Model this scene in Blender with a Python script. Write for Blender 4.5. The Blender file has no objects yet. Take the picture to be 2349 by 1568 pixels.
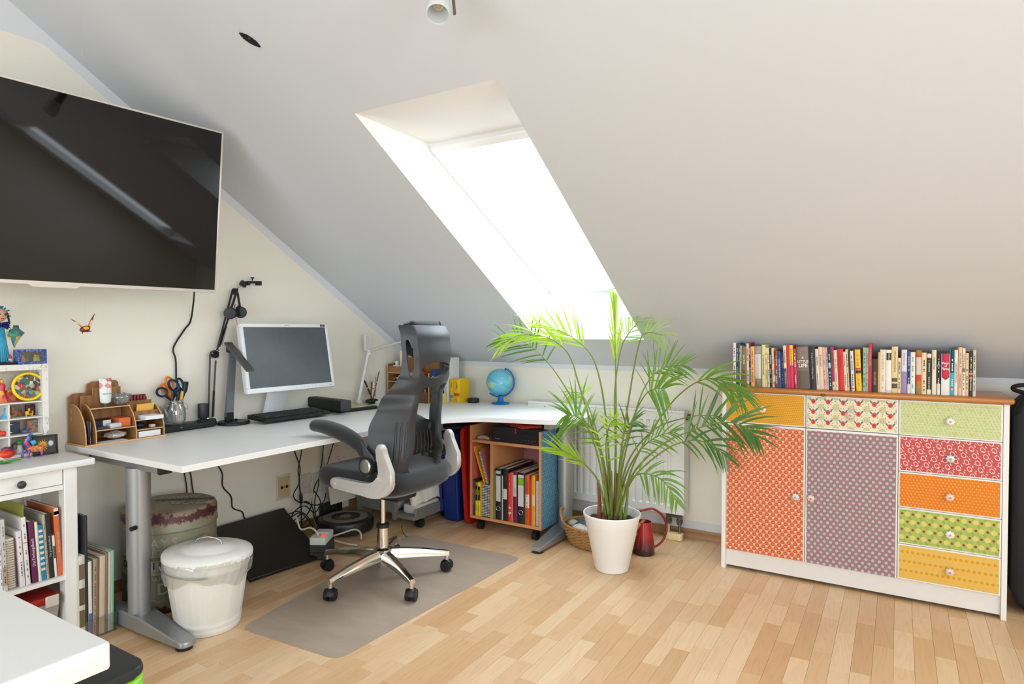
import bpy, bmesh, math, random
from mathutils import Vector, Matrix, Euler, noise as mnoise
R = random.Random(7)
PI = math.pi
SC = bpy.context.scene
COL = SC.collection
# ---------------------------------------------------------------- camera
cam_d = bpy.data.cameras.new('camera')
cam = bpy.data.objects.new('camera', cam_d)
COL.objects.link(cam)
cam_d.sensor_width = 36.0
cam_d.lens = 36.0 * 1455.82 / 2349
cam_d.clip_start = 0.02
cam.location = (3.050, -3.642, 1.200)
cam.rotation_euler = (PI / 2 - 0.0198, 0.0, 0.5473)
SC.camera = cam
# ---------------------------------------------------------------- world, lights, exposure
SC.view_settings.view_transform = 'Standard'
SC.view_settings.look = 'None'
SC.view_settings.gamma = 1.0
SC.view_settings.use_curve_mapping = False
SC.view_settings.exposure = 0.12
SC.cycles.max_bounces = 10
SC.cycles.diffuse_bounces = 4
SC.cycles.glossy_bounces = 4
SC.cycles.transmission_bounces = 6
SC.cycles.transparent_max_bounces = 12
SC.cycles.caustics_reflective = False
SC.cycles.caustics_refractive = False
SC.cycles.sample_clamp_indirect = 6.0
w = bpy.data.worlds.new('sky')
SC.world = w
w.use_nodes = True
bg = w.node_tree.nodes['Background']
bg.inputs[0].default_value = (0.84, 0.92, 1.0, 1)
bg.inputs[1].default_value = 4.0
def area(name, loc, rot, sx, sy, power, col=(1, 1, 1)):
	d = bpy.data.lights.new(name, 'AREA')
	d.shape = 'RECTANGLE'
	d.size = sx
	d.size_y = sy
	d.energy = power
	d.color = col
	o = bpy.data.objects.new(name, d)
	COL.objects.link(o)
	o.location = loc
	o.rotation_euler = rot
	return o
SL = math.atan(0.6142)      # roof pitch
KZ = 0.9775                 # knee wall height
RY = -3.30                  # ridge line
def slope(y):
	return KZ - 0.6142 * y
# daylight lamps at the windows; front, gable and balcony ones are added as fill
DAY = (0.80, 0.90, 1.0)
YFR = -6.60
area('daylight_skylight', (1.51, -0.74, 1.86), (-SL, 0, 0), 0.66, 1.25, 22, DAY)
area('daylight_right_window', (4.62, -1.15, slope(-1.15) + 0.06), (-SL, 0, 0), 0.66, 1.4, 14, DAY)
area('daylight_front_window', (1.55, -5.30, slope(-6.6 + 5.30) + 0.05), (SL, 0, 0), 1.3, 1.4, 14, DAY)  # added fill from behind the camera, no roof window known there
area('fill_light_front_b', (3.90, -5.30, slope(-6.6 + 5.30) + 0.05), (SL, 0, 0), 1.3, 1.4, 14, DAY)  # second added fill in the front slope, also without a known window
area('fill_light_right', (5.24, -3.75, 1.45), (0, PI / 2, 0), 1.5, 1.7, 62, DAY)  # added lamp inside the right wall, brightens the ceiling and left wall
area('fill_light_front_low', (2.60, YFR + 0.10, 0.66), (PI / 2, 0, 0), 3.0, 0.60, 62, DAY)  # added frontal fill for the back and left walls, source invented
# ---------------------------------------------------------------- materials
def lin(c):
	c = [x / 255.0 for x in c]
	return tuple(x / 12.92 if x <= 0.04045 else ((x + 0.055) / 1.055) ** 2.4 for x in c) + (1.0,)
MATS = {}
def nmat(name):
	m = bpy.data.materials.new(name)
	m.use_nodes = True
	nt = m.node_tree
	b = nt.nodes['Principled BSDF']
	return m, nt, b
def N(nt, typ, **kw):
	n = nt.nodes.new(typ)
	for k, v in kw.items():
		setattr(n, k, v)
	return n
def mth(nt, op, a, b=None, c=None, clamp=False):
	n = N(nt, 'ShaderNodeMath', operation=op)
	n.use_clamp = clamp
	for i, v in enumerate((a, b, c)):
		if v is None:
			continue
		if isinstance(v, (int, float)):
			n.inputs[i].default_value = v
		else:
			nt.links.new(v, n.inputs[i])
	return n.outputs[0]
def mixc(nt, f, a, b):
	n = N(nt, 'ShaderNodeMix', data_type='RGBA')
	for i, v in ((0, f), (6, a), (7, b)):
		if isinstance(v, (int, float)):
			n.inputs[i].default_value = v
		elif isinstance(v, tuple):
			n.inputs[i].default_value = v if len(v) == 4 else v + (1,)
		else:
			nt.links.new(v, n.inputs[i])
	return n.outputs[2]
def ramp(nt, fac, stops):
	n = N(nt, 'ShaderNodeValToRGB')
	e = n.color_ramp.elements
	while len(e) < len(stops):
		e.new(0.5)
	for el, (p, c) in zip(e, stops):
		el.position = p
		el.color = c
	nt.links.new(fac, n.inputs[0])
	return n.outputs[0]
def objco(nt, scale=None):
	t = N(nt, 'ShaderNodeTexCoord')
	if scale is None:
		return t.outputs['Object']
	mp = N(nt, 'ShaderNodeMapping')
	mp.inputs['Scale'].default_value = scale
	nt.links.new(t.outputs['Object'], mp.inputs[0])
	return mp.outputs[0]
def noisef(nt, vec, scale, detail=3, rough=0.5):
	n = N(nt, 'ShaderNodeTexNoise')
	n.inputs['Scale'].default_value = scale
	n.inputs['Detail'].default_value = detail
	n.inputs['Roughness'].default_value = rough
	if vec is not None:
		nt.links.new(vec, n.inputs['Vector'])
	return n.outputs['Fac']
def bump(nt, b, h, strength, dist=0.002):
	n = N(nt, 'ShaderNodeBump')
	n.inputs['Strength'].default_value = strength
	n.inputs['Distance'].default_value = dist
	nt.links.new(h, n.inputs['Height'])
	nt.links.new(n.outputs[0], b.inputs['Normal'])
def M(name, col, rough=0.5, metal=0.0, spec=0.5, var=0.06, vs=40, bmp=0.0, bs=300, trans=0.0, coat=0.0, ior=1.45, sheen=0.0):
	"""plain material: base colour with a little procedural variation"""
	if name in MATS:
		return MATS[name]
	m, nt, b = nmat(name)
	c = lin(col)
	if var > 0:
		f = noisef(nt, objco(nt), vs, 3)
		d = tuple(x * (1 - var) for x in c[:3]) + (1,)
		e = tuple(min(1, x * (1 + var)) for x in c[:3]) + (1,)
		nt.links.new(mixc(nt, f, d, e), b.inputs['Base Color'])
	else:
		b.inputs['Base Color'].default_value = c
	b.inputs['Roughness'].default_value = rough
	b.inputs['Metallic'].default_value = metal
	b.inputs['Specular IOR Level'].default_value = spec
	b.inputs['IOR'].default_value = ior
	b.inputs['Transmission Weight'].default_value = trans
	b.inputs['Coat Weight'].default_value = coat
	b.inputs['Sheen Weight'].default_value = sheen
	if bmp > 0:
		bump(nt, b, noisef(nt, objco(nt), bs, 4), bmp)
	MATS[name] = m
	return m
def C(col, rough=0.55, **kw):
	"""material for a flat colour, named by the colour"""
	return M('paint_%02x%02x%02x_%d' % (col[0], col[1], col[2], int(rough * 100)), col, rough, **kw)
def wood(name, c1, c2, scale=(3, 40, 40), rough=0.45, dist=3.0, ws=2.0, coat=0.0):
	if name in MATS:
		return MATS[name]
	m, nt, b = nmat(name)
	v = objco(nt, scale)
	wv = N(nt, 'ShaderNodeTexWave', wave_type='BANDS', bands_direction='Y')
	wv.inputs['Scale'].default_value = ws
	wv.inputs['Distortion'].default_value = dist
	wv.inputs['Detail'].default_value = 3
	nt.links.new(v, wv.inputs['Vector'])
	f = mth(nt, 'ADD', mth(nt, 'MULTIPLY', wv.outputs['Fac'], 0.5), mth(nt, 'MULTIPLY', noisef(nt, v, 3, 5), 0.5))
	nt.links.new(mixc(nt, f, lin(c1), lin(c2)), b.inputs['Base Color'])
	b.inputs['Roughness'].default_value = rough
	b.inputs['Coat Weight'].default_value = coat
	MATS[name] = m
	return m
def glass(name, tint=(1, 1, 1), gloss=0.12, rough=0.02, opac=0.0, col=(255, 255, 255)):
	"""thin clear sheet: lets light straight through, with a reflection and an optional slight body colour"""
	if name in MATS:
		return MATS[name]
	m = bpy.data.materials.new(name)
	m.use_nodes = True
	nt = m.node_tree
	nt.nodes.clear()
	out = N(nt, 'ShaderNodeOutputMaterial')
	tr = N(nt, 'ShaderNodeBsdfTransparent')
	tr.inputs[0].default_value = tint + (1,)
	gl = N(nt, 'ShaderNodeBsdfGlossy')
	gl.inputs['Roughness'].default_value = rough
	lw = N(nt, 'ShaderNodeLayerWeight')
	lw.inputs['Blend'].default_value = 0.35
	mx = N(nt, 'ShaderNodeMixShader')
	nt.links.new(mth(nt, 'MULTIPLY_ADD', lw.outputs['Facing'], 0.5, gloss, clamp=True), mx.inputs[0])
	nt.links.new(tr.outputs[0], mx.inputs[1])
	nt.links.new(gl.outputs[0], mx.inputs[2])
	res = mx.outputs[0]
	if opac > 0:
		df = N(nt, 'ShaderNodeBsdfDiffuse')
		df.inputs[0].default_value = lin(col)
		m2 = N(nt, 'ShaderNodeMixShader')
		m2.inputs[0].default_value = opac
		nt.links.new(res, m2.inputs[1])
		nt.links.new(df.outputs[0], m2.inputs[2])
		res = m2.outputs[0]
	nt.links.new(res, out.inputs[0])
	MATS[name] = m
	return m
# ---------------------------------------------------------------- geometry collector
def frame_of(d):
	d = d.normalized()
	a = Vector((0, 0, 1)) if abs(d.z) < 0.95 else Vector((1, 0, 0))
	u = d.cross(a).normalized()
	return u, d.cross(u).normalized()
class G:
	def __init__(s):
		s.bm = bmesh.new()
		s.mi = 0
		s.T = None
	def V(s, p):
		p = Vector(p)
		return s.bm.verts.new(s.T @ p if s.T else p)
	def F(s, vs):
		try:
			f = s.bm.faces.new(vs)
			f.material_index = s.mi
			return f
		except ValueError:
			return None
	def poly(s, pts):
		return s.F([s.V(p) for p in pts])
	def box(s, a, b, bev=0.0, seg=1):
		x0, y0, z0 = a
		x1, y1, z1 = b
		v = [s.V(p) for p in ((x0, y0, z0), (x1, y0, z0), (x1, y1, z0), (x0, y1, z0), (x0, y0, z1), (x1, y0, z1), (x1, y1, z1), (x0, y1, z1))]
		fs = [s.F([v[i] for i in q]) for q in ((3, 2, 1, 0), (4, 5, 6, 7), (0, 1, 5, 4), (1, 2, 6, 5), (2, 3, 7, 6), (3, 0, 4, 7))]
		if bev > 0:
			es = list({e for f in fs for e in f.edges})
			r = bmesh.ops.bevel(s.bm, geom=es, offset=bev, segments=seg, affect='EDGES', profile=0.5)
			for f in r['faces']:
				f.material_index = s.mi
		return s
	def ring(s, c, u, v, r, n, ph=0.0):
		return [s.V(c + u * (r * math.cos(2 * PI * i / n + ph)) + v * (r * math.sin(2 * PI * i / n + ph))) for i in range(n)]
	def skin(s, rings, closed=False, cap=True):
		n = len(rings[0])
		k = len(rings)
		for a in range(k if closed else k - 1):
			p, q = rings[a], rings[(a + 1) % k]
			for i in range(n):
				s.F([p[i], p[(i + 1) % n], q[(i + 1) % n], q[i]])
		if cap and not closed:
			s.F(list(reversed(rings[0])))
			s.F(rings[-1])
	def cyl(s, p, q, r, r2=None, n=16, cap=True):
		p, q = Vector(p), Vector(q)
		u, v = frame_of(q - p)
		s.skin([s.ring(p, v, u, r, n), s.ring(q, v, u, r if r2 is None else r2, n)], cap=cap)
		return s
	def tube(s, pts, r, n=8, closed=False, flat=1.0, up=None):
		pts = [Vector(p) for p in pts]
		k = len(pts)
		rings = []
		u = None
		for i in range(k):
			if closed:
				d = pts[(i + 1) % k] - pts[i - 1]
			else:
				d = pts[min(i + 1, k - 1)] - pts[max(i - 1, 0)]
			if d.length < 1e-9:
				d = Vector((0, 0, 1))
			d.normalize()
			if up is not None:
				u = Vector(up)
				u = (u - d * u.dot(d))
				u.normalize()
			elif u is None:
				u, _ = frame_of(d)
			else:
				u = u - d * u.dot(d)
				if u.length < 1e-6:
					u, _ = frame_of(d)
				u.normalize()
			vv = d.cross(u)
			rr = r[i] if isinstance(r, (list, tuple)) else r
			rings.append([s.V(pts[i] + u * (rr * flat * math.cos(2 * PI * j / n)) + vv * (rr * math.sin(2 * PI * j / n))) for j in range(n)])
		s.skin(rings, closed=closed)
		return s
	def lathe(s, prof, c=(0, 0, 0), n=32, a0=0.0, a1=2 * PI, sx=1.0, sy=1.0):
		"""prof: list of (r, z); closed top/bottom when r == 0"""
		c = Vector(c)
		full = abs(a1 - a0 - 2 * PI) < 1e-6
		m = n if full else n + 1
		rings = []
		for r, z in prof:
			if r <= 1e-7:
				rings.append([s.V(c + Vector((0, 0, z)))])
			else:
				rings.append([s.V(c + Vector((r * sx * math.cos(a0 + (a1 - a0) * i / n), r * sy * math.sin(a0 + (a1 - a0) * i / n), z))) for i in range(m)])
		for p, q in zip(rings, rings[1:]):
			for i in range(n):
				j = (i + 1) % m
				if len(p) == 1 and len(q) == 1:
					continue
				if len(p) == 1:
					s.F([p[0], q[j], q[i]])
				elif len(q) == 1:
					s.F([p[i], p[j], q[0]])
				else:
					s.F([p[i], p[j], q[j], q[i]])
		return s
	def ball(s, c, r, n=16, m=10):
		if isinstance(r, (int, float)):
			r = (r, r, r)
		prof = [(math.sin(PI * i / m), -math.cos(PI * i / m)) for i in range(m + 1)]
		prof[0] = (0, -1)
		prof[-1] = (0, 1)
		c = Vector(c)
		rings = []
		for rr, z in prof:
			if rr < 1e-6:
				rings.append([s.V(c + Vector((0, 0, z * r[2])))])
			else:
				rings.append([s.V(c + Vector((rr * r[0] * math.cos(2 * PI * i / n), rr * r[1] * math.sin(2 * PI * i / n), z * r[2]))) for i in range(n)])
		for p, q in zip(rings, rings[1:]):
			for i in range(n):
				j = (i + 1) % n
				if len(p) == 1:
					s.F([p[0], q[j], q[i]])
				elif len(q) == 1:
					s.F([p[i], p[j], q[0]])
				else:
					s.F([p[i], p[j], q[j], q[i]])
		return s
	def prism(s, pts, axis, a, b, bev=0.0, seg=2):
		"""polygon pts (2-D) extruded along axis 0/1/2 from a to b"""
		def mk(p, t):
			if axis == 0:
				return (t, p[0], p[1])
			if axis == 1:
				return (p[0], t, p[1])
			return (p[0], p[1], t)
		lo = [s.V(mk(p, a)) for p in pts]
		hi = [s.V(mk(p, b)) for p in pts]
		n = len(pts)
		fs = [s.F(list(reversed(lo))), s.F(hi)]
		for i in range(n):
			fs.append(s.F([lo[i], lo[(i + 1) % n], hi[(i + 1) % n], hi[i]]))
		if bev > 0:
			es = list({e for f in fs[:2] for e in f.edges})
			r = bmesh.ops.bevel(s.bm, geom=es, offset=bev, segments=seg, affect='EDGES', profile=0.5)
			for f in r['faces']:
				f.material_index = s.mi
		return s
	def grid(s, fn, nu, nv, closed_u=False):
		vs = [[s.V(fn(i / (nu if closed_u else nu - 1), j / (nv - 1))) for i in range(nu)] for j in range(nv)]
		for j in range(nv - 1):
			for i in range(nu if closed_u else nu - 1):
				s.F([vs[j][i], vs[j][(i + 1) % nu], vs[j + 1][(i + 1) % nu], vs[j + 1][i]])
		return s
	def solid(s, t):
		"""give every face thickness (inwards along normals)"""
		bmesh.ops.recalc_face_normals(s.bm, faces=s.bm.faces)
		bmesh.ops.solidify(s.bm, geom=list(s.bm.faces), thickness=t)
		return s
	def xf(s, m):
		bmesh.ops.transform(s.bm, matrix=m, verts=s.bm.verts)
		return s
	def obj(s, name, mat, parent=None, ang=40, subd=0, fix=True, base=None):
		bm = s.bm
		if fix:
			bmesh.ops.recalc_face_normals(bm, faces=bm.faces)
		me = bpy.data.meshes.new(name)
		o = bpy.data.objects.new(name, me)
		if parent is not None:
			base = WL[parent]
			o.parent = parent
		elif base is None:
			xs = [v.co for v in bm.verts]
			base = Vector(((min(c.x for c in xs) + max(c.x for c in xs)) / 2, (min(c.y for c in xs) + max(c.y for c in xs)) / 2, min(c.z for c in xs)))
			o.location = base
		else:
			base = Vector(base)
			o.location = base
		WL[o] = Vector(base)
		bmesh.ops.translate(bm, vec=-Vector(base), verts=bm.verts)
		bm.to_mesh(me)
		bm.free()
		for mm in (mat if isinstance(mat, (list, tuple)) else [mat]):
			me.materials.append(mm)
		if ang:
			me.shade_smooth()
			if ang < 180:
				me.set_sharp_from_angle(angle=math.radians(ang))
		if subd:
			md = o.modifiers.new('subsurf', 'SUBSURF')
			md.levels = md.render_levels = subd
		COL.objects.link(o)
		return o
WL = {}
def thing(name, label, cat, loc, group=None):
	o = bpy.data.objects.new(name, None)
	o.empty_display_size = 0.05
	COL.objects.link(o)
	o.location = loc
	WL[o] = Vector(loc)
	return tag(o, label, cat, group)
def tag(o, label=None, cat=None, group=None):
	if label:
		o['label'] = label
	if cat:
		o['category'] = cat
	if group:
		o['group'] = group
	return o
def struct(o):
	o['kind'] = 'structure'
	return o
def stuff(o):
	o['kind'] = 'stuff'
	return o
def spin(o, rx=0, ry=0, rz=0):
	o.rotation_euler = (rx, ry, rz)
	return o
def dup(root, loc, label=None, group=None):
	r = root.copy()
	COL.objects.link(r)
	r.location = loc
	WL[r] = Vector(loc)
	if label:
		r['label'] = label
	if group:
		r['group'] = group
	for ch in list(root.children):
		c = ch.copy()
		COL.objects.link(c)
		c.parent = r
		for g in ch.children:
			d = g.copy()
			COL.objects.link(d)
			d.parent = c
	return r
def text(name, s, size, mat, parent, origin, right, up, ext=0.0004, align='CENTER', sx=1.0, bold=False):
	"""flat lettering as a mesh: origin = centre of the line, right / up = world directions"""
	cu = bpy.data.curves.new(name, 'FONT')
	cu.body = s
	cu.size = size
	cu.align_x = align
	cu.align_y = 'CENTER'
	cu.extrude = ext
	cu.resolution_u = 2
	if bold:
		cu.offset = size * 0.02
	t = bpy.data.objects.new(name, cu)
	COL.objects.link(t)
	dg = bpy.context.evaluated_depsgraph_get()
	me = bpy.data.meshes.new_from_object(t.evaluated_get(dg))
	bpy.data.objects.remove(t)
	bpy.data.curves.remove(cu)
	r = Vector(right).normalized()
	u = Vector(up).normalized()
	n = r.cross(u)
	mtx = Matrix(((r.x * sx, u.x, n.x, origin[0]), (r.y * sx, u.y, n.y, origin[1]), (r.z * sx, u.z, n.z, origin[2]), (0, 0, 0, 1)))
	me.transform(mtx)
	me.transform(Matrix.Translation(-WL[parent]))
	me.materials.clear()
	me.materials.append(mat)
	me.name = name
	o = bpy.data.objects.new(name, me)
	o.parent = parent
	WL[o] = WL[parent].copy()
	COL.objects.link(o)
	return o
def arc(cx, cy, r, a0, a1, n):
	return [(cx + r * math.cos(math.radians(a0 + (a1 - a0) * i / n)), cy + r * math.sin(math.radians(a0 + (a1 - a0) * i / n))) for i in range(n + 1)]
def rrect(x0, y0, x1, y1, r, n=4):
	return arc(x1 - r, y0 + r, r, -90, 0, n) + arc(x1 - r, y1 - r, r, 0, 90, n) + arc(x0 + r, y1 - r, r, 90, 180, n) + arc(x0 + r, y0 + r, r, 180, 270, n)
def spline(pts, n=8, closed=False):
	"""Catmull-Rom through pts"""
	P = [Vector(p) for p in pts]
	k = len(P)
	out = []
	segs = k if closed else k - 1
	for i in range(segs):
		p0 = P[(i - 1) % k] if closed or i > 0 else P[0]
		p1 = P[i]
		p2 = P[(i + 1) % k]
		p3 = P[(i + 2) % k] if closed or i + 2 < k else P[-1]
		for j in range(n):
			t = j / n
			out.append(0.5 * ((2 * p1) + (p2 - p0) * t + (2 * p0 - 5 * p1 + 4 * p2 - p3) * t * t + (3 * p1 - p0 - 3 * p2 + p3) * t ** 3))
	if not closed:
		out.append(P[-1])
	return out
WHITE = M('white_lacquer', (232, 230, 224), 0.35, var=0.02)
BLACK = M('black_plastic', (26, 26, 27), 0.42, var=0.1)
CHROME = M('chrome', (225, 222, 218), 0.12, 1.0, var=0.0)
STEEL = M('brushed_steel', (160, 158, 152), 0.32, 1.0, var=0.05)
GREYMET = M('silver_paint', (158, 160, 160), 0.38, 0.55, var=0.03)
PAPER = M('paper_pages', (228, 220, 200), 0.8, var=0.08, vs=200)
# ================================================================ room
WALLC = M('wall_cream_paint', (240, 234, 219), 0.85, var=0.015, vs=3, bmp=0.03, bs=500)
WALLW = M('wall_white_paint', (222, 223, 225), 0.85, var=0.015, vs=3, bmp=0.03, bs=500)
CEIL = M('ceiling_white_paint', (207, 210, 214), 0.88, var=0.012, vs=2, bmp=0.03, bs=400)
SHAFT = M('shaft_white_paint', (245, 244, 242), 0.8, var=0.01)
XR = 5.3     # right wall
YF = -6.60   # front knee wall
def sl2(y):
	return slope(y) if y > RY else slope(YF - y)
# left wall: cream up to 2.386 m, white above and in a 5 cm strip along the slope
g = G()
zc = 2.386
yb = -(zc + 0.055 - KZ) / 0.6142
yb2 = YF - yb
g.mi = 0
cream = [(0, 0.0, 0), (0, 0.0, KZ - 0.055), (0, yb, zc), (0, yb2, zc), (0, YF, KZ - 0.055), (0, YF, 0)]
g.poly(cream)
g.mi = 1
g.poly([(0, 0, KZ - 0.055), (0, 0, KZ), (0, RY, slope(RY)), (0, yb, zc)])
g.poly([(0, RY, slope(RY)), (0, YF, KZ), (0, YF, KZ - 0.055), (0, yb2, zc)])
g.poly([(0, yb, zc), (0, RY, slope(RY)), (0, yb2, zc)])
struct(g.obj('wall_left', [WALLC, WALLW], ang=0, base=(0, -3.3, 0)))
g = G()
g.poly([(XR, 0, 0), (XR, 0, KZ), (XR, RY, slope(RY)), (XR, YF, KZ), (XR, YF, 0)])
struct(g.obj('wall_right', WALLC, ang=0, base=(XR, -3.3, 0)))
g = G()
g.mi = 0
g.poly([(0, 0, 0.10), (XR, 0, 0.10), (XR, 0, KZ - 0.03), (0, 0, KZ - 0.03)])
g.mi = 1
g.poly([(0, 0, 0), (XR, 0, 0), (XR, 0, 0.10), (0, 0, 0.10)])
g.poly([(0, 0, KZ - 0.03), (XR, 0, KZ - 0.03), (XR, 0, KZ), (0, 0, KZ)])
struct(g.obj('wall_back', [WALLC, WALLW], ang=0, base=(2.6, 0, 0)))
g = G()
g.poly([(0, YF, 0), (0, YF, KZ), (XR, YF, KZ), (XR, YF, 0)])
struct(g.obj('wall_front', WALLC, ang=0, base=(2.6, YF, 0)))
# sloped ceilings with the roof window openings left open
def ceil_side(name, holes, f):
	g = G()
	xs = sorted({0, XR} | {h[0] for h in holes} | {h[1] for h in holes})
	ys = sorted({0, RY} | {h[2] for h in holes} | {h[3] for h in holes})
	for x0, x1 in zip(xs, xs[1:]):
		for y0, y1 in zip(ys, ys[1:]):
			mx, my = (x0 + x1) / 2, (y0 + y1) / 2
			if any(h[0] < mx < h[1] and h[2] < my < h[3] for h in holes):
				continue
			g.poly([(x0, f(y0), slope(y0)), (x1, f(y0), slope(y0)), (x1, f(y1), slope(y1)), (x0, f(y1), slope(y1))])
	return struct(g.obj(name, CEIL, ang=0, base=(2.6, f(-1.6), KZ)))
HX0, HX1, HYB, HYT = 1.171, 1.849, -0.271, -1.776
ceil_side('ceiling', [(HX0, HX1, HYT, HYB), (4.28, 4.96, -1.85, -0.45)], lambda y: y)
ceil_side('ceiling', [(0.85, 2.25, -2.0, -0.6), (3.2, 4.6, -2.0, -0.6)], lambda y: YF - y)
# roof window 1: reveal, frame, pane, vent bar
def skylight(k, x0, x1, ob, ot, ib, it, frame_t=0.045, mirror=False, bar=True):
	"""ob/ot = (y, z) of opening bottom/top at the ceiling, ib/it = of the window itself"""
	f = (lambda y: YF - y) if mirror else (lambda y: y)
	g = G()
	o = [(x0, f(ob[0]), ob[1]), (x1, f(ob[0]), ob[1]), (x1, f(ot[0]), ot[1]), (x0, f(ot[0]), ot[1])]
	i = [(x0, f(ib[0]), ib[1]), (x1, f(ib[0]), ib[1]), (x1, f(it[0]), it[1]), (x0, f(it[0]), it[1])]
	for a in range(4):
		b = (a + 1) % 4
		g.poly([o[a], o[b], i[b], i[a]])
	root = struct(g.obj('window_%d' % k, SHAFT, ang=0, base=((x0 + x1) / 2, f(ob[0]), ob[1])))
	B = Vector((0, f(ib[0]), ib[1]))
	T = Vector((0, f(it[0]), it[1]))
	d = (T - B)
	L = d.length
	d.normalize()
	n = Vector((0, -d.z, d.y))
	if n.z < 0:
		n = -n
	mtx = Matrix(((1, 0, 0, x0), (0, d.y, n.y, B.y), (0, d.z, n.z, B.z), (0, 0, 0, 1)))
	W = x1 - x0
	t = frame_t
	g = G()
	g.T = mtx
	g.box((0, 0, -0.03), (W, t, 0.03), 0.004)
	g.box((0, L - t, -0.03), (W, L, 0.03), 0.004)
	g.box((0, t, -0.03), (t, L - t, 0.03), 0.004)
	g.box((W - t, t, -0.03), (W, L - t, 0.03), 0.004)
	fr = struct(g.obj('window_frame', M('window_frame_white', (240, 240, 238), 0.4, var=0.01), root))
	g = G()
	g.T = mtx
	g.box((t, t, -0.004), (W - t, L - t, 0.004))
	struct(g.obj('pane', glass('window_glass', (0.97, 0.98, 0.98), 0.05), root))
	if bar:
		g = G()
		g.T = mtx
		g.box((t + 0.25, t + 0.002, -0.050), (W - t - 0.02, t + 0.030, -0.030), 0.004)
		g.box((t + 0.40, t + 0.004, -0.072), (W - t - 0.10, t + 0.026, -0.050), 0.004)
		struct(g.obj('window_handle', M('window_handle_grey', (205, 205, 203), 0.35, var=0.01), root))
	return root
skylight(1, HX0, HX1, (HYB, slope(HYB)), (HYT, slope(HYT)), (-0.079, 1.451), (-1.293, 2.065))
skylight(2, 4.28, 4.96, (-0.45, slope(-0.45)), (-1.85, slope(-1.85)), (-0.40, slope(-0.40) + 0.14), (-1.78, slope(-1.78) + 0.14), bar=False)
skylight(3, 0.85, 2.25, (-0.6, slope(-0.6)), (-2.0, slope(-2.0)), (-0.55, slope(-0.55) + 0.14), (-1.93, slope(-1.93) + 0.14), mirror=True, bar=False)  # invented roof window, placed for the added front fill
skylight(4, 3.2, 4.6, (-0.6, slope(-0.6)), (-2.0, slope(-2.0)), (-0.55, slope(-0.55) + 0.14), (-1.93, slope(-1.93) + 0.14), mirror=True, bar=False)  # its made-up twin, for the second front fill
# invented low window in the front wall, dressing the added fill light
g = G()
for a, b in (((1.05, YF + 0.004, 0.30), (4.15, YF + 0.05, 0.36)), ((1.05, YF + 0.004, 0.92), (4.15, YF + 0.05, 0.97)), ((1.05, YF + 0.004, 0.36), (1.11, YF + 0.05, 0.92)), ((4.09, YF + 0.004, 0.36), (4.15, YF + 0.05, 0.92)), ((2.57, YF + 0.004, 0.36), (2.63, YF + 0.05, 0.92))):
	g.box(a, b, 0.004)
w6 = struct(g.obj('window_6', M('window_frame_white', (240, 240, 238), 0.4, var=0.01)))
g = G()
g.box((1.10, YF + 0.016, 0.35), (4.10, YF + 0.022, 0.93))
struct(g.obj('pane', M('milky_pane', (240, 244, 248), 0.3, var=0.01), w6))
# added right-wall window, built round the unseen fill light
g = G()
for a, b in (((XR - 0.05, -4.65, 0.65), (XR - 0.004, -2.85, 0.72)), ((XR - 0.05, -4.65, 2.18), (XR - 0.004, -2.85, 2.25)), ((XR - 0.05, -4.65, 0.72), (XR - 0.004, -4.58, 2.18)), ((XR - 0.05, -2.92, 0.72), (XR - 0.004, -2.85, 2.18)), ((XR - 0.05, -3.79, 0.72), (XR - 0.004, -3.71, 2.18))):
	g.box(a, b, 0.004)
w5 = struct(g.obj('window_5', M('window_frame_white', (240, 240, 238), 0.4, var=0.01)))
g = G()
g.box((XR - 0.022, -4.60, 0.70), (XR - 0.016, -2.90, 2.20))
struct(g.obj('pane', M('milky_pane', (240, 244, 248), 0.3, var=0.01), w5))
# baseboards (beech, rounded top)
BB = wood('baseboard_beech', (176, 132, 88), (160, 116, 74), (2, 30, 30))
def board(name, a, b):
	g = G()
	prof = [(0, 0), (0.016, 0), (0.016, 0.012), (0.010, 0.020), (0.010, 0.034), (0.013, 0.042), (0.009, 0.052), (0, 0.052)]
	a, b = Vector(a), Vector(b)
	d = (b - a).normalized()
	n = Vector((0, 0, 1)).cross(d)
	lo = [g.V(a + n * p[0] + Vector((0, 0, p[1]))) for p in prof]
	hi = [g.V(b + n * p[0] + Vector((0, 0, p[1]))) for p in prof]
	for i in range(len(prof)):
		j = (i + 1) % len(prof)
		g.F([lo[i], lo[j], hi[j], hi[i]])
	g.F(lo)
	g.F(hi)
	return struct(g.obj(name, BB, ang=50))
board('baseboard_back', (XR, -0.0005, 0), (0, -0.0005, 0))
board('baseboard_left', (0.0005, -0.02, 0), (0.0005, YF, 0))
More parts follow.
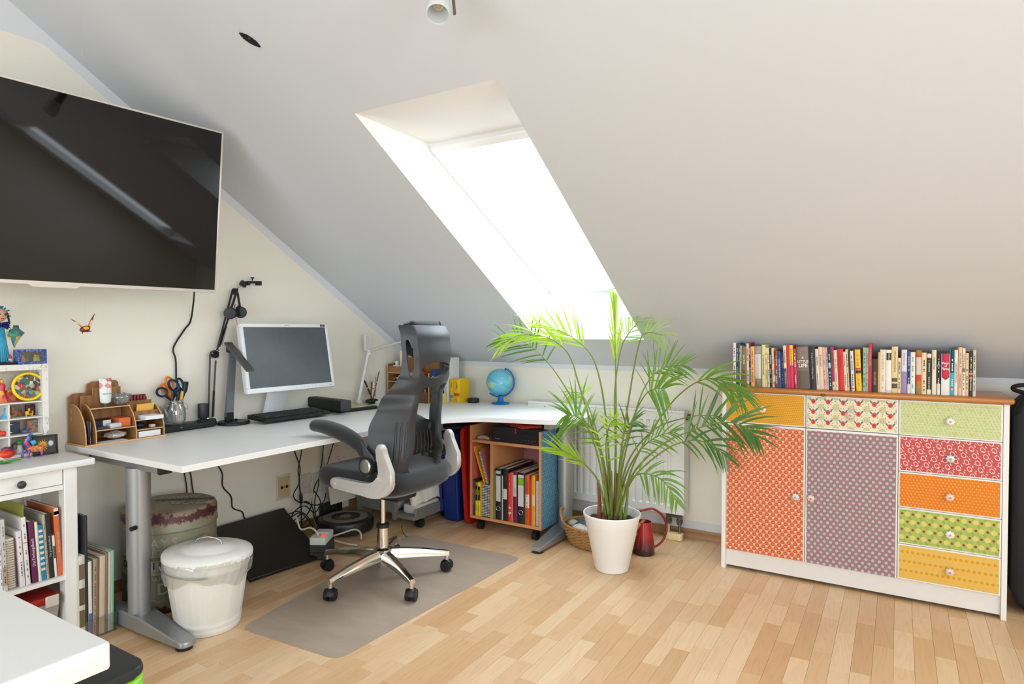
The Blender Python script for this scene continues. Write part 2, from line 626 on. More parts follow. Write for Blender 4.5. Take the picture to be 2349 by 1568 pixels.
# ---------------------------------------------------------------- floor: laminate strips
def floor_mat(name, per_obj):
	m, nt, b = nmat(name)
	if per_obj:
		rnd = N(nt, 'ShaderNodeObjectInfo').outputs['Random']
	else:
		a = N(nt, 'ShaderNodeAttribute', attribute_name='tone')
		rnd = a.outputs['Fac']
	geo = N(nt, 'ShaderNodeNewGeometry')
	off = N(nt, 'ShaderNodeCombineXYZ')
	nt.links.new(mth(nt, 'MULTIPLY', rnd, 37.0), off.inputs[0])
	nt.links.new(mth(nt, 'MULTIPLY', rnd, 91.0), off.inputs[1])
	ad = N(nt, 'ShaderNodeVectorMath', operation='ADD')
	nt.links.new(geo.outputs['Position'], ad.inputs[0])
	nt.links.new(off.outputs[0], ad.inputs[1])
	mp = N(nt, 'ShaderNodeMapping')
	mp.inputs['Scale'].default_value = (14, 1.6, 1)
	nt.links.new(ad.outputs[0], mp.inputs[0])
	wv = N(nt, 'ShaderNodeTexNoise')
	wv.inputs['Scale'].default_value = 1.0
	wv.inputs['Detail'].default_value = 1.0
	nt.links.new(mp.outputs[0], wv.inputs['Vector'])
	rings = mth(nt, 'FRACT', mth(nt, 'MULTIPLY', wv.outputs['Fac'], 9.0))
	rings = mth(nt, 'ABSOLUTE', mth(nt, 'SUBTRACT', rings, 0.5))
	mp2 = N(nt, 'ShaderNodeMapping')
	mp2.inputs['Scale'].default_value = (160, 7, 1)
	nt.links.new(ad.outputs[0], mp2.inputs[0])
	fine = noisef(nt, mp2.outputs[0], 1.0, 4, 0.6)
	base = ramp(nt, rnd, [(0.0, lin((206, 164, 120))), (0.22, lin((214, 174, 131))), (0.5, lin((221, 184, 142))), (0.8, lin((228, 196, 157))), (1.0, lin((216, 178, 137)))])
	f = mth(nt, 'ADD', mth(nt, 'MULTIPLY', rings, 0.55), mth(nt, 'MULTIPLY', fine, 0.6))
	f = mth(nt, 'SUBTRACT', f, 0.42)
	dark = N(nt, 'ShaderNodeMix', data_type='RGBA', blend_type='MULTIPLY')
	nt.links.new(mth(nt, 'MULTIPLY', f, 1.1, clamp=True), dark.inputs[0])
	nt.links.new(base, dark.inputs[6])
	dark.inputs[7].default_value = lin((220, 186, 154))
	nt.links.new(dark.outputs[2], b.inputs['Base Color'])
	b.inputs['Roughness'].default_value = 0.36
	b.inputs['Specular IOR Level'].default_value = 0.45
	MATS[name] = m
	return m
FL1 = floor_mat('beech_laminate', True)
FL2 = floor_mat('beech_laminate_far', False)
g = G()
g.box((0, YF, -0.05), (XR, 0, -0.006))
floor = struct(g.obj('floor', M('floor_underlay', (120, 88, 58), 0.8), ang=0, base=(0, 0, 0)))
SW = 0.0648
rf = random.Random(11)
LENS = [0.20, 0.26, 0.32, 0.38, 0.44]
strips = []
nx = int(XR / SW)
for i in range(nx):
	y = 0
	while y > YF + 0.45:
		L = rf.choice(LENS) if y < 0 else rf.choice(LENS + [0.08, 0.14])
		strips.append((i * SW, y - L, L))
		y -= L
CAMP = Vector((3.05, -3.642))
fw = Vector((-math.sin(0.5473), math.cos(0.5473)))
rt = Vector((fw.y, -fw.x))
def view_area(s):
	c = Vector((s[0] + SW / 2, s[1] + s[2] / 2)) - CAMP
	z = c.dot(fw)
	x = c.dot(rt)
	if z < 0.6:
		return -1
	u = 1174 + 1456 * x / z
	v = 755 + 1456 * 1.2 / z
	if u < 200 or u > 2420 or v > 1660:
		return -1
	return s[2] * SW * 1.2 / z ** 3
strips.sort(key=view_area, reverse=True)
shared = {}
for L in LENS + [0.08, 0.14]:
	gg = G()
	gg.box((0.0003, 0.0003, -0.006), (SW - 0.0003, L - 0.0003, 0), 0.0006)
	me = bpy.data.meshes.new('plank')
	bmesh.ops.recalc_face_normals(gg.bm, faces=gg.bm.faces)
	gg.bm.to_mesh(me)
	gg.bm.free()
	me.materials.append(FL1)
	shared[L] = me
for s in strips[:300]:
	o = bpy.data.objects.new('plank', shared[s[2]])
	o.parent = floor
	o.location = (s[0], s[1], 0)
	struct(o)
	COL.objects.link(o)
g = G()
lay = g.bm.faces.layers.float.new('tone')
for s in strips[300:]:
	t = rf.random()
	f = g.poly([(s[0] + .0003, s[1] + .0003, 0), (s[0] + SW - .0003, s[1] + .0003, 0), (s[0] + SW - .0003, s[1] + s[2] - .0003, 0), (s[0] + .0003, s[1] + s[2] - .0003, 0)])
	f[lay] = t
fo = stuff(g.obj('planks', FL2, floor, ang=0))
# ================================================================ corner desk
DZ = 0.709
DESKW = M('desk_white_laminate', (232, 231, 228), 0.38, var=0.012, vs=6)
EDGE = M('desk_edge_band', (222, 214, 204), 0.45, var=0.02)
desk = thing('corner_desk', 'white L-shaped corner desk on silver T-legs along the left and back walls', 'desk', (0.864, -2.325, 0))
TT = 0.024
def top(name, pts):
	g = G()
	g.prism(pts, 2, DZ - TT, DZ, 0.0015, 1)
	return g.obj(name, DESKW, desk, ang=30)
top('desktop', [(0.012, -2.325), (0.864, -2.325), (0.864, -1.7135), (0.012, -1.7135)])
front = spline([(0.864, -1.7125), (0.866, -1.45), (0.872, -1.15), (0.918, -0.90), (1.03, -0.752), (1.14, -0.695), (1.2445, -0.668)], 6)
top('desktop', [(0.012, -1.7125)] + [(p.x, p.y) for p in front] + [(1.2445, -0.03), (0.012, -0.03)])
fr2 = spline([(1.2455, -0.668), (1.34, -0.647), (1.44, -0.618), (1.53, -0.555), (1.567, -0.44), (1.54, -0.30), (1.47, -0.17), (1.37, -0.075), (1.2455, -0.030)], 5)
top('desktop', [(p.x, p.y) for p in fr2])
def tleg(cx, cy, axis, l0, l1, z1, beam):
	"""column + foot + top beam; axis 0: foot along x, 1: along y; l0..l1 extent of the foot"""
	g = G()
	n = 20
	prof = [(0.043, 0.05), (0.043, 0.30)]
	g.lathe([(0.0, 0.04), (0.041, 0.04), (0.041, 0.285), (0.0, 0.285)], (cx, cy, 0), 24)
	g.lathe([(0.0, 0.285), (0.0445, 0.285), (0.0445, z1), (0.0, z1)], (cx, cy, 0), 24)
	lg = g.obj('leg', GREYMET, desk, ang=40)
	# foot: tapering rounded bar seen from above
	hw0, hw1 = 0.044, 0.034
	c = cx if axis == 0 else cy
	o = cy if axis == 0 else cx
	pts = []
	L = [(l0, 0.030), (c - 0.06, hw0), (c + 0.06, hw0), (l1, hw1)]
	a = [(t, o - h) for t, h in L]
	b = [(t, o + h) for t, h in reversed(L)]
	end = [(l1 + hw1 * 0.8 * math.sin(math.radians(k)), o - hw1 * math.cos(math.radians(k))) for k in range(15, 180, 15)]
	pts = a + end + b
	if axis == 1:
		pts = [(q, p) for p, q in pts]
	g = G()
	v0 = [g.V((p[0], p[1], 0.016)) for p in pts]
	hh = lambda p: 0.075 - 0.042 * min(1, max(0, abs((p[0] if axis == 0 else p[1]) - c) - 0.05) / 0.30)
	v1 = [g.V((p[0], p[1], hh(p) - 0.006)) for p in pts]
	cen = (sum(p[0] for p in pts) / len(pts), sum(p[1] for p in pts) / len(pts))
	v2 = [g.V((cen[0] + (p[0] - cen[0]) * 0.985, cen[1] + (p[1] - cen[1]) * (0.88), hh(p))) if axis == 0 else g.V((cen[0] + (p[0] - cen[0]) * 0.88, cen[1] + (p[1] - cen[1]) * 0.985, hh(p))) for p in pts]
	m = len(pts)
	for i in range(m):
		j = (i + 1) % m
		g.F([v0[i], v0[j], v1[j], v1[i]])
		g.F([v1[i], v1[j], v2[j], v2[i]])
	g.F(v2)
	g.F(list(reversed(v0)))
	ft = g.obj('foot', GREYMET, lg, ang=35)
	for t in (l0 + 0.035, l1 - 0.012):
		q = (t, o) if axis == 0 else (o, t)
		g = G()
		g.lathe([(0, 0), (0.030, 0), (0.030, 0.018), (0.026, 0.022), (0, 0.022)], (q[0], q[1], 0), 18)
		g.obj('glide', BLACK, lg)
	g = G()
	b0, b1 = beam
	if axis == 0:
		g.box((b0, o - 0.022, z1 - 0.005), (b1, o + 0.022, DZ - TT - 0.001), 0.002)
	else:
		g.box((o - 0.022, b0, z1 - 0.005), (o + 0.022, b1, DZ - TT - 0.001), 0.002)
	g.obj('beam', GREYMET, desk)
	return lg
l1 = tleg(0.458, -2.262, 0, 0.10, 0.775, 0.652, (0.14, 0.635))
g = G()
g.box((0.635, -2.286, 0.645), (0.655, -2.238, DZ - TT - 0.0005), 0.002)
g.obj('beam_cap', BLACK, desk)
g = G()
g.box((0.128, -2.290, 0.640), (0.140, -2.234, DZ - TT - 0.0005), 0.002)
g.obj('beam_cap', M('grey_plastic', (95, 97, 98), 0.5), desk)
g = G()
g.cyl((0.490, -2.290, 0.42), (0.497, -2.312, 0.42), 0.009, n=12)
g.obj('screw_knob', BLACK, l1)
tleg(1.400, -0.335, 1, -0.70, -0.10, 0.652, (-0.56, -0.08))
g = G()
g.box((1.05, -0.350, 0.650), (1.376, -0.300, DZ - TT - 0.0005), 0.002)
g.box((0.10, -0.36, 0.650), (1.05, -0.32, DZ - TT - 0.0005), 0.002)
g.obj('rail', GREYMET, desk)
g = G()
g.box((0.40, -2.24, 0.650), (0.44, -0.37, DZ - TT - 0.0005), 0.002)
g.obj('rail', GREYMET, desk)
# third leg near the corner
g = G()
g.lathe([(0.0, 0.0), (0.030, 0.0), (0.030, 0.66), (0.0, 0.66)], (0.13, -0.12, 0), 16)
g.obj('leg', GREYMET, desk)
# ================================================================ chair mat
m, nt, b = nmat('translucent_mat')
nt.nodes.clear()
out = N(nt, 'ShaderNodeOutputMaterial')
tr = N(nt, 'ShaderNodeBsdfTransparent')
tr.inputs[0].default_value = (0.93, 0.90, 0.87, 1)
df = N(nt, 'ShaderNodeBsdfPrincipled')
df.inputs['Base Color'].default_value = lin((200, 182, 164))
df.inputs['Roughness'].default_value = 0.33
mx = N(nt, 'ShaderNodeMixShader')
v = objco(nt, (3, 9, 3))
fac = mth(nt, 'MULTIPLY_ADD', noisef(nt, v, 1.5, 5, 0.65), 0.25, 0.52)
nt.links.new(fac, mx.inputs[0])
nt.links.new(tr.outputs[0], mx.inputs[1])
nt.links.new(df.outputs[0], mx.inputs[2])
nt.links.new(mx.outputs[0], out.inputs[0])
bump(nt, df, noisef(nt, objco(nt, (4, 30, 1)), 3, 4), 0.15)
g = G()
# slightly turned rectangle with rounded corners
A0, B0, C0, D0 = Vector((0.805, -2.055)), Vector((1.325, -2.025)), Vector((1.372, -0.790)), Vector((0.62, -0.805))
quad = [A0, B0, C0, D0]
pts = []
for i in range(4):
	p, q, r = quad[i - 1], quad[i], quad[(i + 1) % 4]
	a = q + (p - q).normalized() * 0.06
	b2 = q + (r - q).normalized() * 0.06
	for k in range(7):
		t = k / 6
		pts.append(tuple(a * (1 - t) ** 2 + q * 2 * t * (1 - t) + b2 * t * t))
g.prism(pts, 2, 0.0006, 0.0030)
tag(g.obj('chair_mat', m, ang=30), 'translucent brown floor mat with rounded corners under the office chair', 'floor mat')
# ================================================================ office chair
CY = -1.352
CX = 0.938
BX, BY = 0.942, -1.376
FAB = M('black_mesh_fabric', (24, 24, 26), 0.85, var=0.25, vs=900, bmp=0.2, bs=1500, sheen=0.3)
SHELL = M('dark_grey_plastic', (50, 52, 54), 0.38, var=0.08, vs=60, bmp=0.06, bs=900)
chair = thing('office_chair', 'black high-back office chair with silver armrest brackets and chrome star base', 'chair', (BX, BY, 0))
HUB = (BX, BY)
g = G()
g.lathe([(0, 0.062), (0.026, 0.062), (0.028, 0.066), (0.028, 0.10), (0.022, 0.102), (0.022, 0.118), (0.040, 0.125), (0.046, 0.150), (0.034, 0.158), (0, 0.158)], (*HUB, 0), 28)
hub = g.obj('base_hub', CHROME, chair)
g = G()
g.lathe([(0, 0.155), (0.027, 0.155), (0.027, 0.255), (0, 0.255)], (*HUB, 0), 24)
g.obj('gas_lift', CHROME, chair)
g = G()
g.lathe([(0, 0.252), (0.031, 0.252), (0.031, 0.268), (0.026, 0.272), (0, 0.272)], (*HUB, 0), 24)
g.obj('collar', BLACK, chair)
g = G()
g.lathe([(0, 0.27), (0.014, 0.27), (0.014, 0.41), (0, 0.41)], (*HUB, 0), 20)
g.obj('piston', CHROME, chair)
ANG = [193, 266, 336, 49, 121]
for a in ANG:
	d = Vector((math.cos(math.radians(a)), math.sin(math.radians(a)), 0))
	nrm = Vector((-d.y, d.x, 0))
	o = Vector((*HUB, 0))
	g = G()
	rings = []
	for t, hw, zt, zb in ((0.020, 0.024, 0.148, 0.100), (0.10, 0.021, 0.142, 0.098), (0.20, 0.017, 0.128, 0.092), (0.300, 0.014, 0.108, 0.084), (0.322, 0.013, 0.103, 0.082)):
		c = o + d * t
		rings.append([g.V(c + nrm * hw * sx + Vector((0, 0, z))) for sx, z in ((-1, zb), (-1.0, (zt + zb) / 2), (-0.55, zt), (0.55, zt), (1.0, (zt + zb) / 2), (1, zb))])
	g.skin(rings)
	leg = g.obj('base_leg', CHROME, chair, ang=50)
	tip = o + d * 0.312
	g = G()
	g.cyl(tip + Vector((0, 0, 0.060)), tip + Vector((0, 0, 0.098)), 0.011, n=14)
	g.obj('caster_stem', CHROME, leg)
	g = G()
	ax = Vector((math.cos(math.radians(a * 1.7 + 20)), math.sin(math.radians(a * 1.7 + 20)), 0))
	ax = Vector((0.92, 0.39, 0)) if a in (266, 336) else ax
	for sgn in (-1, 1):
		g.cyl(tip + ax * (0.006 * sgn) + Vector((0, 0, 0.031)), tip + ax * (0.024 * sgn) + Vector((0, 0, 0.031)), 0.0275, 0.0255, n=22)
	fwd = Vector((-ax.y, ax.x, 0))
	g.tube([tip + fwd * (0.029 * math.cos(q)) + Vector((0, 0, 0.031 + 0.029 * math.sin(q))) for q in [math.radians(t) for t in range(5, 176, 17)]], 0.0035, 8, flat=4.2, up=ax)
	g.obj('caster_wheel', BLACK, leg)
# under-seat mechanism
g = G()
g.box((CX - 0.10, CY - 0.07, 0.395), (CX + 0.14, CY + 0.07, 0.455), 0.012, 2)
g.obj('seat_mechanism', BLACK, chair)
g = G()
g.tube([(CX + 0.02, CY + 0.06, 0.42), (CX + 0.02, CY + 0.24, 0.418)], 0.006, 8)
lv = g.obj('lever', BLACK, chair)
g = G()
g.T = Matrix.Translation((CX + 0.02, CY + 0.275, 0.415)) @ Matrix.Rotation(0.3, 4, 'Y')
g.box((-0.016, -0.045, -0.005), (0.016, 0.045, 0.006), 0.005, 2)
g.obj('lever_paddle', M('pale_grey_plastic', (190, 196, 200), 0.4), lv)
# seat cushion: rounded slab, front edge waterfall
def seat_fn(u, v):
	# u around a superellipse, v from bottom to top
	a = 2 * PI * u
	ex = 0.42
	c, s = math.cos(a), math.sin(a)
	px = math.copysign(abs(c) ** ex, c)
	py = math.copysign(abs(s) ** ex, s)
	prof = [(0.0, 0.0), (0.86, 0.0), (0.97, 0.18), (1.0, 0.45), (0.985, 0.72), (0.93, 0.92), (0.80, 1.0), (0.4, 1.0), (0.0, 1.0)]
	k = v * (len(prof) - 1)
	i = min(int(k), len(prof) - 2)
	f = k - i
	r = prof[i][0] * (1 - f) + prof[i + 1][0] * f
	h = prof[i][1] * (1 - f) + prof[i + 1][1] * f
	x = -0.002 + 0.272 * r * px
	y = 0.238 * r * py
	z0 = 0.450 + 0.012 * (x / 0.26) ** 2 * (1 if x < 0 else 0.3)
	zt = 0.558 + 0.012 * (y / 0.25) ** 2 - (0.018 * max(0, (-x - 0.16) / 0.11) ** 2)
	return (CX + x, CY + y, z0 + (zt - z0) * h)
g = G()
g.grid(seat_fn, 48, 17, closed_u=True)
bmesh.ops.remove_doubles(g.bm, verts=g.bm.verts, dist=1e-4)
g.obj('seat', FAB, chair, ang=180)
# back shell -------------------------------------------------------------
def lerp_tab(tab, z):
	if z <= tab[0][0]:
		return tab[0][1]
	for (a, p), (b, q) in zip(tab, tab[1:]):
		if z <= b:
			t = (z - a) / (b - a)
			t = t * t * (3 - 2 * t)
			return p + (q - p) * t
	return tab[-1][1]
XC = [(0.46, 1.130), (0.54, 1.172), (0.64, 1.192), (0.75, 1.190), (0.88, 1.206), (1.0, 1.232), (1.08, 1.234), (1.16, 1.224), (1.23, 1.200)]
HW = [(0.46, 0.180), (0.50, 0.212), (0.56, 0.226), (0.66, 0.228), (0.75, 0.220), (0.84, 0.198), (0.92, 0.172), (0.98, 0.152), (1.05, 0.144), (1.12, 0.147), (1.18, 0.150), (1.205, 0.150), (1.214, 0.144)]
SAG = [(0.46, 0.10), (0.60, 0.135), (0.75, 0.135), (0.88, 0.115), (0.97, 0.080), (1.0, 0.068), (1.10, 0.060), (1.23, 0.055)]
SHY = [(0.5, 0.0), (0.8, 0.005), (1.0, 0.022), (1.2, 0.028)]
FRC = [(0.46, 0.62), (0.58, 0.56), (0.72, 0.50), (0.90, 0.52), (0.99, 0.70), (1.10, 0.78), (1.23, 0.78)]
def shell_pt(s, z, off=0.0):
	hw = lerp_tab(HW, z)
	fr = lerp_tab(FRC, z)
	q = max(0.0, (abs(s) - 0.46) / 0.54)
	wrap = lerp_tab(SAG, z)
	y = hw * (fr + (1 - fr) * q) if q > 0 else hw * fr * abs(s) / 0.46
	x = lerp_tab(XC, z) - 0.016 * min(1, abs(s) / 0.46) ** 2 - wrap * q ** 1.3
	tx, ty = -wrap * 1.3 * q ** 0.3, hw * (1 - fr)
	l = math.hypot(tx, ty)
	nx, ny = (ty / l, -tx / l) if q > 0 else (1.0, 0.0)
	return Vector((x - off * nx, CY + lerp_tab(SHY, z) + math.copysign(y, s) - off * math.copysign(ny, s), z))
def hole_poly(kind):
	if kind == 'main':
		pts = [(-0.40, 0.585), (-0.30, 0.550), (0.0, 0.538), (0.30, 0.548), (0.46, 0.59), (0.43, 0.65), (0.36, 0.685), (0.37, 0.75), (0.40, 0.85), (0.43, 0.93), (0.40, 0.950), (0.20, 0.942), (-0.10, 0.938), (-0.30, 0.938), (-0.36, 0.92), (-0.36, 0.84), (-0.33, 0.74), (-0.35, 0.66)]
		return [tuple(p) for p in spline([(a, b, 0) for a, b in pts], 5, True)]
	if kind == 'lens':
		pts = [(-0.43, 1.012), (-0.33, 0.992), (-0.1, 0.980), (0.15, 0.983), (0.38, 1.002), (0.46, 1.022), (0.44, 1.034), (0.30, 1.044), (0.05, 1.052), (-0.20, 1.046), (-0.38, 1.028)]
		return [tuple(p) for p in spline([(a, b, 0) for a, b in pts], 4, True)]
	pts = [(-0.84, 1.150), (-0.87, 1.11), (-0.85, 1.06), (-0.78, 1.010), (-0.70, 0.985), (-0.655, 1.000), (-0.64, 1.05), (-0.67, 1.11), (-0.76, 1.15)]
	if kind == 'slotR':
		pts = [(-a, b) for a, b in pts]
	return [tuple(p) for p in spline([(a, b, 0) for a, b in pts], 4, True)]
HOLES = [hole_poly(k) for k in ('main', 'lens', 'slotL', 'slotR')]
def inside(p, poly):
	c = False
	n = len(poly)
	for i in range(n):
		a, b = poly[i], poly[i - 1]
		if (a[1] > p[1]) != (b[1] > p[1]) and p[0] < (b[0] - a[0]) * (p[1] - a[1]) / (b[1] - a[1]) + a[0]:
			c = not c
	return c
def nearest(p, poly):
	best = None
	n = len(poly)
	for i in range(n):
		a, b = Vector(poly[i][:2]), Vector(poly[(i + 1) % n][:2])
		d = b - a
		t = max(0, min(1, (Vector(p) - a).dot(d) / max(1e-12, d.length_squared)))
		q = a + d * t
		# weigh the lateral coordinate in metres
		e = ((q.x - p[0]) * 0.2) ** 2 + (q.y - p[1]) ** 2
		if best is None or e < best[0]:
			best = (e, q)
	return best[1]
g = G()
NU, NV = 76, 132
Z0, Z1 = 0.462, 1.214
par = {}
vs = []
for j in range(NV):
	row = []
	z = Z0 + (Z1 - Z0) * j / (NV - 1)
	for i in range(NU):
		s = -1 + 2 * i / (NU - 1)
		vv = g.V(shell_pt(s, z))
		par[vv] = (s, z)
		row.append(vv)
	vs.append(row)
touched = {}
for j in range(NV - 1):
	for i in range(NU - 1):
		q = [vs[j][i], vs[j][i + 1], vs[j + 1][i + 1], vs[j + 1][i]]
		c = (sum(par[v][0] for v in q) / 4, sum(par[v][1] for v in q) / 4)
		h = next((k for k, hp in enumerate(HOLES) if inside(c, hp)), None)
		if h is None:
			g.F(q)
		else:
			for v in q:
				touched[v] = h
for v, h in touched.items():
	if v.is_valid and v.link_faces:
		q = nearest(par[v], HOLES[h])
		v.co = shell_pt(q.x, q.y)
bmesh.ops.delete(g.bm, geom=[v for v in g.bm.verts if not v.link_faces], context='VERTS')
bmesh.ops.recalc_face_normals(g.bm, faces=g.bm.faces)
back = g.obj('backrest', SHELL, chair, ang=180, fix=False)
md = back.modifiers.new('thick', 'SOLIDIFY')
md.thickness = 0.020
md.offset = 0.0
md = back.modifiers.new('round', 'BEVEL')
md.width = 0.007
md.segments = 3
md.limit_method = 'ANGLE'
md.angle_limit = math.radians(50)
# flutes on the wide left side of the shell
for k in range(3):
	g = G()
	pts = [shell_pt(-0.66 + 0.075 * k + 0.0 * t, 0.585 + 0.02 * k + (0.20 - 0.02 * k) * t, -0.0105) for t in [i / 12 for i in range(13)]]
	g.tube(pts, [0.001 + 0.0055 * math.sin(PI * min(1, (i + 0.5) / 13)) for i in range(13)], 8)
	g.obj('flute', SHELL, back, ang=180)
# head cushion in front of the shell
g = G()
def head_fn(u, v):
	s = -1 + 2 * u
	z = 1.085 + 0.142 * v
	p = shell_pt(s * 0.9, min(z, 1.212), 0.020)
	bul = 0.045 * (1 - abs(s) ** 4) * math.sin(PI * min(1, max(0.0, v * 0.92 + 0.08))) ** 0.6
	return (p.x - bul, p.y, z)
g.grid(head_fn, 28, 14)
bmesh.ops.recalc_face_normals(g.bm, faces=g.bm.faces)
hc = g.obj('head_cushion', FAB, chair, ang=180)
md = hc.modifiers.new('thick', 'SOLIDIFY')
md.thickness = 0.03
md.offset = 0.0
# mesh back panel and lumbar pad (seen through the opening)
g = G()
def lum_fn(u, v):
	s = -0.52 + 1.04 * u
	z = 0.60 + 0.16 * v
	p = shell_pt(s, z, 0.045)
	return (p.x - 0.012 * math.sin(PI * v), p.y, z + 0.02 * math.sin(PI * u))
g.grid(lum_fn, 20, 8)
lum = g.obj('lumbar_pad', M('lumbar_black', (38, 38, 40), 0.5), chair, ang=180)
md = lum.modifiers.new('thick', 'SOLIDIFY')
md.thickness = 0.012
for k in range(9):
	g = G()
	s = -0.45 + 0.9 * k / 8
	pts = [shell_pt(s + 0.03 * math.sin(PI * t), 0.625 + 0.10 * t, 0.040) for t in [i / 6 for i in range(7)]]
	g.tube(pts, 0.0035, 6)
	g.obj('lumbar_rib', M('lumbar_black', (38, 38, 40), 0.5), lum, ang=180)
# brackets + armrests, mirrored
SILV = M('silver_bracket', (205, 201, 196), 0.32, 0.35, var=0.02)
for sg in (-1, 1):
	ZS = -0.016
	yb0 = CY + (-0.240 if sg < 0 else 0.212)
	yb1 = CY + (-0.268 if sg < 0 else 0.240)
	lo, hi = min(yb0, yb1), max(yb0, yb1)
	ctr = [(0.885, 0.505, 0.024), (0.96, 0.502, 0.026), (1.05, 0.499, 0.028), (1.12, 0.500, 0.034), (1.170, 0.520, 0.044), (1.195, 0.560, 0.040), (1.185, 0.610, 0.030), (1.170, 0.655, 0.024), (1.165, 0.685, 0.021)]
	sp = spline([(a + ZS, b, r) for a, b, r in ctr], 5)
	left, right = [], []
	for i, p in enumerate(sp):
		d = (sp[min(i + 1, len(sp) - 1)] - sp[max(i - 1, 0)])
		d = Vector((d.x, d.y)).normalized()
		nn = Vector((-d.y, d.x))
		left.append((p.x + nn.x * p.z, p.y + nn.y * p.z))
		right.append((p.x - nn.x * p.z, p.y - nn.y * p.z))
	e0 = arc(sp[-1].x, sp[-1].y, sp[-1].z, 20, 175, 8)
	e1 = arc(sp[0].x, sp[0].y, sp[0].z, 95, 265, 8)
	poly = right + e0 + list(reversed(left)) + e1
	g = G()
	g.prism(poly, 1, lo, hi, 0.007, 3)
	br = g.obj('arm_bracket', SILV, chair, ang=50)
	# raised inner field and rivets
	outer = yb1
	g = G()
	lf = [((a[0] * 0.70 + b[0] * 0.30), (a[1] * 0.70 + b[1] * 0.30)) for a, b in zip(left, right)][3:-12]
	rg = [((a[0] * 0.30 + b[0] * 0.70), (a[1] * 0.30 + b[1] * 0.70)) for a, b in zip(left, right)][3:-12]
	g.prism(rg + list(reversed(lf)), 1, min(outer, outer + sg * 0.0022), max(outer, outer + sg * 0.0022))
	g.obj('bracket_inset', SILV, br, ang=40)
	for rx, rz in ((0.893, 0.504), (1.075, 0.494)):
		g = G()
		g.cyl((rx + ZS, outer, rz), (rx + ZS, outer + sg * 0.005, rz), 0.0075, 0.006, n=14)
		g.obj('rivet', SILV, br)
	g = G()
	g.cyl((1.150 + ZS, outer + sg * 0.001, 0.578), (1.150 + ZS, outer + sg * 0.0042, 0.578), 0.008, n=16)
	g.obj('bolt_hole', BLACK, br)
	# pivot knuckle and chrome disc
	g = G()
	g.cyl((1.100 + ZS, yb0 - sg * 0.012, 0.607), (1.100 + ZS, yb1 + sg * 0.016, 0.607), 0.040, n=28)
	pv = g.obj('arm_pivot', BLACK, chair, ang=40)
	g = G()
	g.cyl((1.098 + ZS, yb1 + sg * 0.016, 0.607), (1.098 + ZS, yb1 + sg * 0.021, 0.607), 0.031, 0.027, n=28)
	g.obj('chrome_disc', CHROME, pv, ang=40)
	# arm stem from the pivot up to the pad
	ya = CY + (-0.262 if sg < 0 else 0.234)
	g = G()
	pts = spline([(1.100, ya, 0.610), (1.075, ya, 0.640), (1.035, ya, 0.682), (0.99, ya, 0.715)], 5)
	g.tube(pts, [0.028] * 6 + [0.025] * 10, 12, up=(0, 1, 0), flat=0.62)
	g.obj('arm_stem', M('dark_grey_plastic', (50, 52, 54), 0.38), chair, ang=60)
	g = G()
	cl = spline([(0.735, ya, 0.756), (0.79, ya, 0.757), (0.86, ya, 0.748), (0.93, ya, 0.732), (0.99, ya, 0.710), (1.03, ya, 0.684), (1.055, ya, 0.655)], 6)
	n = len(cl)
	rad = []
	for i in range(n):
		t = i / (n - 1)
		e = min(1.0, (t / 0.06)) if t < 0.06 else 1.0
		base = 0.027 + 0.006 * math.sin(PI * min(1, t * 1.15)) - 0.009 * max(0, (t - 0.72) / 0.28)
		rad.append(max(0.004, base * math.sqrt(max(0.05, 1 - (1 - e) ** 2))))
	g.tube(cl, rad, 16, up=(0, 1, 0), flat=1.28)
	g.obj('arm_pad', FAB, chair, ang=180)
# ================================================================ patterned cabinet
def pat_mat(name, base, layers, blotch=None, rough=0.6):
	"""printed paper: base colour + lattices of dots; layer = (px, pz, ox, oz, stagger, r0, r1, colour[, sx])"""
	m, nt, b = nmat(name)
	t = objco(nt)
	sp = N(nt, 'ShaderNodeSeparateXYZ')
	nt.links.new(t, sp.inputs[0])
	X_, Z_ = sp.outputs[0], sp.outputs[2]
	col = lin(base)
	if blotch:
		sc, lo, hi, bc = blotch
		f = noisef(nt, t, sc, 2, 0.6)
		f = mth(nt, 'MULTIPLY', mth(nt, 'SUBTRACT', f, lo), 1.0 / (hi - lo), clamp=True)
		col = mixc(nt, f, col, lin(bc))
	for L in layers:
		px, pz, ox, oz, stg, r0, r1, c = L[:8]
		sx = L[8] if len(L) > 8 else 1.0
		sh = L[9] if len(L) > 9 else 0.0
		v = mth(nt, 'ADD', mth(nt, 'DIVIDE', Z_, pz), oz + 50)
		row = mth(nt, 'FLOOR', v)
		u = mth(nt, 'ADD', mth(nt, 'DIVIDE', X_, px), ox + 50)
		if stg:
			u = mth(nt, 'ADD', u, mth(nt, 'MULTIPLY', row, stg))
		du = mth(nt, 'MULTIPLY', mth(nt, 'SUBTRACT', mth(nt, 'FRACT', u), 0.5), px / sx)
		dv = mth(nt, 'MULTIPLY', mth(nt, 'SUBTRACT', mth(nt, 'FRACT', v), 0.5), pz)
		if sh:
			du = mth(nt, 'ADD', du, mth(nt, 'MULTIPLY', dv, sh))
		d = mth(nt, 'SQRT', mth(nt, 'ADD', mth(nt, 'MULTIPLY', du, du), mth(nt, 'MULTIPLY', dv, dv)))
		soft = max(0.0008, r1 * 0.15)
		k = mth(nt, 'MULTIPLY', mth(nt, 'SUBTRACT', r1 + soft / 2, d), 1 / soft, clamp=True)
		if r0 > 0:
			k = mth(nt, 'MULTIPLY', k, mth(nt, 'MULTIPLY', mth(nt, 'SUBTRACT', d, r0 - soft / 2), 1 / soft, clamp=True))
		col = mixc(nt, k, col, lin(c))
	if isinstance(col, tuple):
		b.inputs['Base Color'].default_value = col
	else:
		nt.links.new(col, b.inputs['Base Color'])
	b.inputs['Roughness'].default_value = rough
	MATS[name] = m
	return m
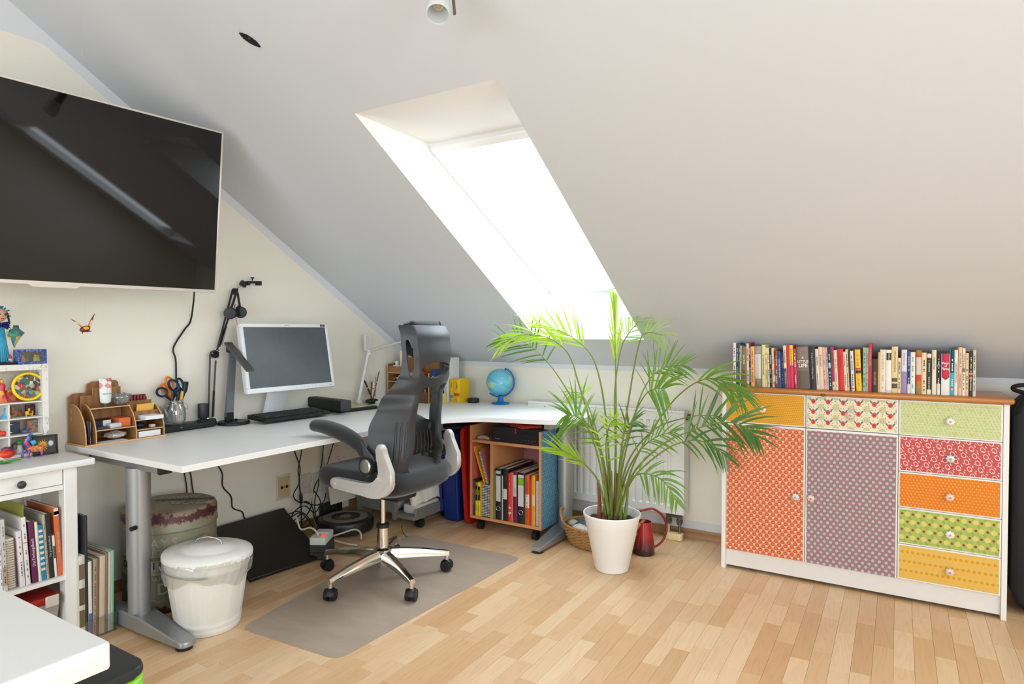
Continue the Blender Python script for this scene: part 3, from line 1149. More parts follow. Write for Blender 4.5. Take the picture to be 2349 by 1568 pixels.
P_YEL = pat_mat('paper_yellow_weave', (214, 148, 12), [(0.0085, 0.0085, 0, 0, 0.33, 0, 0.0024, (238, 186, 60), 1, 0.6)])
P_FLO = pat_mat('paper_folk_flowers', (226, 216, 184), [
	(0.062, 0.048, 0.50, 0.0, 0, 0, 0.0145, (198, 192, 142)),
	(0.062, 0.048, 0.22, 0.30, 0, 0, 0.0075, (84, 132, 150), 0.55, 0.9),
	(0.062, 0.048, 0.80, 0.30, 0, 0, 0.0075, (70, 118, 146), 0.55, -0.9),
	(0.062, 0.048, 0.02, 0.5, 0, 0, 0.0115, (206, 66, 42), 0.8),
	(0.062, 0.048, 0.02, 0.5, 0, 0, 0.0035, (168, 32, 30)),
	(0.031, 0.016, 0.1, 0.2, 0.37, 0, 0.0022, (86, 130, 140)),
	(0.021, 0.024, 0.3, 0.6, 0.29, 0, 0.0020, (196, 104, 76))])
P_LEAF = pat_mat('paper_green_leaves', (203, 204, 152), [
	(0.0125, 0.011, 0, 0, 0.37, 0, 0.0026, (160, 186, 106), 0.7, 0.8),
	(0.017, 0.0145, 0.3, 0.2, 0.41, 0, 0.0030, (172, 192, 118), 0.6, -0.9)], blotch=(60, 0.5, 0.7, (182, 194, 126)))
P_RED = pat_mat('paper_red_fans', (190, 74, 76), [
	(0.038, 0.0285, 0.0, 0.0, 0.28, 0.0085, 0.0112, (236, 204, 184), 0.8, 0.25),
	(0.038, 0.0285, 0.45, 0.55, 0.28, 0, 0.0050, (232, 196, 176), 0.45, 0.9),
	(0.019, 0.0285, 0.2, 0.2, 0.28, 0, 0.0022, (238, 210, 190), 1, 0.6)])
P_ORA = pat_mat('paper_orange_drops', (218, 116, 8), [(0.0135, 0.0125, 0, 0, 0.5, 0, 0.0036, (240, 160, 44), 0.75, 0.4)])
P_GRN = pat_mat('paper_green_roses', (172, 180, 84), [
	(0.0405, 0.034, 0.5, 0.0, 0.5, 0, 0.0105, (206, 200, 106)),
	(0.0405, 0.034, 0.25, 0.5, 0.5, 0, 0.008, (140, 166, 70), 0.7, 0.5),
	(0.0405, 0.034, 0.0, 0.0, 0.5, 0, 0.0052, (148, 58, 40))], blotch=(55, 0.45, 0.65, (150, 172, 76)))
P_SUN = pat_mat('paper_yellow_daisies', (222, 176, 66), [
	(0.0192, 0.0405, 0.0, 0.0, 0.36, 0, 0.0058, (206, 148, 28)),
	(0.0192, 0.0405, 0.0, 0.36, 0.36, 0.0030, 0.0050, (226, 164, 88)),
	(0.0192, 0.0405, 0.0, 0.36, 0.36, 0, 0.0016, (232, 190, 140)),
	(0.0192, 0.0405, 0.0, 0.68, 0.36, 0, 0.0048, (214, 178, 112))])
P_SAL = pat_mat('paper_salmon_rosettes', (216, 146, 104), [
	(0.0286, 0.0355, 0.0, 0.0, 0, 0, 0.0092, (200, 82, 40)),
	(0.0286, 0.0355, 0.5, 0.5, 0, 0, 0.0092, (200, 82, 40)),
	(0.0286, 0.0355, 0.0, 0.0, 0, 0, 0.0040, (222, 120, 70)),
	(0.0286, 0.0355, 0.5, 0.5, 0, 0, 0.0040, (222, 120, 70)),
	(0.0286, 0.0355, 0.0, 0.36, 0, 0.0024, 0.0046, (238, 224, 208)),
	(0.0286, 0.0355, 0.5, 0.86, 0, 0.0024, 0.0046, (238, 224, 208)),
	(0.0095, 0.0089, 0.2, 0.1, 0.5, 0, 0.0014, (204, 98, 56))])
P_MAU = pat_mat('paper_mauve_dots', (160, 120, 116), [
	(0.0060, 0.0089, 0.0, 0.0, 0.5, 0, 0.0016, (128, 90, 94), 1, 0.9),
	(0.0262, 0.0355, 0.0, 0.0, 0, 0, 0.0066, (176, 182, 190)),
	(0.0262, 0.0355, 0.5, 0.5, 0, 0, 0.0066, (176, 182, 190)),
	(0.0262, 0.0355, 0.0, 0.0, 0, 0.0066, 0.0074, (126, 84, 84)),
	(0.0262, 0.0355, 0.5, 0.5, 0, 0.0066, 0.0074, (126, 84, 84))])
PINE = wood('honey_pine', (196, 130, 58), (170, 100, 36), (2.0, 14, 30), 0.32, 4.0, 1.4, 0.25)
cab = thing('sideboard', 'white sideboard with patterned paper doors and drawers and a pine top under the slope', 'cabinet', (2.868, -0.374, 0))
CF = -0.374
CB = -0.045
CABW = M('cabinet_white', (230, 228, 222), 0.45, var=0.015)
for x0, x1, tall in ((2.295, 2.317, 1), (3.421, 3.441, 1)):
	g = G()
	g.box((x0, CF, 0), (x1, CB, 0.893), 0.0015)
	g.obj('side_panel', CABW, cab)
for x0 in (2.672, 3.045):
	g = G()
	g.box((x0, CF + 0.020, 0.10), (x0 + 0.016, CB, 0.893), 0.001)
	g.obj('divider', CABW, cab)
g = G()
g.box((2.317, CB - 0.006, 0.02), (3.421, CB, 0.893))
g.obj('back_panel', CABW, cab)
g = G()
g.box((2.317, CF + 0.014, 0.016), (3.421, CF + 0.030, 0.098), 0.001)
g.obj('kickboard', M('kickboard_white', (224, 219, 212), 0.5, var=0.03), cab)
g = G()
g.box((2.317, CF + 0.022, 0.098), (3.421, CB, 0.112))
g.obj('bottom_panel', CABW, cab)
g = G()
g.box((2.281, -0.402, 0.894), (3.455, -0.032, 0.919), 0.010, 3)
g.obj('top', PINE, cab, ang=60)
g = G()
g.ball((2.755, -0.4021, 0.897), (0.011, 0.0012, 0.007), 12, 6)
g.obj('knot', M('pine_knot', (96, 52, 20), 0.4), cab)
def knob(parent, x, z, col, name='knob'):
	g = G()
	y = CF
	mm = Matrix.Translation((x, y, z)) @ Matrix.Rotation(PI / 2, 4, 'X')
	g.T = mm
	prof = [(0, 0), (0.006, 0), (0.005, 0.010), (0.010, 0.016)]
	g.lathe(prof, n=16)
	rings = []
	n = 40
	for r, zz, am in ((0.008, 0.014, 0.0), (0.0150, 0.017, 0.10), (0.0165, 0.021, 0.12), (0.0140, 0.026, 0.10), (0.0075, 0.029, 0.03)):
		rings.append([g.V((r * (1 + am * math.cos(8 * 2 * PI * i / n)) * math.cos(2 * PI * i / n), r * (1 + am * math.cos(8 * 2 * PI * i / n)) * math.sin(2 * PI * i / n), zz)) for i in range(n)])
	g.skin(rings)
	k = g.obj(name, M('porcelain_%02x%02x%02x' % col, col, 0.12, coat=0.6, var=0.1, vs=150), parent, ang=60)
	g = G()
	g.T = mm
	g.lathe([(0.0, 0.0335), (0.0035, 0.0325), (0.0048, 0.029), (0.0, 0.029)][::-1], n=14)
	g.obj('knob_centre', M('brass_screw', (180, 140, 96), 0.3, 0.7), parent)
	return k
def front(name, x0, x1, z0, z1, pat, kx, kz, kc, lab):
	g = G()
	g.box((x0, CF - 0.0005, z0), (x1, CF + 0.0185, z1), 0.0012)
	f = g.obj(name, CABW, cab)
	f['label'] = lab
	g = G()
	e = 0.006
	g.box((x0 + e * (0.4 if x0 < 2.35 else 1), CF - 0.0016, z0 + (0.002 if name == 'door' else e)), (x1 - e, CF - 0.0004, z1 - 0.010 if name == 'door' else z1 - e))
	g.obj('paper_panel', pat, f, ang=0)
	knob(f, kx, kz, kc)
PW = (236, 232, 226)
PB = (206, 220, 216)
PK = (228, 200, 190)
front('drawer', 2.3185, 2.6785, 0.738, 0.891, P_YEL, 2.491, 0.813, PW, 'yellow weave patterned drawer at the top left')
front('drawer', 2.6810, 3.0525, 0.738, 0.891, P_FLO, 2.866, 0.811, PK, 'folk flower patterned drawer in the top middle')
front('drawer', 3.0550, 3.4195, 0.737, 0.891, P_LEAF, 3.240, 0.811, PW, 'pale green leaf patterned drawer at the top right')
front('drawer', 3.0550, 3.4195, 0.577, 0.735, P_RED, 3.242, 0.653, PB, 'red and cream patterned drawer')
front('drawer', 3.0550, 3.4195, 0.418, 0.575, P_ORA, 3.242, 0.489, PK, 'orange patterned drawer')
front('drawer', 3.0550, 3.4195, 0.258, 0.416, P_GRN, 3.244, 0.330, PW, 'green patterned drawer with dark red dots')
front('drawer', 3.0550, 3.4195, 0.100, 0.256, P_SUN, 3.245, 0.171, PK, 'yellow daisy patterned drawer at the bottom')
front('door', 2.3185, 2.6785, 0.099, 0.735, P_SAL, 2.641, 0.408, PB, 'salmon rosette patterned door')
front('door', 2.6810, 3.0525, 0.099, 0.735, P_MAU, 2.707, 0.411, PK, 'mauve dotted door')
# ---------------------------------------------------------------- books on the sideboard
def book(x, y, z, th, h, d, col, label, group, lean=0.0, rz=0.0, bands=(), title=None, tcol=(240, 238, 230), tsize=None, rough=0.5, name='book', dashes=True, twist=1, tz=None, spiral=False):
	"""upright book: spine faces -Y at local y = 0, thickness along X, leaning by rotation about Y"""
	r = thing(name, label, 'book', (x, y, z), group)
	W = Vector((x, y, z))
	ct = min(0.0022, th * 0.16)
	g = G()
	g.T = Matrix.Translation(W)
	g.box((0, 0.0006, 0), (ct, d, h))
	g.box((th - ct, 0.0006, 0), (th, d, h))
	bul = 0.0016 if th > 0.012 else 0.0008
	pr = [(0.0, 0.003), (th * 0.06, 0.0008), (th * 0.3, -bul * 0.8), (th * 0.5, -bul), (th * 0.7, -bul * 0.8), (th * 0.94, 0.0008), (th, 0.003), (th * 0.5, 0.003)]
	g.prism(pr, 2, 0, h)
	mats = C(col, rough, var=0.05)
	g.obj('cover', mats, r, ang=30)
	g = G()
	g.T = Matrix.Translation(W)
	g.box((ct, 0.003, 0.0015), (th - ct, d - 0.002, h - 0.0025))
	g.obj('pages', PAPER, r, ang=0)
	for z0, z1, bc in bands:
		g = G()
		g.T = Matrix.Translation(W)
		pr2 = [(a if 0 < i < 6 else (0.0004 if i == 0 else th - 0.0004), b - 0.0005) for i, (a, b) in enumerate(pr[:7])]
		lo = [g.V((a, b, z0 * h)) for a, b in pr2]
		hi = [g.V((a, b, z1 * h)) for a, b in pr2]
		for i in range(6):
			g.F([lo[i], lo[i + 1], hi[i + 1], hi[i]])
		g.obj('spine_band', C(bc, rough, var=0.05), r, ang=60)
	fy = y - bul - 0.0011
	if title:
		ts = tsize or min(0.016, th * 0.72)
		for k, ln in enumerate(title if isinstance(title, list) else [title]):
			tx, zz, sz, dirn, tc = (ln if isinstance(ln, tuple) else (ln, 0.55, ts, 1, tcol))
			if dirn == 1:
				text('lettering', tx, sz, C(tc, 0.5, var=0), r, (x + th / 2, fy, z + h * zz), (0, 0, -1), (1, 0, 0))
			elif dirn == -1:
				text('lettering', tx, sz, C(tc, 0.5, var=0), r, (x + th / 2, fy, z + h * zz), (0, 0, 1), (-1, 0, 0))
			else:
				text('lettering', tx, sz, C(tc, 0.5, var=0), r, (x + th / 2, fy, z + h * zz), (1, 0, 0), (0, 0, 1), bold=True)
	elif dashes and th > 0.008:
		# worn, unreadable spine print: rows of short strokes
		rr = random.Random(int(x * 9000) + int(h * 5000))
		g = G()
		g.T = Matrix.Translation((x, fy, z))
		zt = h * 0.88
		while zt > h * 0.12:
			ln = rr.uniform(0.003, 0.009)
			if rr.random() < 0.72 and not (h * 0.48 < zt < h * 0.56):
				w = min(0.0022, th * 0.14)
				g.box((th / 2 - w, -0.0003, zt - ln), (th / 2 + w, 0.0003, zt))
			zt -= ln + 0.0022
		if len(g.bm.faces):
			stuff(g.obj('lettering', C(tcol, 0.5, var=0), r, ang=0))
		else:
			g.bm.free()
	r.rotation_euler = (0, lean, rz)
	return r
SPY = -0.366
# (left px at foot, right px at foot, top px, colour, label words, options)
DK = (48, 44, 42)
BK = [
 (1681.0, 1688.0, 784.5, (226, 222, 220), 'tall white book, first of the row on the sideboard', dict(bands=[(0.30, 0.31, (70, 70, 75))], tcol=(150, 60, 70))),
 (1688.0, 1693.6, 785, (44, 54, 64), 'tall slate book right of the first white one', dict(tcol=(200, 200, 200))),
 (1693.6, 1697.8, 785.5, (58, 92, 102), 'thin teal book beside the tall slate book', dict(tcol=(190, 200, 200))),
 (1697.8, 1700.0, 791, (228, 222, 210), 'very thin white book between the teal and olive books', dict(dashes=False)),
 (1700.0, 1713.6, 793, (128, 106, 70), 'olive brown book with white script on the spine', dict(title=[('Just Kids', 0.67, 0.0135, 1, (238, 234, 222)), ('Patti Smith', 0.30, 0.0085, 1, (60, 48, 30))], bands=[])),
 (1713.6, 1718.8, 786, (226, 216, 196), 'tall cream book right of the olive brown book', dict(tcol=(60, 60, 110))),
 (1718.8, 1723.0, 784.5, (142, 36, 50), 'tall maroon book, its lower spine dark', dict(bands=[(0.0, 0.62, (52, 40, 44))], tcol=(235, 225, 220))),
 (1723.0, 1731.5, 793, (238, 178, 100), 'apricot book beside the tall maroon book', dict(tcol=(160, 110, 60))),
 (1731.8, 1747.4, 792, (150, 138, 126), 'grey book with a broad blank label on its spine', dict(bands=[(0.20, 0.80, (214, 208, 206)), (0.02, 0.18, (136, 122, 112)), (0.82, 0.98, (160, 150, 140))], tcol=(190, 178, 174))),
 (1748.4, 1756.2, 789, (224, 214, 150), 'pale yellow book with dark lettering on the spine', dict(title=[('IS YOUR LAND AVAILABLE', 0.52, 0.0085, 1, (60, 52, 40))])),
 (1756.2, 1760.6, 796, (228, 212, 178), 'cream paperback right of the pale yellow book', dict(tcol=(110, 90, 70))),
 (1760.6, 1766.2, 796.5, (232, 220, 190), 'ivory paperback left of a thin black book', dict(tcol=(90, 80, 70))),
 (1766.2, 1772.2, 797, (40, 38, 38), 'thin black paperback among cream ones on the left', dict(tcol=(200, 196, 186))),
 (1772.2, 1777.0, 796, (232, 200, 152), 'peach cream paperback right of the thin black one', dict(tcol=(150, 90, 60))),
 (1777.0, 1779.4, 817, (70, 76, 92), 'short thin book with white and blue blocks on its spine', dict(bands=[(0.2, 0.4, (220, 215, 205)), (0.6, 0.8, (190, 80, 60))], dashes=False)),
 (1779.4, 1785.6, 802, (150, 62, 48), 'rust red paperback left of the blue one', dict(tcol=(230, 210, 190))),
 (1785.8, 1792.6, 803.5, (28, 84, 142), 'bright blue paperback with white lettering', dict(title=[('HALF BROKEN HORSES', 0.52, 0.0085, 1, (225, 228, 230))])),
 (1792.6, 1799.4, 806, (32, 34, 62), 'dark navy paperback right of the bright blue one', dict(tcol=(180, 70, 70))),
 (1799.0, 1805.8, 790.5, (228, 216, 192), 'cream topped book, its lower half slate blue', dict(bands=[(0.0, 0.46, (62, 80, 110))], title=[('THE LUMINARIES', 0.74, 0.008, 1, (50, 46, 44)), ('ELEANOR CATTON', 0.24, 0.0065, 1, (226, 222, 214))])),
 (1805.8, 1812.6, 791.5, (206, 42, 46), 'slim red book beside the cream and slate blue one', dict(dashes=False)),
 (1812.6, 1821.6, 790, (206, 44, 96), 'book fading from yellow down to pink on its spine', dict(bands=[(0.62, 1.0, (240, 216, 24)), (0.53, 0.62, (232, 190, 150))], title=[('HARUKI MURAKAMI', 0.72, 0.0095, 1, (70, 70, 40))])),
 (1821.6, 1830.0, 798, (188, 62, 80), 'dusty red book left of the wide photograph spine', dict(tcol=(240, 225, 220))),
 (1831.0, 1858.5, 793.5, (122, 104, 92), 'wide book with bold white words over a photograph spine', dict(bands=[(0.02, 0.42, (104, 88, 76)), (0.70, 0.98, (134, 116, 104))], title=[('A', 0.735, 0.0125, 0, (240, 236, 228)), ('LITTLE', 0.645, 0.0165, 0, (240, 236, 228)), ('LIFE', 0.545, 0.0235, 0, (240, 236, 228))])),
 (1859.0, 1873.6, 795, (38, 37, 37), 'thick black book right of the wide photograph spine', dict(title=[("As long as it's in a small happy place", 0.56, 0.0085, 1, (206, 202, 196))])),
 (1873.8, 1881.0, 798.5, (228, 210, 196), 'pinkish cream paperback next to the thick black book', dict(tcol=(150, 110, 110))),
 (1881.4, 1889.6, 794, (222, 206, 178), 'cream book with large grey letters on its spine', dict(title=[('FLYING LEAP', 0.68, 0.0095, 1, (90, 80, 66))])),
 (1889.6, 1897.0, 795, (236, 168, 148), 'salmon pink paperback in the middle of the row', dict(tcol=(160, 90, 80))),
 (1897.0, 1901.8, 795, (168, 186, 204), 'pale blue paperback beside the salmon pink one', dict(tcol=(90, 100, 120))),
 (1902.0, 1909.4, 796, (48, 44, 42), 'dark paperback with a pale blue patch on its spine', dict(bands=[(0.52, 0.64, (150, 176, 186))], tcol=(225, 220, 210))),
 (1909.6, 1916.2, 793.5, (160, 62, 92), 'raspberry book with a cream foot on its spine', dict(bands=[(0.0, 0.20, (224, 204, 172))], tcol=(120, 40, 60))),
 (1916.4, 1923.6, 801.5, (226, 208, 178), 'plain cream paperback left of the thick red book', dict(tcol=(170, 150, 120))),
 (1924.4, 1938.0, 799, (208, 38, 38), 'thick bright red book in the middle of the row', dict(title=[('Die Blechtrommel', 0.70, 0.008, 1, (120, 20, 20))])),
 (1938.0, 1943.4, 805, (230, 212, 182), 'cream paperback right of the thick red book', dict(tcol=(120, 90, 70))),
 (1943.4, 1949.0, 799.5, (212, 192, 152), 'tan book left of a thin black book in mid row', dict(tcol=(70, 60, 50))),
 (1949.0, 1953.6, 803, (36, 35, 36), 'thin black book right of the tan one in mid row', dict(tcol=(170, 165, 160))),
 (1953.8, 1961.2, 803, (232, 218, 204), 'white paperback with a small orange oval at its foot', dict(tcol=(90, 80, 80), bands=[(0.045, 0.075, (214, 96, 50))])),
 (1961.2, 1964.4, 810, (54, 52, 50), 'thin dark paperback left of the yellow book', dict(dashes=False)),
 (1964.8, 1977.6, 800, (238, 188, 32), 'thick yellow book in the middle of the row', dict(bands=[(0.515, 0.56, (206, 70, 40)), (0.43, 0.50, (60, 50, 30))], tcol=(180, 120, 20))),
 (1978.6, 1985.2, 795, (152, 178, 154), 'left one of two sage green paperbacks', dict(tcol=(70, 90, 80))),
 (1985.2, 1991.4, 795.5, (150, 176, 152), 'right one of two sage green paperbacks', dict(tcol=(70, 90, 80))),
 (1991.6, 1999.0, 786.5, (210, 34, 50), 'tallest red book near the middle of the row', dict(title=[('DIE UNENDLICHEN', 0.72, 0.009, 1, (236, 160, 150))])),
 (1999.4, 2013.0, 822, (52, 40, 32), 'short dark brown book right of the tallest red one', dict(title=[('GRAUPNER', 0.42, 0.0115, 1, (206, 150, 60))])),
 (2013.6, 2017.6, 806, (222, 178, 112), 'thin tan paperback right of the short dark brown book', dict(dashes=False)),
 (2018.2, 2031.4, 800, (232, 216, 190), 'thick cream paperback left of the white book', dict(tcol=(190, 172, 140))),
 (2032.0, 2044.4, 800.5, (234, 230, 220), 'white book with a dark block high on its spine', dict(bands=[(0.76, 0.93, (38, 50, 50)), (0.03, 0.04, (60, 60, 60))], title=[('PURPLE', 0.845, 0.0085, 1, (230, 228, 222))])),
 (2045.0, 2059.0, 793, (226, 202, 148), 'tall beige book with red capitals on its spine', dict(title=[('VERY SPECIAL PEOPLE', 0.68, 0.0095, 1, (178, 60, 36))], bands=[(0.10, 0.20, (90, 76, 50)), (0.24, 0.32, (90, 76, 50))])),
 (2059.4, 2066.0, 819, (230, 214, 168), 'short cream book right of the tall beige one', dict(bands=[(0.55, 0.9, (206, 196, 178))], tcol=(110, 90, 60))),
 (2066.6, 2080.4, 800, (150, 132, 170), 'lilac book, pale above and darker below', dict(bands=[(0.50, 1.0, (226, 214, 222))], title=[('Daniel Deronda', 0.78, 0.0085, 1, (120, 100, 120))])),
 (2080.6, 2087.8, 803.5, (30, 52, 98), 'slim navy book with a white foot on its spine', dict(bands=[(0.0, 0.22, (226, 222, 214)), (0.52, 1.0, (38, 78, 138))], tcol=(190, 195, 210))),
 (2088.0, 2098.8, 806, (226, 230, 222), 'mint white paperback right of the slim navy book', dict(tcol=(140, 160, 150))),
 (2100.0, 2113.6, 801.5, (196, 62, 32), 'red and olive book with a speckled white label', dict(bands=[(0.0, 0.20, (160, 130, 44)), (0.20, 0.30, (186, 110, 40)), (0.44, 0.84, (214, 200, 180)), (0.9, 1.0, (150, 122, 40)), (0.04, 0.18, (226, 212, 150))], dashes=False)),
 (2113.8, 2124.6, 807, (232, 204, 164), 'peach paperback left of the black and white spine', dict(tcol=(80, 64, 50))),
 (2125.2, 2136.2, 809.5, (40, 46, 44), 'black paperback with white ends on its spine', dict(bands=[(0.0, 0.12, (230, 222, 204)), (0.90, 1.0, (230, 222, 204))], tcol=(190, 184, 170))),
 (2137.4, 2147.2, 801, (230, 216, 182), 'cream book with small dark title running down', dict(title=[('National Tango', 0.70, 0.0085, 1, (60, 52, 44))])),
 (2147.8, 2157.0, 809.5, (34, 34, 38), 'black book with a white foot right of the cream one', dict(bands=[(0.0, 0.27, (228, 224, 216)), (0.68, 0.74, (110, 120, 160))], tcol=(200, 198, 190))),
 (2158.6, 2178.4, 810, (228, 224, 216), 'wide white book with a crimson wedge above', dict(bands=[(0.44, 1.0, (196, 28, 62))], title=[('Fear', 0.775, 0.0135, 0, (240, 224, 220)), ('of', 0.705, 0.0105, 0, (240, 224, 220)), ('Flying', 0.640, 0.0135, 0, (240, 224, 220))], wedge=True)),
 (2178.8, 2188.4, 800.5, (70, 164, 186), 'turquoise book, dark teal and black above', dict(bands=[(0.50, 1.0, (20, 60, 70)), (0.12, 0.17, (220, 110, 80))], tcol=(220, 226, 226))),
 (2188.8, 2196.6, 801, (230, 224, 212), 'white paperback right of the turquoise book', dict(title=[('LIEBLINGS ERINNERUNG', 0.50, 0.0075, 1, (140, 132, 122))])),
 (2197.6, 2206.2, 794.5, (232, 188, 144), 'tall peach book near the right end of the row', dict(tcol=(170, 120, 90))),
 (2207.0, 2213.4, 797, (228, 224, 214), 'slim white book beside the tall peach one', dict(bands=[(0.50, 0.58, (110, 112, 116))], tcol=(120, 116, 110))),
 (2214.0, 2221.4, 808, (230, 192, 136), 'apricot paperback left of the black book at the right end', dict(tcol=(90, 70, 50))),
 (2222.0, 2231.0, 805.5, (44, 46, 46), 'black book with a pink mark at the right end', dict(bands=[(0.48, 0.53, (206, 140, 140)), (0.38, 0.43, (150, 140, 70))], tcol=(190, 190, 186))),
 (2231.4, 2238.0, 801, (216, 200, 170), 'last book of the row with a patterned cream spine', dict(tcol=(70, 62, 54))),
]
CAMV = Vector((3.050, -3.642, 1.200))
FWD = Vector((-math.sin(0.5473) * math.cos(0.0198), math.cos(0.5473) * math.cos(0.0198), -math.sin(0.0198)))
RGT = Vector((math.cos(0.5473), math.sin(0.5473), 0))
UPV = RGT.cross(FWD)
def ray(u, v):
	return FWD + RGT * ((u - 1174.5) / 1455.82) + UPV * (-(v - 784) / 1455.82)
def on_y(u, v, y):
	r = ray(u, v)
	return CAMV + r * ((y - CAMV.y) / r.y)
def on_x(u, v, x):
	r = ray(u, v)
	return CAMV + r * ((x - CAMV.x) / r.x)
def on_z(u, v, z):
	r = ray(u, v)
	return CAMV + r * ((z - CAMV.z) / r.z)
rb = random.Random(5)
LEAN = 0.0
for i, (u0, u1, vt, col, lab, kw) in enumerate(BK):
	vb = 881.5 + (u0 - 1681) * (906.5 - 881.5) / (2238 - 1681)
	x0 = on_y(u0, vb, SPY).x
	x1 = on_y(u1, vb, SPY).x
	h = on_y((u0 + u1) / 2, vt + 1.5, SPY).z - 0.9195
	kw = dict(kw)
	wedge = kw.pop('wedge', False)
	ln = 0.0 if i < 4 else -0.02 if i < 11 else -0.035 if i < 21 else -0.05 if i < 38 else 0.0
	dl = LEAN - ln
	LEAN = ln
	th = (x1 - x0) * 0.985
	if dl > 0.001:
		x0 += h * dl
		th = max(th - h * dl, 0.004)
	d = min(0.128, 0.112 + 0.02 * rb.random())
	zt = 0.9195 + h
	lim = (zt - 0.9775) / 0.6142        # depth before the roof slope is met at the book's top
	d = min(d, -SPY - lim - 0.006)
	bo = book(x0, SPY, 0.9195, th, h, max(d, 0.05), col, lab, 'books on the sideboard', lean=ln, **kw)
	if wedge:
		g = G()
		g.poly([(x0 + 0.0006, SPY - 0.0026, 0.9195 + h * 0.44), (x0 + th - 0.0006, SPY - 0.0026, 0.9195 + h * 0.44), (x0 + th / 2, SPY - 0.0028, 0.9195 + h * 0.365)])
		g.obj('spine_wedge', C((150, 30, 48), 0.5, var=0.05), bo, ang=0)
# ================================================================ television on a wall arm
TVN = Vector((math.cos(-0.091), math.sin(-0.091), 0))
TVD = Vector((-math.sin(-0.091), math.cos(-0.091), 0))
TVU = Vector((0, 0, 1)) * math.cos(0.107) + TVN * math.sin(0.107)
TVF = TVD.cross(TVU)
TW, TH_ = 1.246, 0.714
RTc = Vector((0.479, -1.886, 2.075))
LB = RTc - TVD * TW - TVU * TH_
TM = Matrix(((TVD.x, TVU.x, TVF.x, LB.x), (TVD.y, TVU.y, TVF.y, LB.y), (TVD.z, TVU.z, TVF.z, LB.z), (0, 0, 0, 1)))
tv = thing('television', 'large black flat television tilted down on a wall arm at the left', 'television', LB)
TVFR = M('tv_frame_silver', (214, 208, 202), 0.25, 0.6, var=0.02)
g = G()
g.T = TM
g.box((0.004, 0.012, -0.040), (TW - 0.004, TH_ - 0.004, -0.006), 0.004)
g.obj('back_cover', BLACK, tv)
g = G()
g.T = TM
for a, b in (((0, 0, -0.020), (TW, 0.014, 0.002)), ((0, TH_ - 0.008, -0.020), (TW, TH_, 0.002)), ((0, 0.014, -0.020), (0.008, TH_ - 0.008, 0.002)), ((TW - 0.008, 0.014, -0.020), (TW, TH_ - 0.008, 0.002))):
	g.box(a, b, 0.001)
g.obj('bezel', TVFR, tv)
g = G()
g.T = TM
g.prism([(TW / 2 - 0.085, 0.002), (TW / 2 - 0.07, -0.008), (TW / 2 + 0.07, -0.008), (TW / 2 + 0.085, 0.002)], 2, -0.018, 0.003)
g.obj('logo_plate', TVFR, tv)
g = G()
g.T = TM
g.box((0.008, 0.014, -0.006), (TW - 0.008, TH_ - 0.008, 0.0))
g.obj('screen', M('tv_screen', (7, 6, 6), 0.035, spec=0.55, var=0), tv, ang=0)
g = G()
c = TM @ Vector((TW / 2, TH_ / 2, -0.042))
g.T = TM
g.box((TW / 2 - 0.20, TH_ / 2 - 0.15, -0.052), (TW / 2 + 0.20, TH_ / 2 + 0.15, -0.040), 0.002)
pl = g.obj('mount_plate', BLACK, tv)
g = G()
g.box((0.001, c.y - 0.12, c.z - 0.13), (0.022, c.y + 0.12, c.z + 0.13), 0.002)
g.obj('wall_plate', BLACK, tv)
g = G()
g.tube([(0.02, c.y - 0.02, c.z), ((c.x + 0.02) / 2, c.y + 0.16, c.z), (c.x, c.y, c.z)], 0.02, 8)
g.obj('swing_arm', BLACK, tv, ang=60)
CABLE = M('cable_black', (28, 27, 27), 0.5)
def px_x(pts, x):
	return [on_x(u, v, x) for u, v in pts]
g = G()
g.tube(spline([on_x(446, 655, 0.30), on_x(444, 690, 0.12), on_x(437, 736, 0.012), on_x(423, 756, 0.012), on_x(398, 797, 0.012), on_x(403, 825, 0.012), on_x(404, 866, 0.012), on_x(404, 900, 0.02), (0.02, -1.93, 0.735)], 6), 0.0042, 8)
tag(g.obj('television_cable', CABLE, ang=180), 'black cable snaking down the wall below the television', 'cable')
# ================================================================ monitor
mon = thing('monitor', 'white framed computer monitor with a dusty grey screen on the desk', 'monitor', (0.20, -1.325, DZ))
MA, MT = -0.047, 0.186
mn = Vector((math.cos(MA), math.sin(MA), 0))
mdv = Vector((-math.sin(MA), math.cos(MA), 0))
mu = Vector((0, 0, 1)) * math.cos(MT) - mn * math.sin(MT)
mf = mdv.cross(mu)
mo = Vector((0.259, -1.325, 0.873)) - mdv * 0.278
MM = Matrix(((mdv.x, mu.x, mf.x, mo.x), (mdv.y, mu.y, mf.y, mo.y), (mdv.z, mu.z, mf.z, mo.z), (0, 0, 0, 1)))
MW, MH = 0.556, 0.365
MONW = M('monitor_white_plastic', (228, 229, 230), 0.4, var=0.01)
g = G()
g.T = MM
g.box((0.004, 0.004, -0.045), (MW - 0.004, MH - 0.004, -0.012), 0.008, 2)
g.obj('housing', MONW, mon)
g = G()
g.T = MM
bz = 0.018
for a, b in (((0, 0, -0.022), (MW, 0.026, 0.0)), ((0, MH - 0.020, -0.022), (MW, MH, 0.0)), ((0, 0.026, -0.022), (bz, MH - 0.020, 0.0)), ((MW - bz, 0.026, -0.022), (MW, MH - 0.020, 0.0))):
	g.box(a, b, 0.003, 2)
bzo = g.obj('bezel', MONW, mon)
g = G()
g.T = MM
g.box((bz, 0.026, -0.014), (MW - bz, MH - 0.020, -0.003))
scm, nt, b = nmat('dusty_screen')
v = objco(nt)
f = noisef(nt, v, 9, 6, 0.7)
col = mixc(nt, mth(nt, 'MULTIPLY', mth(nt, 'SUBTRACT', f, 0.35), 1.6, clamp=True), lin((74, 80, 84)), lin((92, 98, 102)))
sm = mth(nt, 'MULTIPLY', mth(nt, 'SUBTRACT', noisef(nt, v, 22, 4, 0.75), 0.62), 5.0, clamp=True)
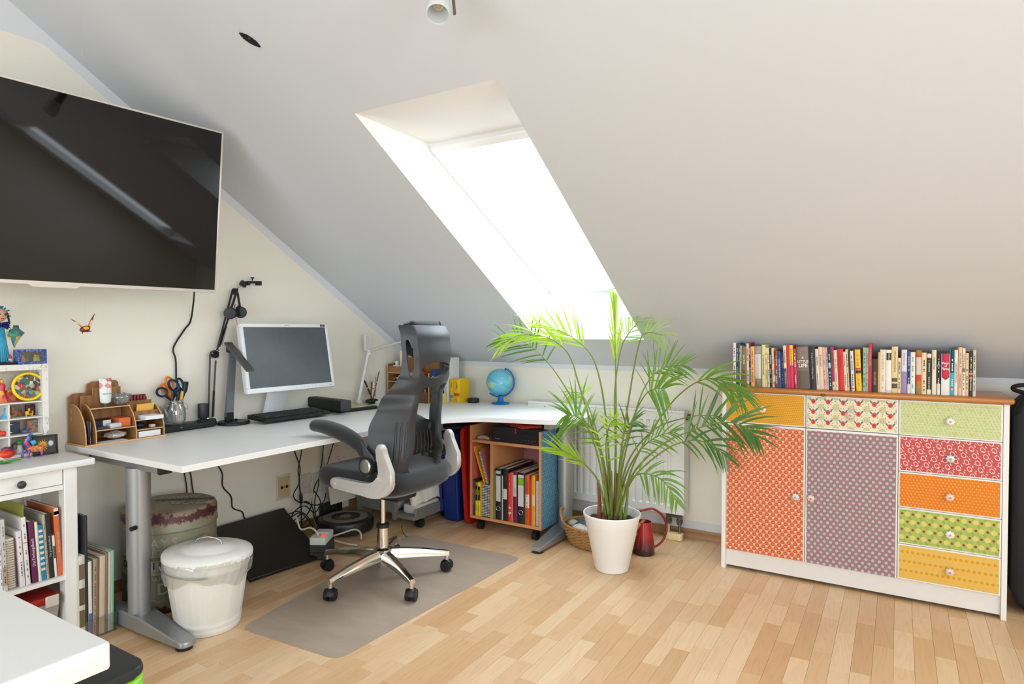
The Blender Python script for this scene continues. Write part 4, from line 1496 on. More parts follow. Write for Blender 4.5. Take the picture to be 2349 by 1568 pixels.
nt.links.new(mixc(nt, mth(nt, 'MULTIPLY', sm, 0.55), col, lin((52, 56, 60))), b.inputs['Base Color'])
b.inputs['Roughness'].default_value = 0.30
g.obj('screen', scm, mon, ang=0)
g = G()
g.T = MM
g.box((MW - 0.052, MH - 0.016, 0.0), (MW - 0.020, MH - 0.004, 0.0008))
st = g.obj('sticker', BLACK, mon, ang=0)
st['label'] = 'small black sticker'
text('maker_mark', 'FUJITSU', 0.008, C((170, 172, 174), 0.5, var=0), mon, MM @ Vector((MW / 2, MH - 0.010, 0.0006)), mdv, mu)
text('sticker_print', 'E24-8', 0.006, C((220, 220, 220), 0.5, var=0), mon, MM @ Vector((MW - 0.036, MH - 0.010, 0.0012)), mdv, mu)
for k in range(6):
	g = G()
	g.T = MM
	g.box((0.29 + 0.026 * k, 0.011, 0.0), (0.300 + 0.026 * k, 0.0135, 0.0008))
	g.obj('button', C((190, 192, 194), 0.5), mon, ang=0)
g = G()
g.T = MM
g.lathe([(0, 0), (0.004, 0), (0.004, 0.001), (0, 0.001)], (MW - 0.03, 0.012, 0), 12)
g.obj('power_button', C((120, 170, 180), 0.5), mon)
g = G()
ctr = MM @ Vector((MW / 2, 0.13, -0.045))
g.prism([(0.070, DZ + 0.02), (0.100, DZ + 0.02), (ctr.x + 0.005, ctr.z), (ctr.x - 0.03, ctr.z + 0.02)], 1, -1.388, -1.268, 0.004)
g.obj('stand_neck', MONW, mon)
g = G()
g.prism(rrect(0.018, -1.45, 0.105, -1.20, 0.02), 2, DZ + 0.0005, DZ + 0.020, 0.003)
g.obj('stand_foot', MONW, mon)
# ================================================================ keyboard, slim laptop below it
kb = thing('keyboard', 'black keyboard in front of the monitor', 'keyboard', (0.17, -1.17, DZ))
KA = on_z(608, 963, 0.735)
KB = on_z(758, 943, 0.735)
kd = (KB - KA)
kd.z = 0
klen = kd.length
kd.normalize()
kx = Vector((-kd.y, kd.x, 0))       # towards the wall
KW = 0.155
KM = Matrix(((kd.x, kx.x, 0, KA.x), (kd.y, kx.y, 0, KA.y), (0, 0, 1, DZ + 0.012), (0, 0, 0, 1)))
KM = KM @ Matrix.Rotation(0.045, 4, 'X')
g = G()
g.T = KM
g.prism([(0, 0), (KW, 0), (KW, 0.022), (0.008, 0.016), (0, 0.010)], 0, 0, klen, 0.002)
g.xf(Matrix.Identity(4))
g.obj('case', BLACK, kb)
KEYM = M('key_black', (38, 38, 40), 0.5, var=0.1)
rows = 6
km = bpy.data.meshes.new('key')
gg = G()
gg.box((-0.0078, -0.0078, 0), (0.0078, 0.0078, 0.005), 0.0018)
bmesh.ops.recalc_face_normals(gg.bm, faces=gg.bm.faces)
gg.bm.to_mesh(km)
gg.bm.free()
km.materials.append(KEYM)
ncol = int((klen - 0.02) / 0.0192)
for r in range(rows):
	for c in range(ncol):
		if r == 0 and 3 < c < 8 and c != 4:
			continue
		p = KM @ Vector((0.018 + c * 0.0192, 0.022 + r * 0.0215, 0.0168 + r * 0.00085))
		o = bpy.data.objects.new('key', km)
		o.parent = kb
		o.location = p - WL[kb]
		o.rotation_euler = (0.045, 0, math.atan2(kd.y, kd.x))
		if r == 0 and c == 4:
			o.scale = (5.8, 1, 1)
			o.location = KM @ Vector((0.018 + 5.5 * 0.0192, 0.022, 0.0168)) - WL[kb]
		COL.objects.link(o)
lp = thing('slim_laptop', 'closed slim laptop with a silver edge under the keyboard', 'laptop', (0.15, -1.2, DZ))
La, Lb, Lc = on_z(572, 961, DZ), on_z(624, 968, DZ), on_z(728, 952, DZ)
g = G()
Ld = Vector((La.x + Lc.x - Lb.x, La.y + Lc.y - Lb.y, DZ))
q = [La, Lb, Lc, Ld]
for z0, z1, nm, mt in ((0.0006, 0.0042, 'base', BLACK), (0.0042, 0.0105, 'lid', M('laptop_silver', (150, 152, 154), 0.35, 0.5))):
	g = G()
	g.prism([(p.x, p.y) for p in q], 2, DZ + z0, DZ + z1, 0.0012, 1)
	g.obj(nm, mt, lp)
# ================================================================ black laptop with picture skin + speaker bar
sb = thing('covered_laptop', 'closed black laptop with a comic picture lid behind the keyboard', 'laptop', (0.17, -0.83, DZ))
q = [(0.262, -1.000), (0.300, -0.728), (0.060, -0.690), (0.020, -0.965)]
g = G()
g.prism(q, 2, DZ + 0.0005, DZ + 0.020, 0.003, 2)
g.obj('body', BLACK, sb)
cm, nt, b = nmat('comic_picture')
v = objco(nt)
vo = N(nt, 'ShaderNodeTexVoronoi')
vo.inputs['Scale'].default_value = 28
nt.links.new(v, vo.inputs['Vector'])
sp = N(nt, 'ShaderNodeSeparateColor')
nt.links.new(vo.outputs['Color'], sp.inputs[0])
nt.links.new(ramp(nt, sp.outputs[0], [(0.0, lin((196, 178, 90))), (0.25, lin((214, 206, 190))), (0.5, lin((186, 70, 58))), (0.62, lin((222, 214, 196))), (0.8, lin((120, 116, 96))), (1.0, lin((226, 206, 120)))]), b.inputs['Base Color'])
b.inputs['Roughness'].default_value = 0.3
g = G()
g.prism([(0.245, -0.985), (0.280, -0.745), (0.070, -0.708), (0.036, -0.948)], 2, DZ + 0.0200, DZ + 0.0210)
g.obj('lid_picture', cm, sb, ang=0)
so = thing('speaker_bar', 'long black speaker bar lying across the comic laptop', 'speaker', (0.18, -1.03, DZ + 0.0205))
pm, nt, b = nmat('speaker_mesh')
f = mth(nt, 'MULTIPLY', mth(nt, 'SUBTRACT', noisef(nt, objco(nt), 55, 5, 0.8), 0.58), 4.0, clamp=True)
nt.links.new(mixc(nt, f, lin((20, 19, 18)), lin((84, 80, 72))), b.inputs['Base Color'])
b.inputs['Roughness'].default_value = 0.55
bump(nt, b, noisef(nt, objco(nt), 900, 2), 0.3)
RS = Matrix.Translation((0.332, -1.060, DZ + 0.0215)) @ Matrix.Rotation(math.radians(172), 4, 'Z')
g = G()
g.T = RS
g.prism(rrect(-0.070, 0.0, 0.0, 0.062, 0.012, 4), 0, 0.006, 0.326)
g.obj('grille_body', pm, so, ang=40)
for x0, x1 in ((0.0, 0.0058), (0.3262, 0.332)):
	g = G()
	g.T = RS
	g.prism(rrect(-0.0705, -0.0003, 0.0005, 0.0625, 0.012, 4), 0, x0, x1, 0.0015)
	g.obj('end_cap', M('speaker_end_grey', (58, 62, 66), 0.45), so, ang=40)
# ================================================================ charging station, jar with scissors, cylinder
CT = DZ + 0.0305
ch = thing('charging_station', 'black charging station under the scissors jar', 'charger', (0.05, -1.78, DZ))
g = G()
g.prism(rrect(0.014, -1.975, 0.108, -1.672, 0.028, 5), 2, DZ + 0.006, CT, 0.004, 2)
cb = g.obj('body', BLACK, ch, ang=40)
g = G()
g.prism(rrect(0.024, -1.955, 0.098, -1.690, 0.02, 5), 2, DZ + 0.0003, DZ + 0.006)
g.obj('foot', BLACK, ch)
for yy, tx in ((-1.87, 'W'),):
	text('mark', tx, 0.011, C((150, 156, 160), 0.5, var=0), ch, (0.1086, yy, DZ + 0.018), (0, 1, 0), (0, 0, 1))
g = G()
g.ball((0.1082, -1.70, DZ + 0.018), 0.0022, 8, 6)
g.obj('indicator', C((190, 70, 50), 0.4), ch)
JX, JY = 0.060, -1.872
jar = thing('clip_jar', 'glass clip top jar full of scissors on the charging station', 'jar', (JX, JY, CT))
JG = glass('jar_glass', (0.93, 0.96, 0.95), 0.10, 0.03, 0.05, (205, 215, 212))
g = G()
prof = [(0, 0.001), (0.036, 0.001), (0.043, 0.008), (0.0475, 0.028), (0.048, 0.052), (0.045, 0.078), (0.038, 0.097), (0.0355, 0.103), (0.0375, 0.108), (0.0375, 0.118), (0.034, 0.120), (0.032, 0.112), (0.034, 0.100), (0.042, 0.078), (0.045, 0.052), (0.044, 0.028), (0.040, 0.012), (0.0, 0.010)]
g.lathe(prof, (JX, JY, CT), 36)
jo = g.obj('glass_body', JG, jar, ang=180)
g = G()
LM = Matrix.Translation((JX - 0.006, JY - 0.063, CT + 0.060)) @ Matrix.Rotation(math.radians(-74), 4, 'X') @ Matrix.Rotation(math.radians(12), 4, 'Y')
g.T = LM
g.lathe([(0, 0), (0.028, 0.0), (0.036, 0.004), (0.039, 0.010), (0.037, 0.015), (0.026, 0.012), (0.024, 0.018), (0.0, 0.020)], n=32)
g.obj('lid', JG, jar, ang=180)
WIRE = M('wire_steel', (170, 170, 166), 0.3, 0.9)
g = G()
ring = [Vector((JX + 0.0385 * math.cos(t), JY + 0.0385 * math.sin(t), CT + 0.104)) for t in [2 * PI * i / 24 for i in range(24)]]
g.tube(ring, 0.0014, 6, closed=True)
g.obj('wire_ring', WIRE, jar, ang=180)
g = G()
g.tube(spline([(JX + 0.01, JY + 0.0385, CT + 0.104), (JX + 0.014, JY + 0.050, CT + 0.095), (JX + 0.014, JY + 0.056, CT + 0.078), (JX + 0.006, JY + 0.052, CT + 0.070), (JX - 0.004, JY + 0.046, CT + 0.085), (JX - 0.006, JY + 0.038, CT + 0.103)], 5), 0.0014, 6)
g.obj('wire_clip', WIRE, jar, ang=180)
def loop_handle(g, c, rx, rz, ang, th, n=22, flat=1.6, dirx=Vector((0, 1, 0))):
	ca, sa = math.cos(ang), math.sin(ang)
	pts = []
	for i in range(n):
		t = 2 * PI * i / n
		a, b2 = rx * math.cos(t), rz * math.sin(t)
		pts.append(Vector(c) + dirx * (a * ca - b2 * sa) + Vector((0, 0, 1)) * (a * sa + b2 * ca))
	g.tube(pts, th, 8, closed=True, up=(1, 0, 0), flat=flat)
def scissors(lab, tip, c1, c2, r1, r2, a1, a2, mh, mi, x):
	"""tip: (y, z) of the blade end, c1/c2: (y, z) centres of the two finger loops"""
	s = thing('scissors', lab, 'scissors', (x, tip[0], tip[1]))
	piv = ((tip[0] * 0.42 + (c1[0] + c2[0]) / 2 * 0.58), (tip[1] * 0.42 + (c1[1] + c2[1]) / 2 * 0.58))
	for k, (c, r, a) in enumerate(((c1, r1, a1), (c2, r2, a2))):
		g = G()
		xx = x + (0.0025 if k else -0.0025)
		loop_handle(g, (xx, c[0], c[1]), r[0], r[1], a, 0.0042)
		h = g.obj('handle', mh, s, ang=180)
		g = G()
		loop_handle(g, (xx, c[0], c[1]), r[0] - 0.0050, r[1] - 0.0050, a, 0.0018, flat=2.6)
		g.obj('grip_inlay', mi, h, ang=180)
		g = G()
		d = Vector((0, piv[0] - c[0], piv[1] - c[1])).normalized()
		e = Vector((xx, c[0], c[1])) + d * max(r) * 0.95
		g.tube([e, Vector((xx, piv[0], piv[1]))], [0.0075, 0.005], 8, up=(1, 0, 0), flat=0.55)
		g.obj('shank', mh, s, ang=60)
		g = G()
		dd = (0.004 if k else -0.004)
		g.prism([(piv[0] - 0.006, piv[1]), (piv[0] + 0.006, piv[1]), (tip[0] + dd + 0.002, tip[1]), (tip[0] + dd - 0.001, tip[1])], 0, xx - 0.0009, xx + 0.0009)
		g.obj('blade', STEEL, s, ang=0)
	return s
BLU = M('grip_blue', (10, 88, 142), 0.5)
ORG = M('handle_orange', (226, 124, 44), 0.4)
zb = CT + 0.013
scissors('large black scissors with blue lined loops in the glass jar', (JY + 0.008, zb + 0.02), (JY - 0.068, CT + 0.163), (JY - 0.012, CT + 0.190), (0.026, 0.021), (0.021, 0.033), -0.35, 0.62, BLACK, BLU, JX + 0.010)
scissors('orange handled scissors behind the blue lined ones in the jar', (JY + 0.010, zb), (JY - 0.045, CT + 0.178), (JY - 0.024, CT + 0.205), (0.014, 0.026), (0.016, 0.030), 0.5, 0.42, ORG, ORG, JX - 0.006)
scissors('small black scissors at the middle of the glass jar', (JY + 0.004, zb), (JY + 0.012, CT + 0.160), (JY + 0.026, CT + 0.195), (0.013, 0.019), (0.014, 0.030), -0.3, 0.4, BLACK, BLU, JX + 0.000)
g = G()
g.tube(spline([(JX + 0.004, JY + 0.012, zb), (JX + 0.004, JY + 0.028, CT + 0.11), (JX + 0.006, JY + 0.042, CT + 0.150), (JX + 0.006, JY + 0.050, CT + 0.185), (JX + 0.006, JY + 0.052, CT + 0.205)], 4), [0.006] * 5 + [0.008] * 4 + [0.013] * 4 + [0.0135] * 3 + [0.009], 10, up=(1, 0, 0), flat=0.6)
tag(g.obj('craft_knife', BLACK, ang=60), 'thick black folding tool at the right in the jar', 'tool')
g = G()
g.tube([(JX + 0.010, JY + 0.010, zb), (JX + 0.014, JY + 0.030, CT + 0.16)], [0.004, 0.0065], 8)
tag(g.obj('yellow_handle_tool', C((232, 170, 24), 0.4), ang=60), 'yellow handled tool standing in the jar', 'tool')
pc = thing('pink_staple_remover', 'pink flat cutter seen through the glass of the jar', 'tool', (JX + 0.030, JY, zb))
g = G()
g.box((JX + 0.027, JY - 0.012, zb), (JX + 0.032, JY + 0.016, CT + 0.105), 0.001)
g.obj('body', C((232, 140, 118), 0.4), pc)
for dy in (-0.007, 0.004):
	g = G()
	g.box((JX + 0.0322, JY + dy, zb + 0.004), (JX + 0.0332, JY + dy + 0.006, CT + 0.088))
	g.obj('prong', C((214, 206, 204), 0.3), pc, ang=0)
CYX, CYY = 0.058, -1.728
cl = thing('camera_cylinder', 'small black cylinder on a swivel foot at the charger end', 'gadget', (CYX, CYY, CT))
g = G()
g.lathe([(0, 0), (0.026, 0), (0.027, 0.003), (0.026, 0.006), (0.012, 0.008), (0.010, 0.014), (0, 0.014)], (CYX, CYY, CT), 24)
g.obj('foot', BLACK, cl)
g = G()
g.lathe([(0, 0.014), (0.021, 0.014), (0.023, 0.017), (0.0235, 0.084), (0.022, 0.087), (0, 0.087)], (CYX, CYY, CT), 28)
g.obj('barrel', M('cylinder_charcoal', (44, 46, 48), 0.45), cl)
g = G()
g.tube([(CYX + 0.008, CYY + 0.014, CT + 0.012), (CYX + 0.012, CYY + 0.024, CT + 0.008)], 0.004, 8)
g.obj('wing_screw', CHROME, cl)
# ================================================================ microphone arm with headphones
MX = 0.050
ma = thing('microphone_arm', 'black jointed microphone arm rising behind the grey lamp', 'stand', on_x(484, 961, MX))
g = G()
b0 = on_x(482, 962, MX)
g.prism(rrect(MX - 0.02, b0.y - 0.018, MX + 0.02, b0.y + 0.022, 0.004), 2, DZ + 0.0005, DZ + 0.036, 0.003)
g.obj('base_clamp', BLACK, ma)
def bars(parent, prs, x, r=0.0055, nm='arm_bar'):
	for p, q in prs:
		g = G()
		g.tube([on_x(*p, x), on_x(*q, x)], r, 4, up=(1, 0, 0))
		g.obj(nm, BLACK, parent, ang=20)
bars(ma, [((477.5, 957), (482, 812)), ((487, 957), (495, 826))], MX)
bars(ma, [((498, 803), (534, 664)), ((503, 795), (541, 676))], MX, 0.0062)
g = G()
for z in range(0):
	pass
c = on_x(492, 812, MX)
g.cyl((MX - 0.012, c.y, c.z), (MX + 0.012, c.y, c.z), 0.021, n=6)
el = g.obj('elbow_plate', BLACK, ma)
for du, dv in ((-8, -2), (6, -9), (5, 8)):
	p = on_x(492 + du, 812 + dv, MX)
	g = G()
	g.cyl((MX + 0.011, p.y, p.z), (MX + 0.0145, p.y, p.z), 0.0038, n=10)
	g.obj('bolt', CHROME, el)
c2 = on_x(540, 668, MX)
g = G()
g.prism([(c2.y - 0.012, c2.z + 0.016), (c2.y + 0.012, c2.z + 0.016), (c2.y + 0.010, c2.z - 0.018), (c2.y - 0.008, c2.z - 0.018)], 0, MX - 0.010, MX + 0.010, 0.002)
g.obj('top_plate', BLACK, ma)
sp0, sp1 = on_x(488.5, 955, MX + 0.012), on_x(490.5, 895, MX + 0.012)
def coil(p, q, r, turns, th, n=10):
	d = (q - p)
	u, v2 = frame_of(d)
	return [p + d * (i / (turns * n)) + (u * math.cos(2 * PI * i / n) + v2 * math.sin(2 * PI * i / n)) * r for i in range(turns * n + 1)]
for p, q, tn in ((sp0, sp1, 24), (on_x(508, 789, MX + 0.012), on_x(519, 748, MX + 0.012), 20)):
	g = G()
	g.tube(coil(p, q, 0.0062, tn, 0.0013), 0.0013, 4)
	g.obj('spring', M('spring_dark', (52, 50, 48), 0.35, 0.8), ma, ang=180)
g = G()
g.tube([on_x(541, 662, MX), on_x(553, 655, MX)], 0.004, 8)
g.obj('swivel_pin', CHROME, ma)
p = on_x(558, 651, MX)
g = G()
g.T = Matrix.Translation(p) @ Matrix.Rotation(-0.5, 4, 'X')
g.box((-0.011, -0.017, -0.014), (0.011, 0.017, 0.014), 0.004, 2)
g.obj('ball_joint', BLACK, ma)
pa, pb = on_x(566, 646, MX), on_x(597, 646, MX)
g = G()
g.prism([(pa.y, pa.z + 0.004), (pb.y, pb.z + 0.004), (pb.y, pb.z - 0.020), (pb.y - 0.022, pb.z - 0.020), (pb.y - 0.022, pb.z - 0.008), (pa.y + 0.012, pa.z - 0.008), (pa.y + 0.012, pa.z - 0.018), (pa.y, pa.z - 0.018)], 0, MX - 0.014, MX + 0.014, 0.001)
pc_ = g.obj('phone_clamp', BLACK, ma, ang=30)
q = on_x(579, 641, MX)
g = G()
g.cyl((MX, q.y, q.z - 0.006), (MX, q.y, q.z + 0.006), 0.0035, n=10)
g.cyl((MX, q.y, q.z + 0.006), (MX, q.y, q.z + 0.013), 0.0095, n=14)
g.obj('clamp_screw', BLACK, pc_)
hp = thing('headphones', 'black headphones hanging from the microphone arm with a coiled cord', 'headphones', on_x(541, 735, MX + 0.02))
HXX = MX + 0.022
g = G()
g.tube(spline([on_x(529, 708, HXX + 0.02), on_x(536, 690, HXX), on_x(541, 674, HXX), on_x(545, 672, HXX), on_x(548, 690, HXX), on_x(552, 712, HXX - 0.01)], 6), 0.0042, 8, up=(1, 0, 0), flat=2.0)
g.obj('headband', BLACK, hp, ang=180)
for u, v, xx in ((528, 718, HXX + 0.022), (552, 716, HXX + 0.002)):
	p = on_x(u, v, xx)
	g = G()
	g.T = Matrix.Translation(p) @ Matrix.Rotation(0.5, 4, 'Z')
	g.lathe([(0, -0.012), (0.024, -0.012), (0.030, -0.004), (0.031, 0.004), (0.026, 0.012), (0.010, 0.013), (0, 0.009)], n=24)
	g.xf(Matrix.Translation(p) @ Matrix.Rotation(PI / 2, 4, 'Y') @ Matrix.Rotation(0.7, 4, 'X') @ Matrix.Translation(-p))
	g.obj('ear_cup', BLACK, hp)
rr = random.Random(3)
for k in range(3):
	g = G()
	pts = [on_x(543 + rr.uniform(-9, 9), 712 + rr.uniform(-16, 16), HXX + rr.uniform(-0.004, 0.02)) for _ in range(9)]
	g.tube(spline(pts, 5), 0.0021, 6)
	g.obj('cord_loop', CABLE, hp, ang=180)
g = G()
g.tube(spline([on_x(541, 728, HXX), on_x(544, 742, HXX), on_x(547, 748, HXX)], 4), 0.0025, 6)
g.obj('jack', C((206, 150, 130), 0.4), hp, ang=180)
# ================================================================ grey desk lamp
LX = 0.105
lm = thing('desk_lamp', 'slim grey lamp with a drooping bar head left of the monitor', 'lamp', (0.108, -1.585, DZ))
g = G()
g.lathe([(0, 0.0006), (0.076, 0.0006), (0.079, 0.004), (0.079, 0.012), (0.074, 0.017), (0, 0.018)], (0.106, -1.588, DZ), 40)
lb = g.obj('base', BLACK, lm)
GM = M('lamp_grey_metal', (132, 134, 142), 0.35, 0.55)
DG = M('lamp_dark_grey', (88, 88, 86), 0.4, 0.4)
b0, t0 = on_x(525.5, 955, LX), on_x(533.5, 808, LX)
g = G()
g.box((LX - 0.012, b0.y - 0.020, DZ + 0.017), (LX + 0.012, b0.y + 0.020, b0.z + 0.022), 0.002)
g.obj('hinge_block', BLACK, lm)
g = G()
for k in (-1, 1):
	g.cyl((LX + 0.012, b0.y + 0.012 * k + 0.016, DZ + 0.024), (LX + 0.026, b0.y + 0.012 * k + 0.016, DZ + 0.024), 0.006, n=12)
stuff(g.obj('hinge_screws', BLACK, lm))
g = G()
w0, w1 = 0.0215, 0.0190
g.skin([[g.V((LX - 0.006, b0.y - w0, b0.z)), g.V((LX + 0.006, b0.y - w0, b0.z)), g.V((LX + 0.006, b0.y + w0, b0.z)), g.V((LX - 0.006, b0.y + w0, b0.z))], [g.V((LX - 0.006, t0.y - w1, t0.z)), g.V((LX + 0.006, t0.y - w1, t0.z)), g.V((LX + 0.006, t0.y + w1, t0.z)), g.V((LX - 0.006, t0.y + w1, t0.z))]])
g.obj('column', GM, lm, ang=20)
h0 = on_x(526, 795, LX)
g = G()
g.box((LX - 0.013, h0.y - 0.012, h0.z - 0.030), (LX + 0.013, h0.y + 0.012, h0.z + 0.018), 0.004)
g.obj('head_hinge', BLACK, lm)
e0 = on_x(573, 849, 0.345)
hd = e0 - Vector((LX, h0.y, h0.z + 0.01))
u1 = hd.normalized()
side = Vector((0, 0, 1)).cross(u1).normalized()
nrm = u1.cross(side)
o0 = Vector((LX, h0.y, h0.z + 0.012)) - u1 * 0.015
HMx = Matrix(((u1.x, side.x, nrm.x, o0.x), (u1.y, side.y, nrm.y, o0.y), (u1.z, side.z, nrm.z, o0.z), (0, 0, 0, 1)))
g = G()
g.T = HMx
L_ = hd.length + 0.02
g.prism(rrect(-0.020, -0.007, 0.020, 0.007, 0.004, 3), 0, 0.0, L_)
hdo = g.obj('lamp_head', DG, lm, ang=40)
g = G()
g.T = HMx
for k in (-0.008, 0.008):
	g.box((0.02, k - 0.001, 0.0068), (L_ - 0.02, k + 0.001, 0.0078))
stuff(g.obj('grooves', M('lamp_groove', (64, 64, 62), 0.4), lm, ang=0))
g = G()
g.T = HMx
g.box((0.05, -0.016, -0.0082), (L_ - 0.012, 0.016, -0.0066))
g.obj('diffuser', C((226, 224, 214), 0.5), hdo, ang=0)
# ================================================================ white two-armed lamp in the corner
wl = thing('white_lamp', 'white lamp with an upright panel and a side arm in the desk corner', 'lamp', (0.05, -0.60, DZ))
wx = 0.055
p0, p1 = on_x(823, 920, wx), on_x(845, 812, wx)
g = G()
g.prism(rrect(wx - 0.035, p0.y - 0.055, wx + 0.035, p0.y + 0.012, 0.015), 2, DZ + 0.0005, DZ + 0.014, 0.003)
g.obj('base', WHITE, wl)
g = G()
g.box((wx - 0.014, p0.y - 0.016, DZ + 0.013), (wx + 0.014, p0.y + 0.016, p0.z + 0.010), 0.004)
g.obj('foot_hinge', WHITE, wl)
g = G()
g.tube([p0, p1], 0.0125, 4, up=(1, 0, 0), flat=0.6)
g.obj('stem', M('lamp_white_silver', (222, 224, 226), 0.35, 0.1), wl, ang=20)
j = on_x(846, 806, wx)
g = G()
g.cyl(j + Vector((0, 0, -0.020)), j + Vector((0, 0, -0.006)), 0.018, n=20)
g.cyl(j + Vector((0, 0, -0.005)), j + Vector((0, 0, 0.010)), 0.014, n=20)
g.obj('swivel', WHITE, wl)
a, b2 = on_x(841, 803, wx), on_x(838, 767, wx)
g = G()
g.box((wx - 0.006, a.y - 0.020, a.z), (wx + 0.006, a.y + 0.018, b2.z), 0.002)
pn = g.obj('light_panel', WHITE, wl)
g = G()
g.box((wx + 0.006, a.y - 0.015, a.z + 0.008), (wx + 0.0072, a.y + 0.013, b2.z - 0.008))
g.obj('diffuser', C((206, 208, 212), 0.5), pn, ang=0)
e = on_x(930, 781, 0.16)
g = G()
g.tube([j, j + (e - j) * 0.12, e], [0.010, 0.007, 0.012], 4, up=(0, 0, 1), flat=0.7)
g.obj('side_arm', M('lamp_white_silver', (222, 224, 226), 0.35, 0.1), wl, ang=20)
# pens in a black holder, white box
PX, PY = 0.075, -0.545
ph = thing('pen_holder', 'black mouse-shaped pen holder by the white lamp', 'holder', (PX, PY, DZ))
g = G()
g.ball((PX, PY, DZ + 0.018), (0.034, 0.052, 0.0175), 24, 12)
g.obj('body', M('holder_gloss_black', (22, 22, 23), 0.22), ph, ang=180)
for (u0, v0, u1_, v1, r, col, lab) in ((853, 912, 836, 872, 0.0060, (36, 36, 38), 'black pen'), (851, 910, 853, 874, 0.0058, (190, 36, 36), 'red felt pen'), (853, 912, 857, 876, 0.0062, (226, 222, 218), 'white marker'), (856, 912, 870, 850, 0.0040, (92, 84, 78), 'long paintbrush'), (849, 908, 849, 856, 0.0022, (206, 176, 120), 'wooden stick'), (860, 910, 862, 864, 0.0050, (150, 150, 146), 'grey pencil')):
	p, q = on_x(u0, v0, PX), on_x(u1_, v1, PX - 0.015)
	pt = thing('pen', lab + ' standing in the black holder by the white lamp', 'pen', p, )
	g = G()
	g.tube([p, p + (q - p) * 0.9, q], [r, r, r * 0.55], 10)
	g.obj('barrel', C(col, 0.4), pt, ang=50)
	g = G()
	g.tube([p + (q - p) * 0.55, p + (q - p) * 0.60], r * 1.12, 10)
	g.obj('ring', C((200, 196, 190) if col[0] < 150 else (140, 60, 50), 0.4), pt, ang=50)
bxo = thing('white_box', 'small flat white box beside the pen holder', 'box', (0.13, -0.50, DZ))
g = G()
g.prism(rrect(0.10, -0.545, 0.168, -0.448, 0.008), 2, DZ + 0.0005, DZ + 0.014, 0.002)
g.obj('body', WHITE, bxo)
g = G()
g.prism(rrect(0.099, -0.546, 0.169, -0.447, 0.008), 2, DZ + 0.0142, DZ + 0.019, 0.002)
g.obj('lid', WHITE, bxo)
# ================================================================ bamboo desk organizer (left)
BAM = wood('organizer_wood', (164, 116, 70), (126, 82, 46), (9, 9, 0.7), 0.5, 6.0, 1.0)
BAME = M('organizer_edge', (214, 168, 116), 0.55)
OX0, OX1 = 0.016, 0.165       # wall side, front
OY0, OY1 = -2.318, -1.985
og = thing('desk_organizer', 'brown wooden letter organizer with curved sides at the left desk end', 'organizer', (0.09, -2.15, DZ))
def osheet(name, poly, axis, a, b, parent=None):
	g = G()
	g.mi = 0
	g.prism(poly, axis, a, b)
	for f in g.bm.faces:
		n = f.normal
		f.normal_update()
		f.material_index = 0 if abs(f.normal[axis]) > 0.9 else 1
	return g.obj(name, [BAM, BAME], parent or og, ang=30)
def osheet_poly_side(h, d0=0.0):
	"""quarter-round side: tall at the wall, curving down to the front"""
	x0, x1 = OX0 + 0.004, OX1
	pts = [(x0, DZ + 0.008), (x1, DZ + 0.008)]
	for t in range(0, 91, 10):
		a = math.radians(t)
		pts.append((x1 - (x1 - x0 - 0.035) * (1 - math.cos(a)), DZ + 0.030 + (h - 0.030) * math.sin(a)))
	pts.append((x0, DZ + h))
	return pts
osheet('base', [(OX0 - 0.0, OY0 - 0.004), (OX1 + 0.006, OY0 - 0.004), (OX1 + 0.006, OY1 + 0.006), (OX0, OY1 + 0.006)], 2, DZ + 0.0006, DZ + 0.008)
for y, h in ((OY0, 0.172), (OY0 + 0.040, 0.172), (OY0 + 0.205, 0.165), (OY1 - 0.004, 0.150)):
	osheet('side', osheet_poly_side(h), 1, y, y + 0.0045)
osheet('back', [(OY0, DZ + 0.008), (OY1, DZ + 0.008), (OY1, DZ + 0.175), (OY0 + 0.21, DZ + 0.20), (OY0 + 0.205, DZ + 0.252), (OY0 + 0.195, DZ + 0.262), (OY0 + 0.095, DZ + 0.262), (OY0 + 0.075, DZ + 0.252), (OY0 + 0.070, DZ + 0.215), (OY0 + 0.02, DZ + 0.215), (OY0, DZ + 0.20)], 0, OX0, OX0 + 0.0045)
osheet('tall_panel', [(OY0 + 0.035, DZ + 0.10), (OY0 + 0.20, DZ + 0.10), (OY0 + 0.20, DZ + 0.235), (OY0 + 0.085, DZ + 0.235), (OY0 + 0.083, DZ + 0.205), (OY0 + 0.035, DZ + 0.205)], 0, OX0 + 0.030, OX0 + 0.0345)
ya, yb_ = OY0 + 0.0445, OY0 + 0.205
for z, xx in ((0.060, 0.148), (0.150, 0.105)):
	osheet('shelf', [(OX0 + 0.005, ya), (OX0 + xx, ya), (OX0 + xx, yb_), (OX0 + 0.005, yb_)], 2, DZ + z, DZ + z + 0.0045)
yc, yd = OY0 + 0.2095, OY1 - 0.004
for z, xx in ((0.040, 0.146), (0.082, 0.135)):
	osheet('shelf', [(OX0 + 0.005, yc), (OX0 + xx, yc), (OX0 + xx, yd), (OX0 + 0.005, yd)], 2, DZ + z, DZ + z + 0.0045)
osheet('pocket_front', [(yc, DZ + 0.0865), (yd, DZ + 0.0865), (yd, DZ + 0.122), (yc, DZ + 0.122)], 0, OX0 + 0.100, OX0 + 0.1045)
osheet('pocket_front', [(yc, DZ + 0.0865), (yd, DZ + 0.0865), (yd, DZ + 0.165), (yc, DZ + 0.165)], 0, OX0 + 0.045, OX0 + 0.0495)
for y in (OY0 + 0.206, OY0):
	for z in (0.13, 0.10):
		g = G()
		g.box((OX0 + 0.03, y - 0.0005, DZ + z), (OX0 + 0.034, y, DZ + z + 0.02))
		g.obj('slot', BAME, og, ang=0)
def simple(name, lab, cat, geo, mat, group=None, ang=40):
	g = G()
	geo(g)
	return tag(g.obj(name, mat, ang=ang), lab, cat, group)
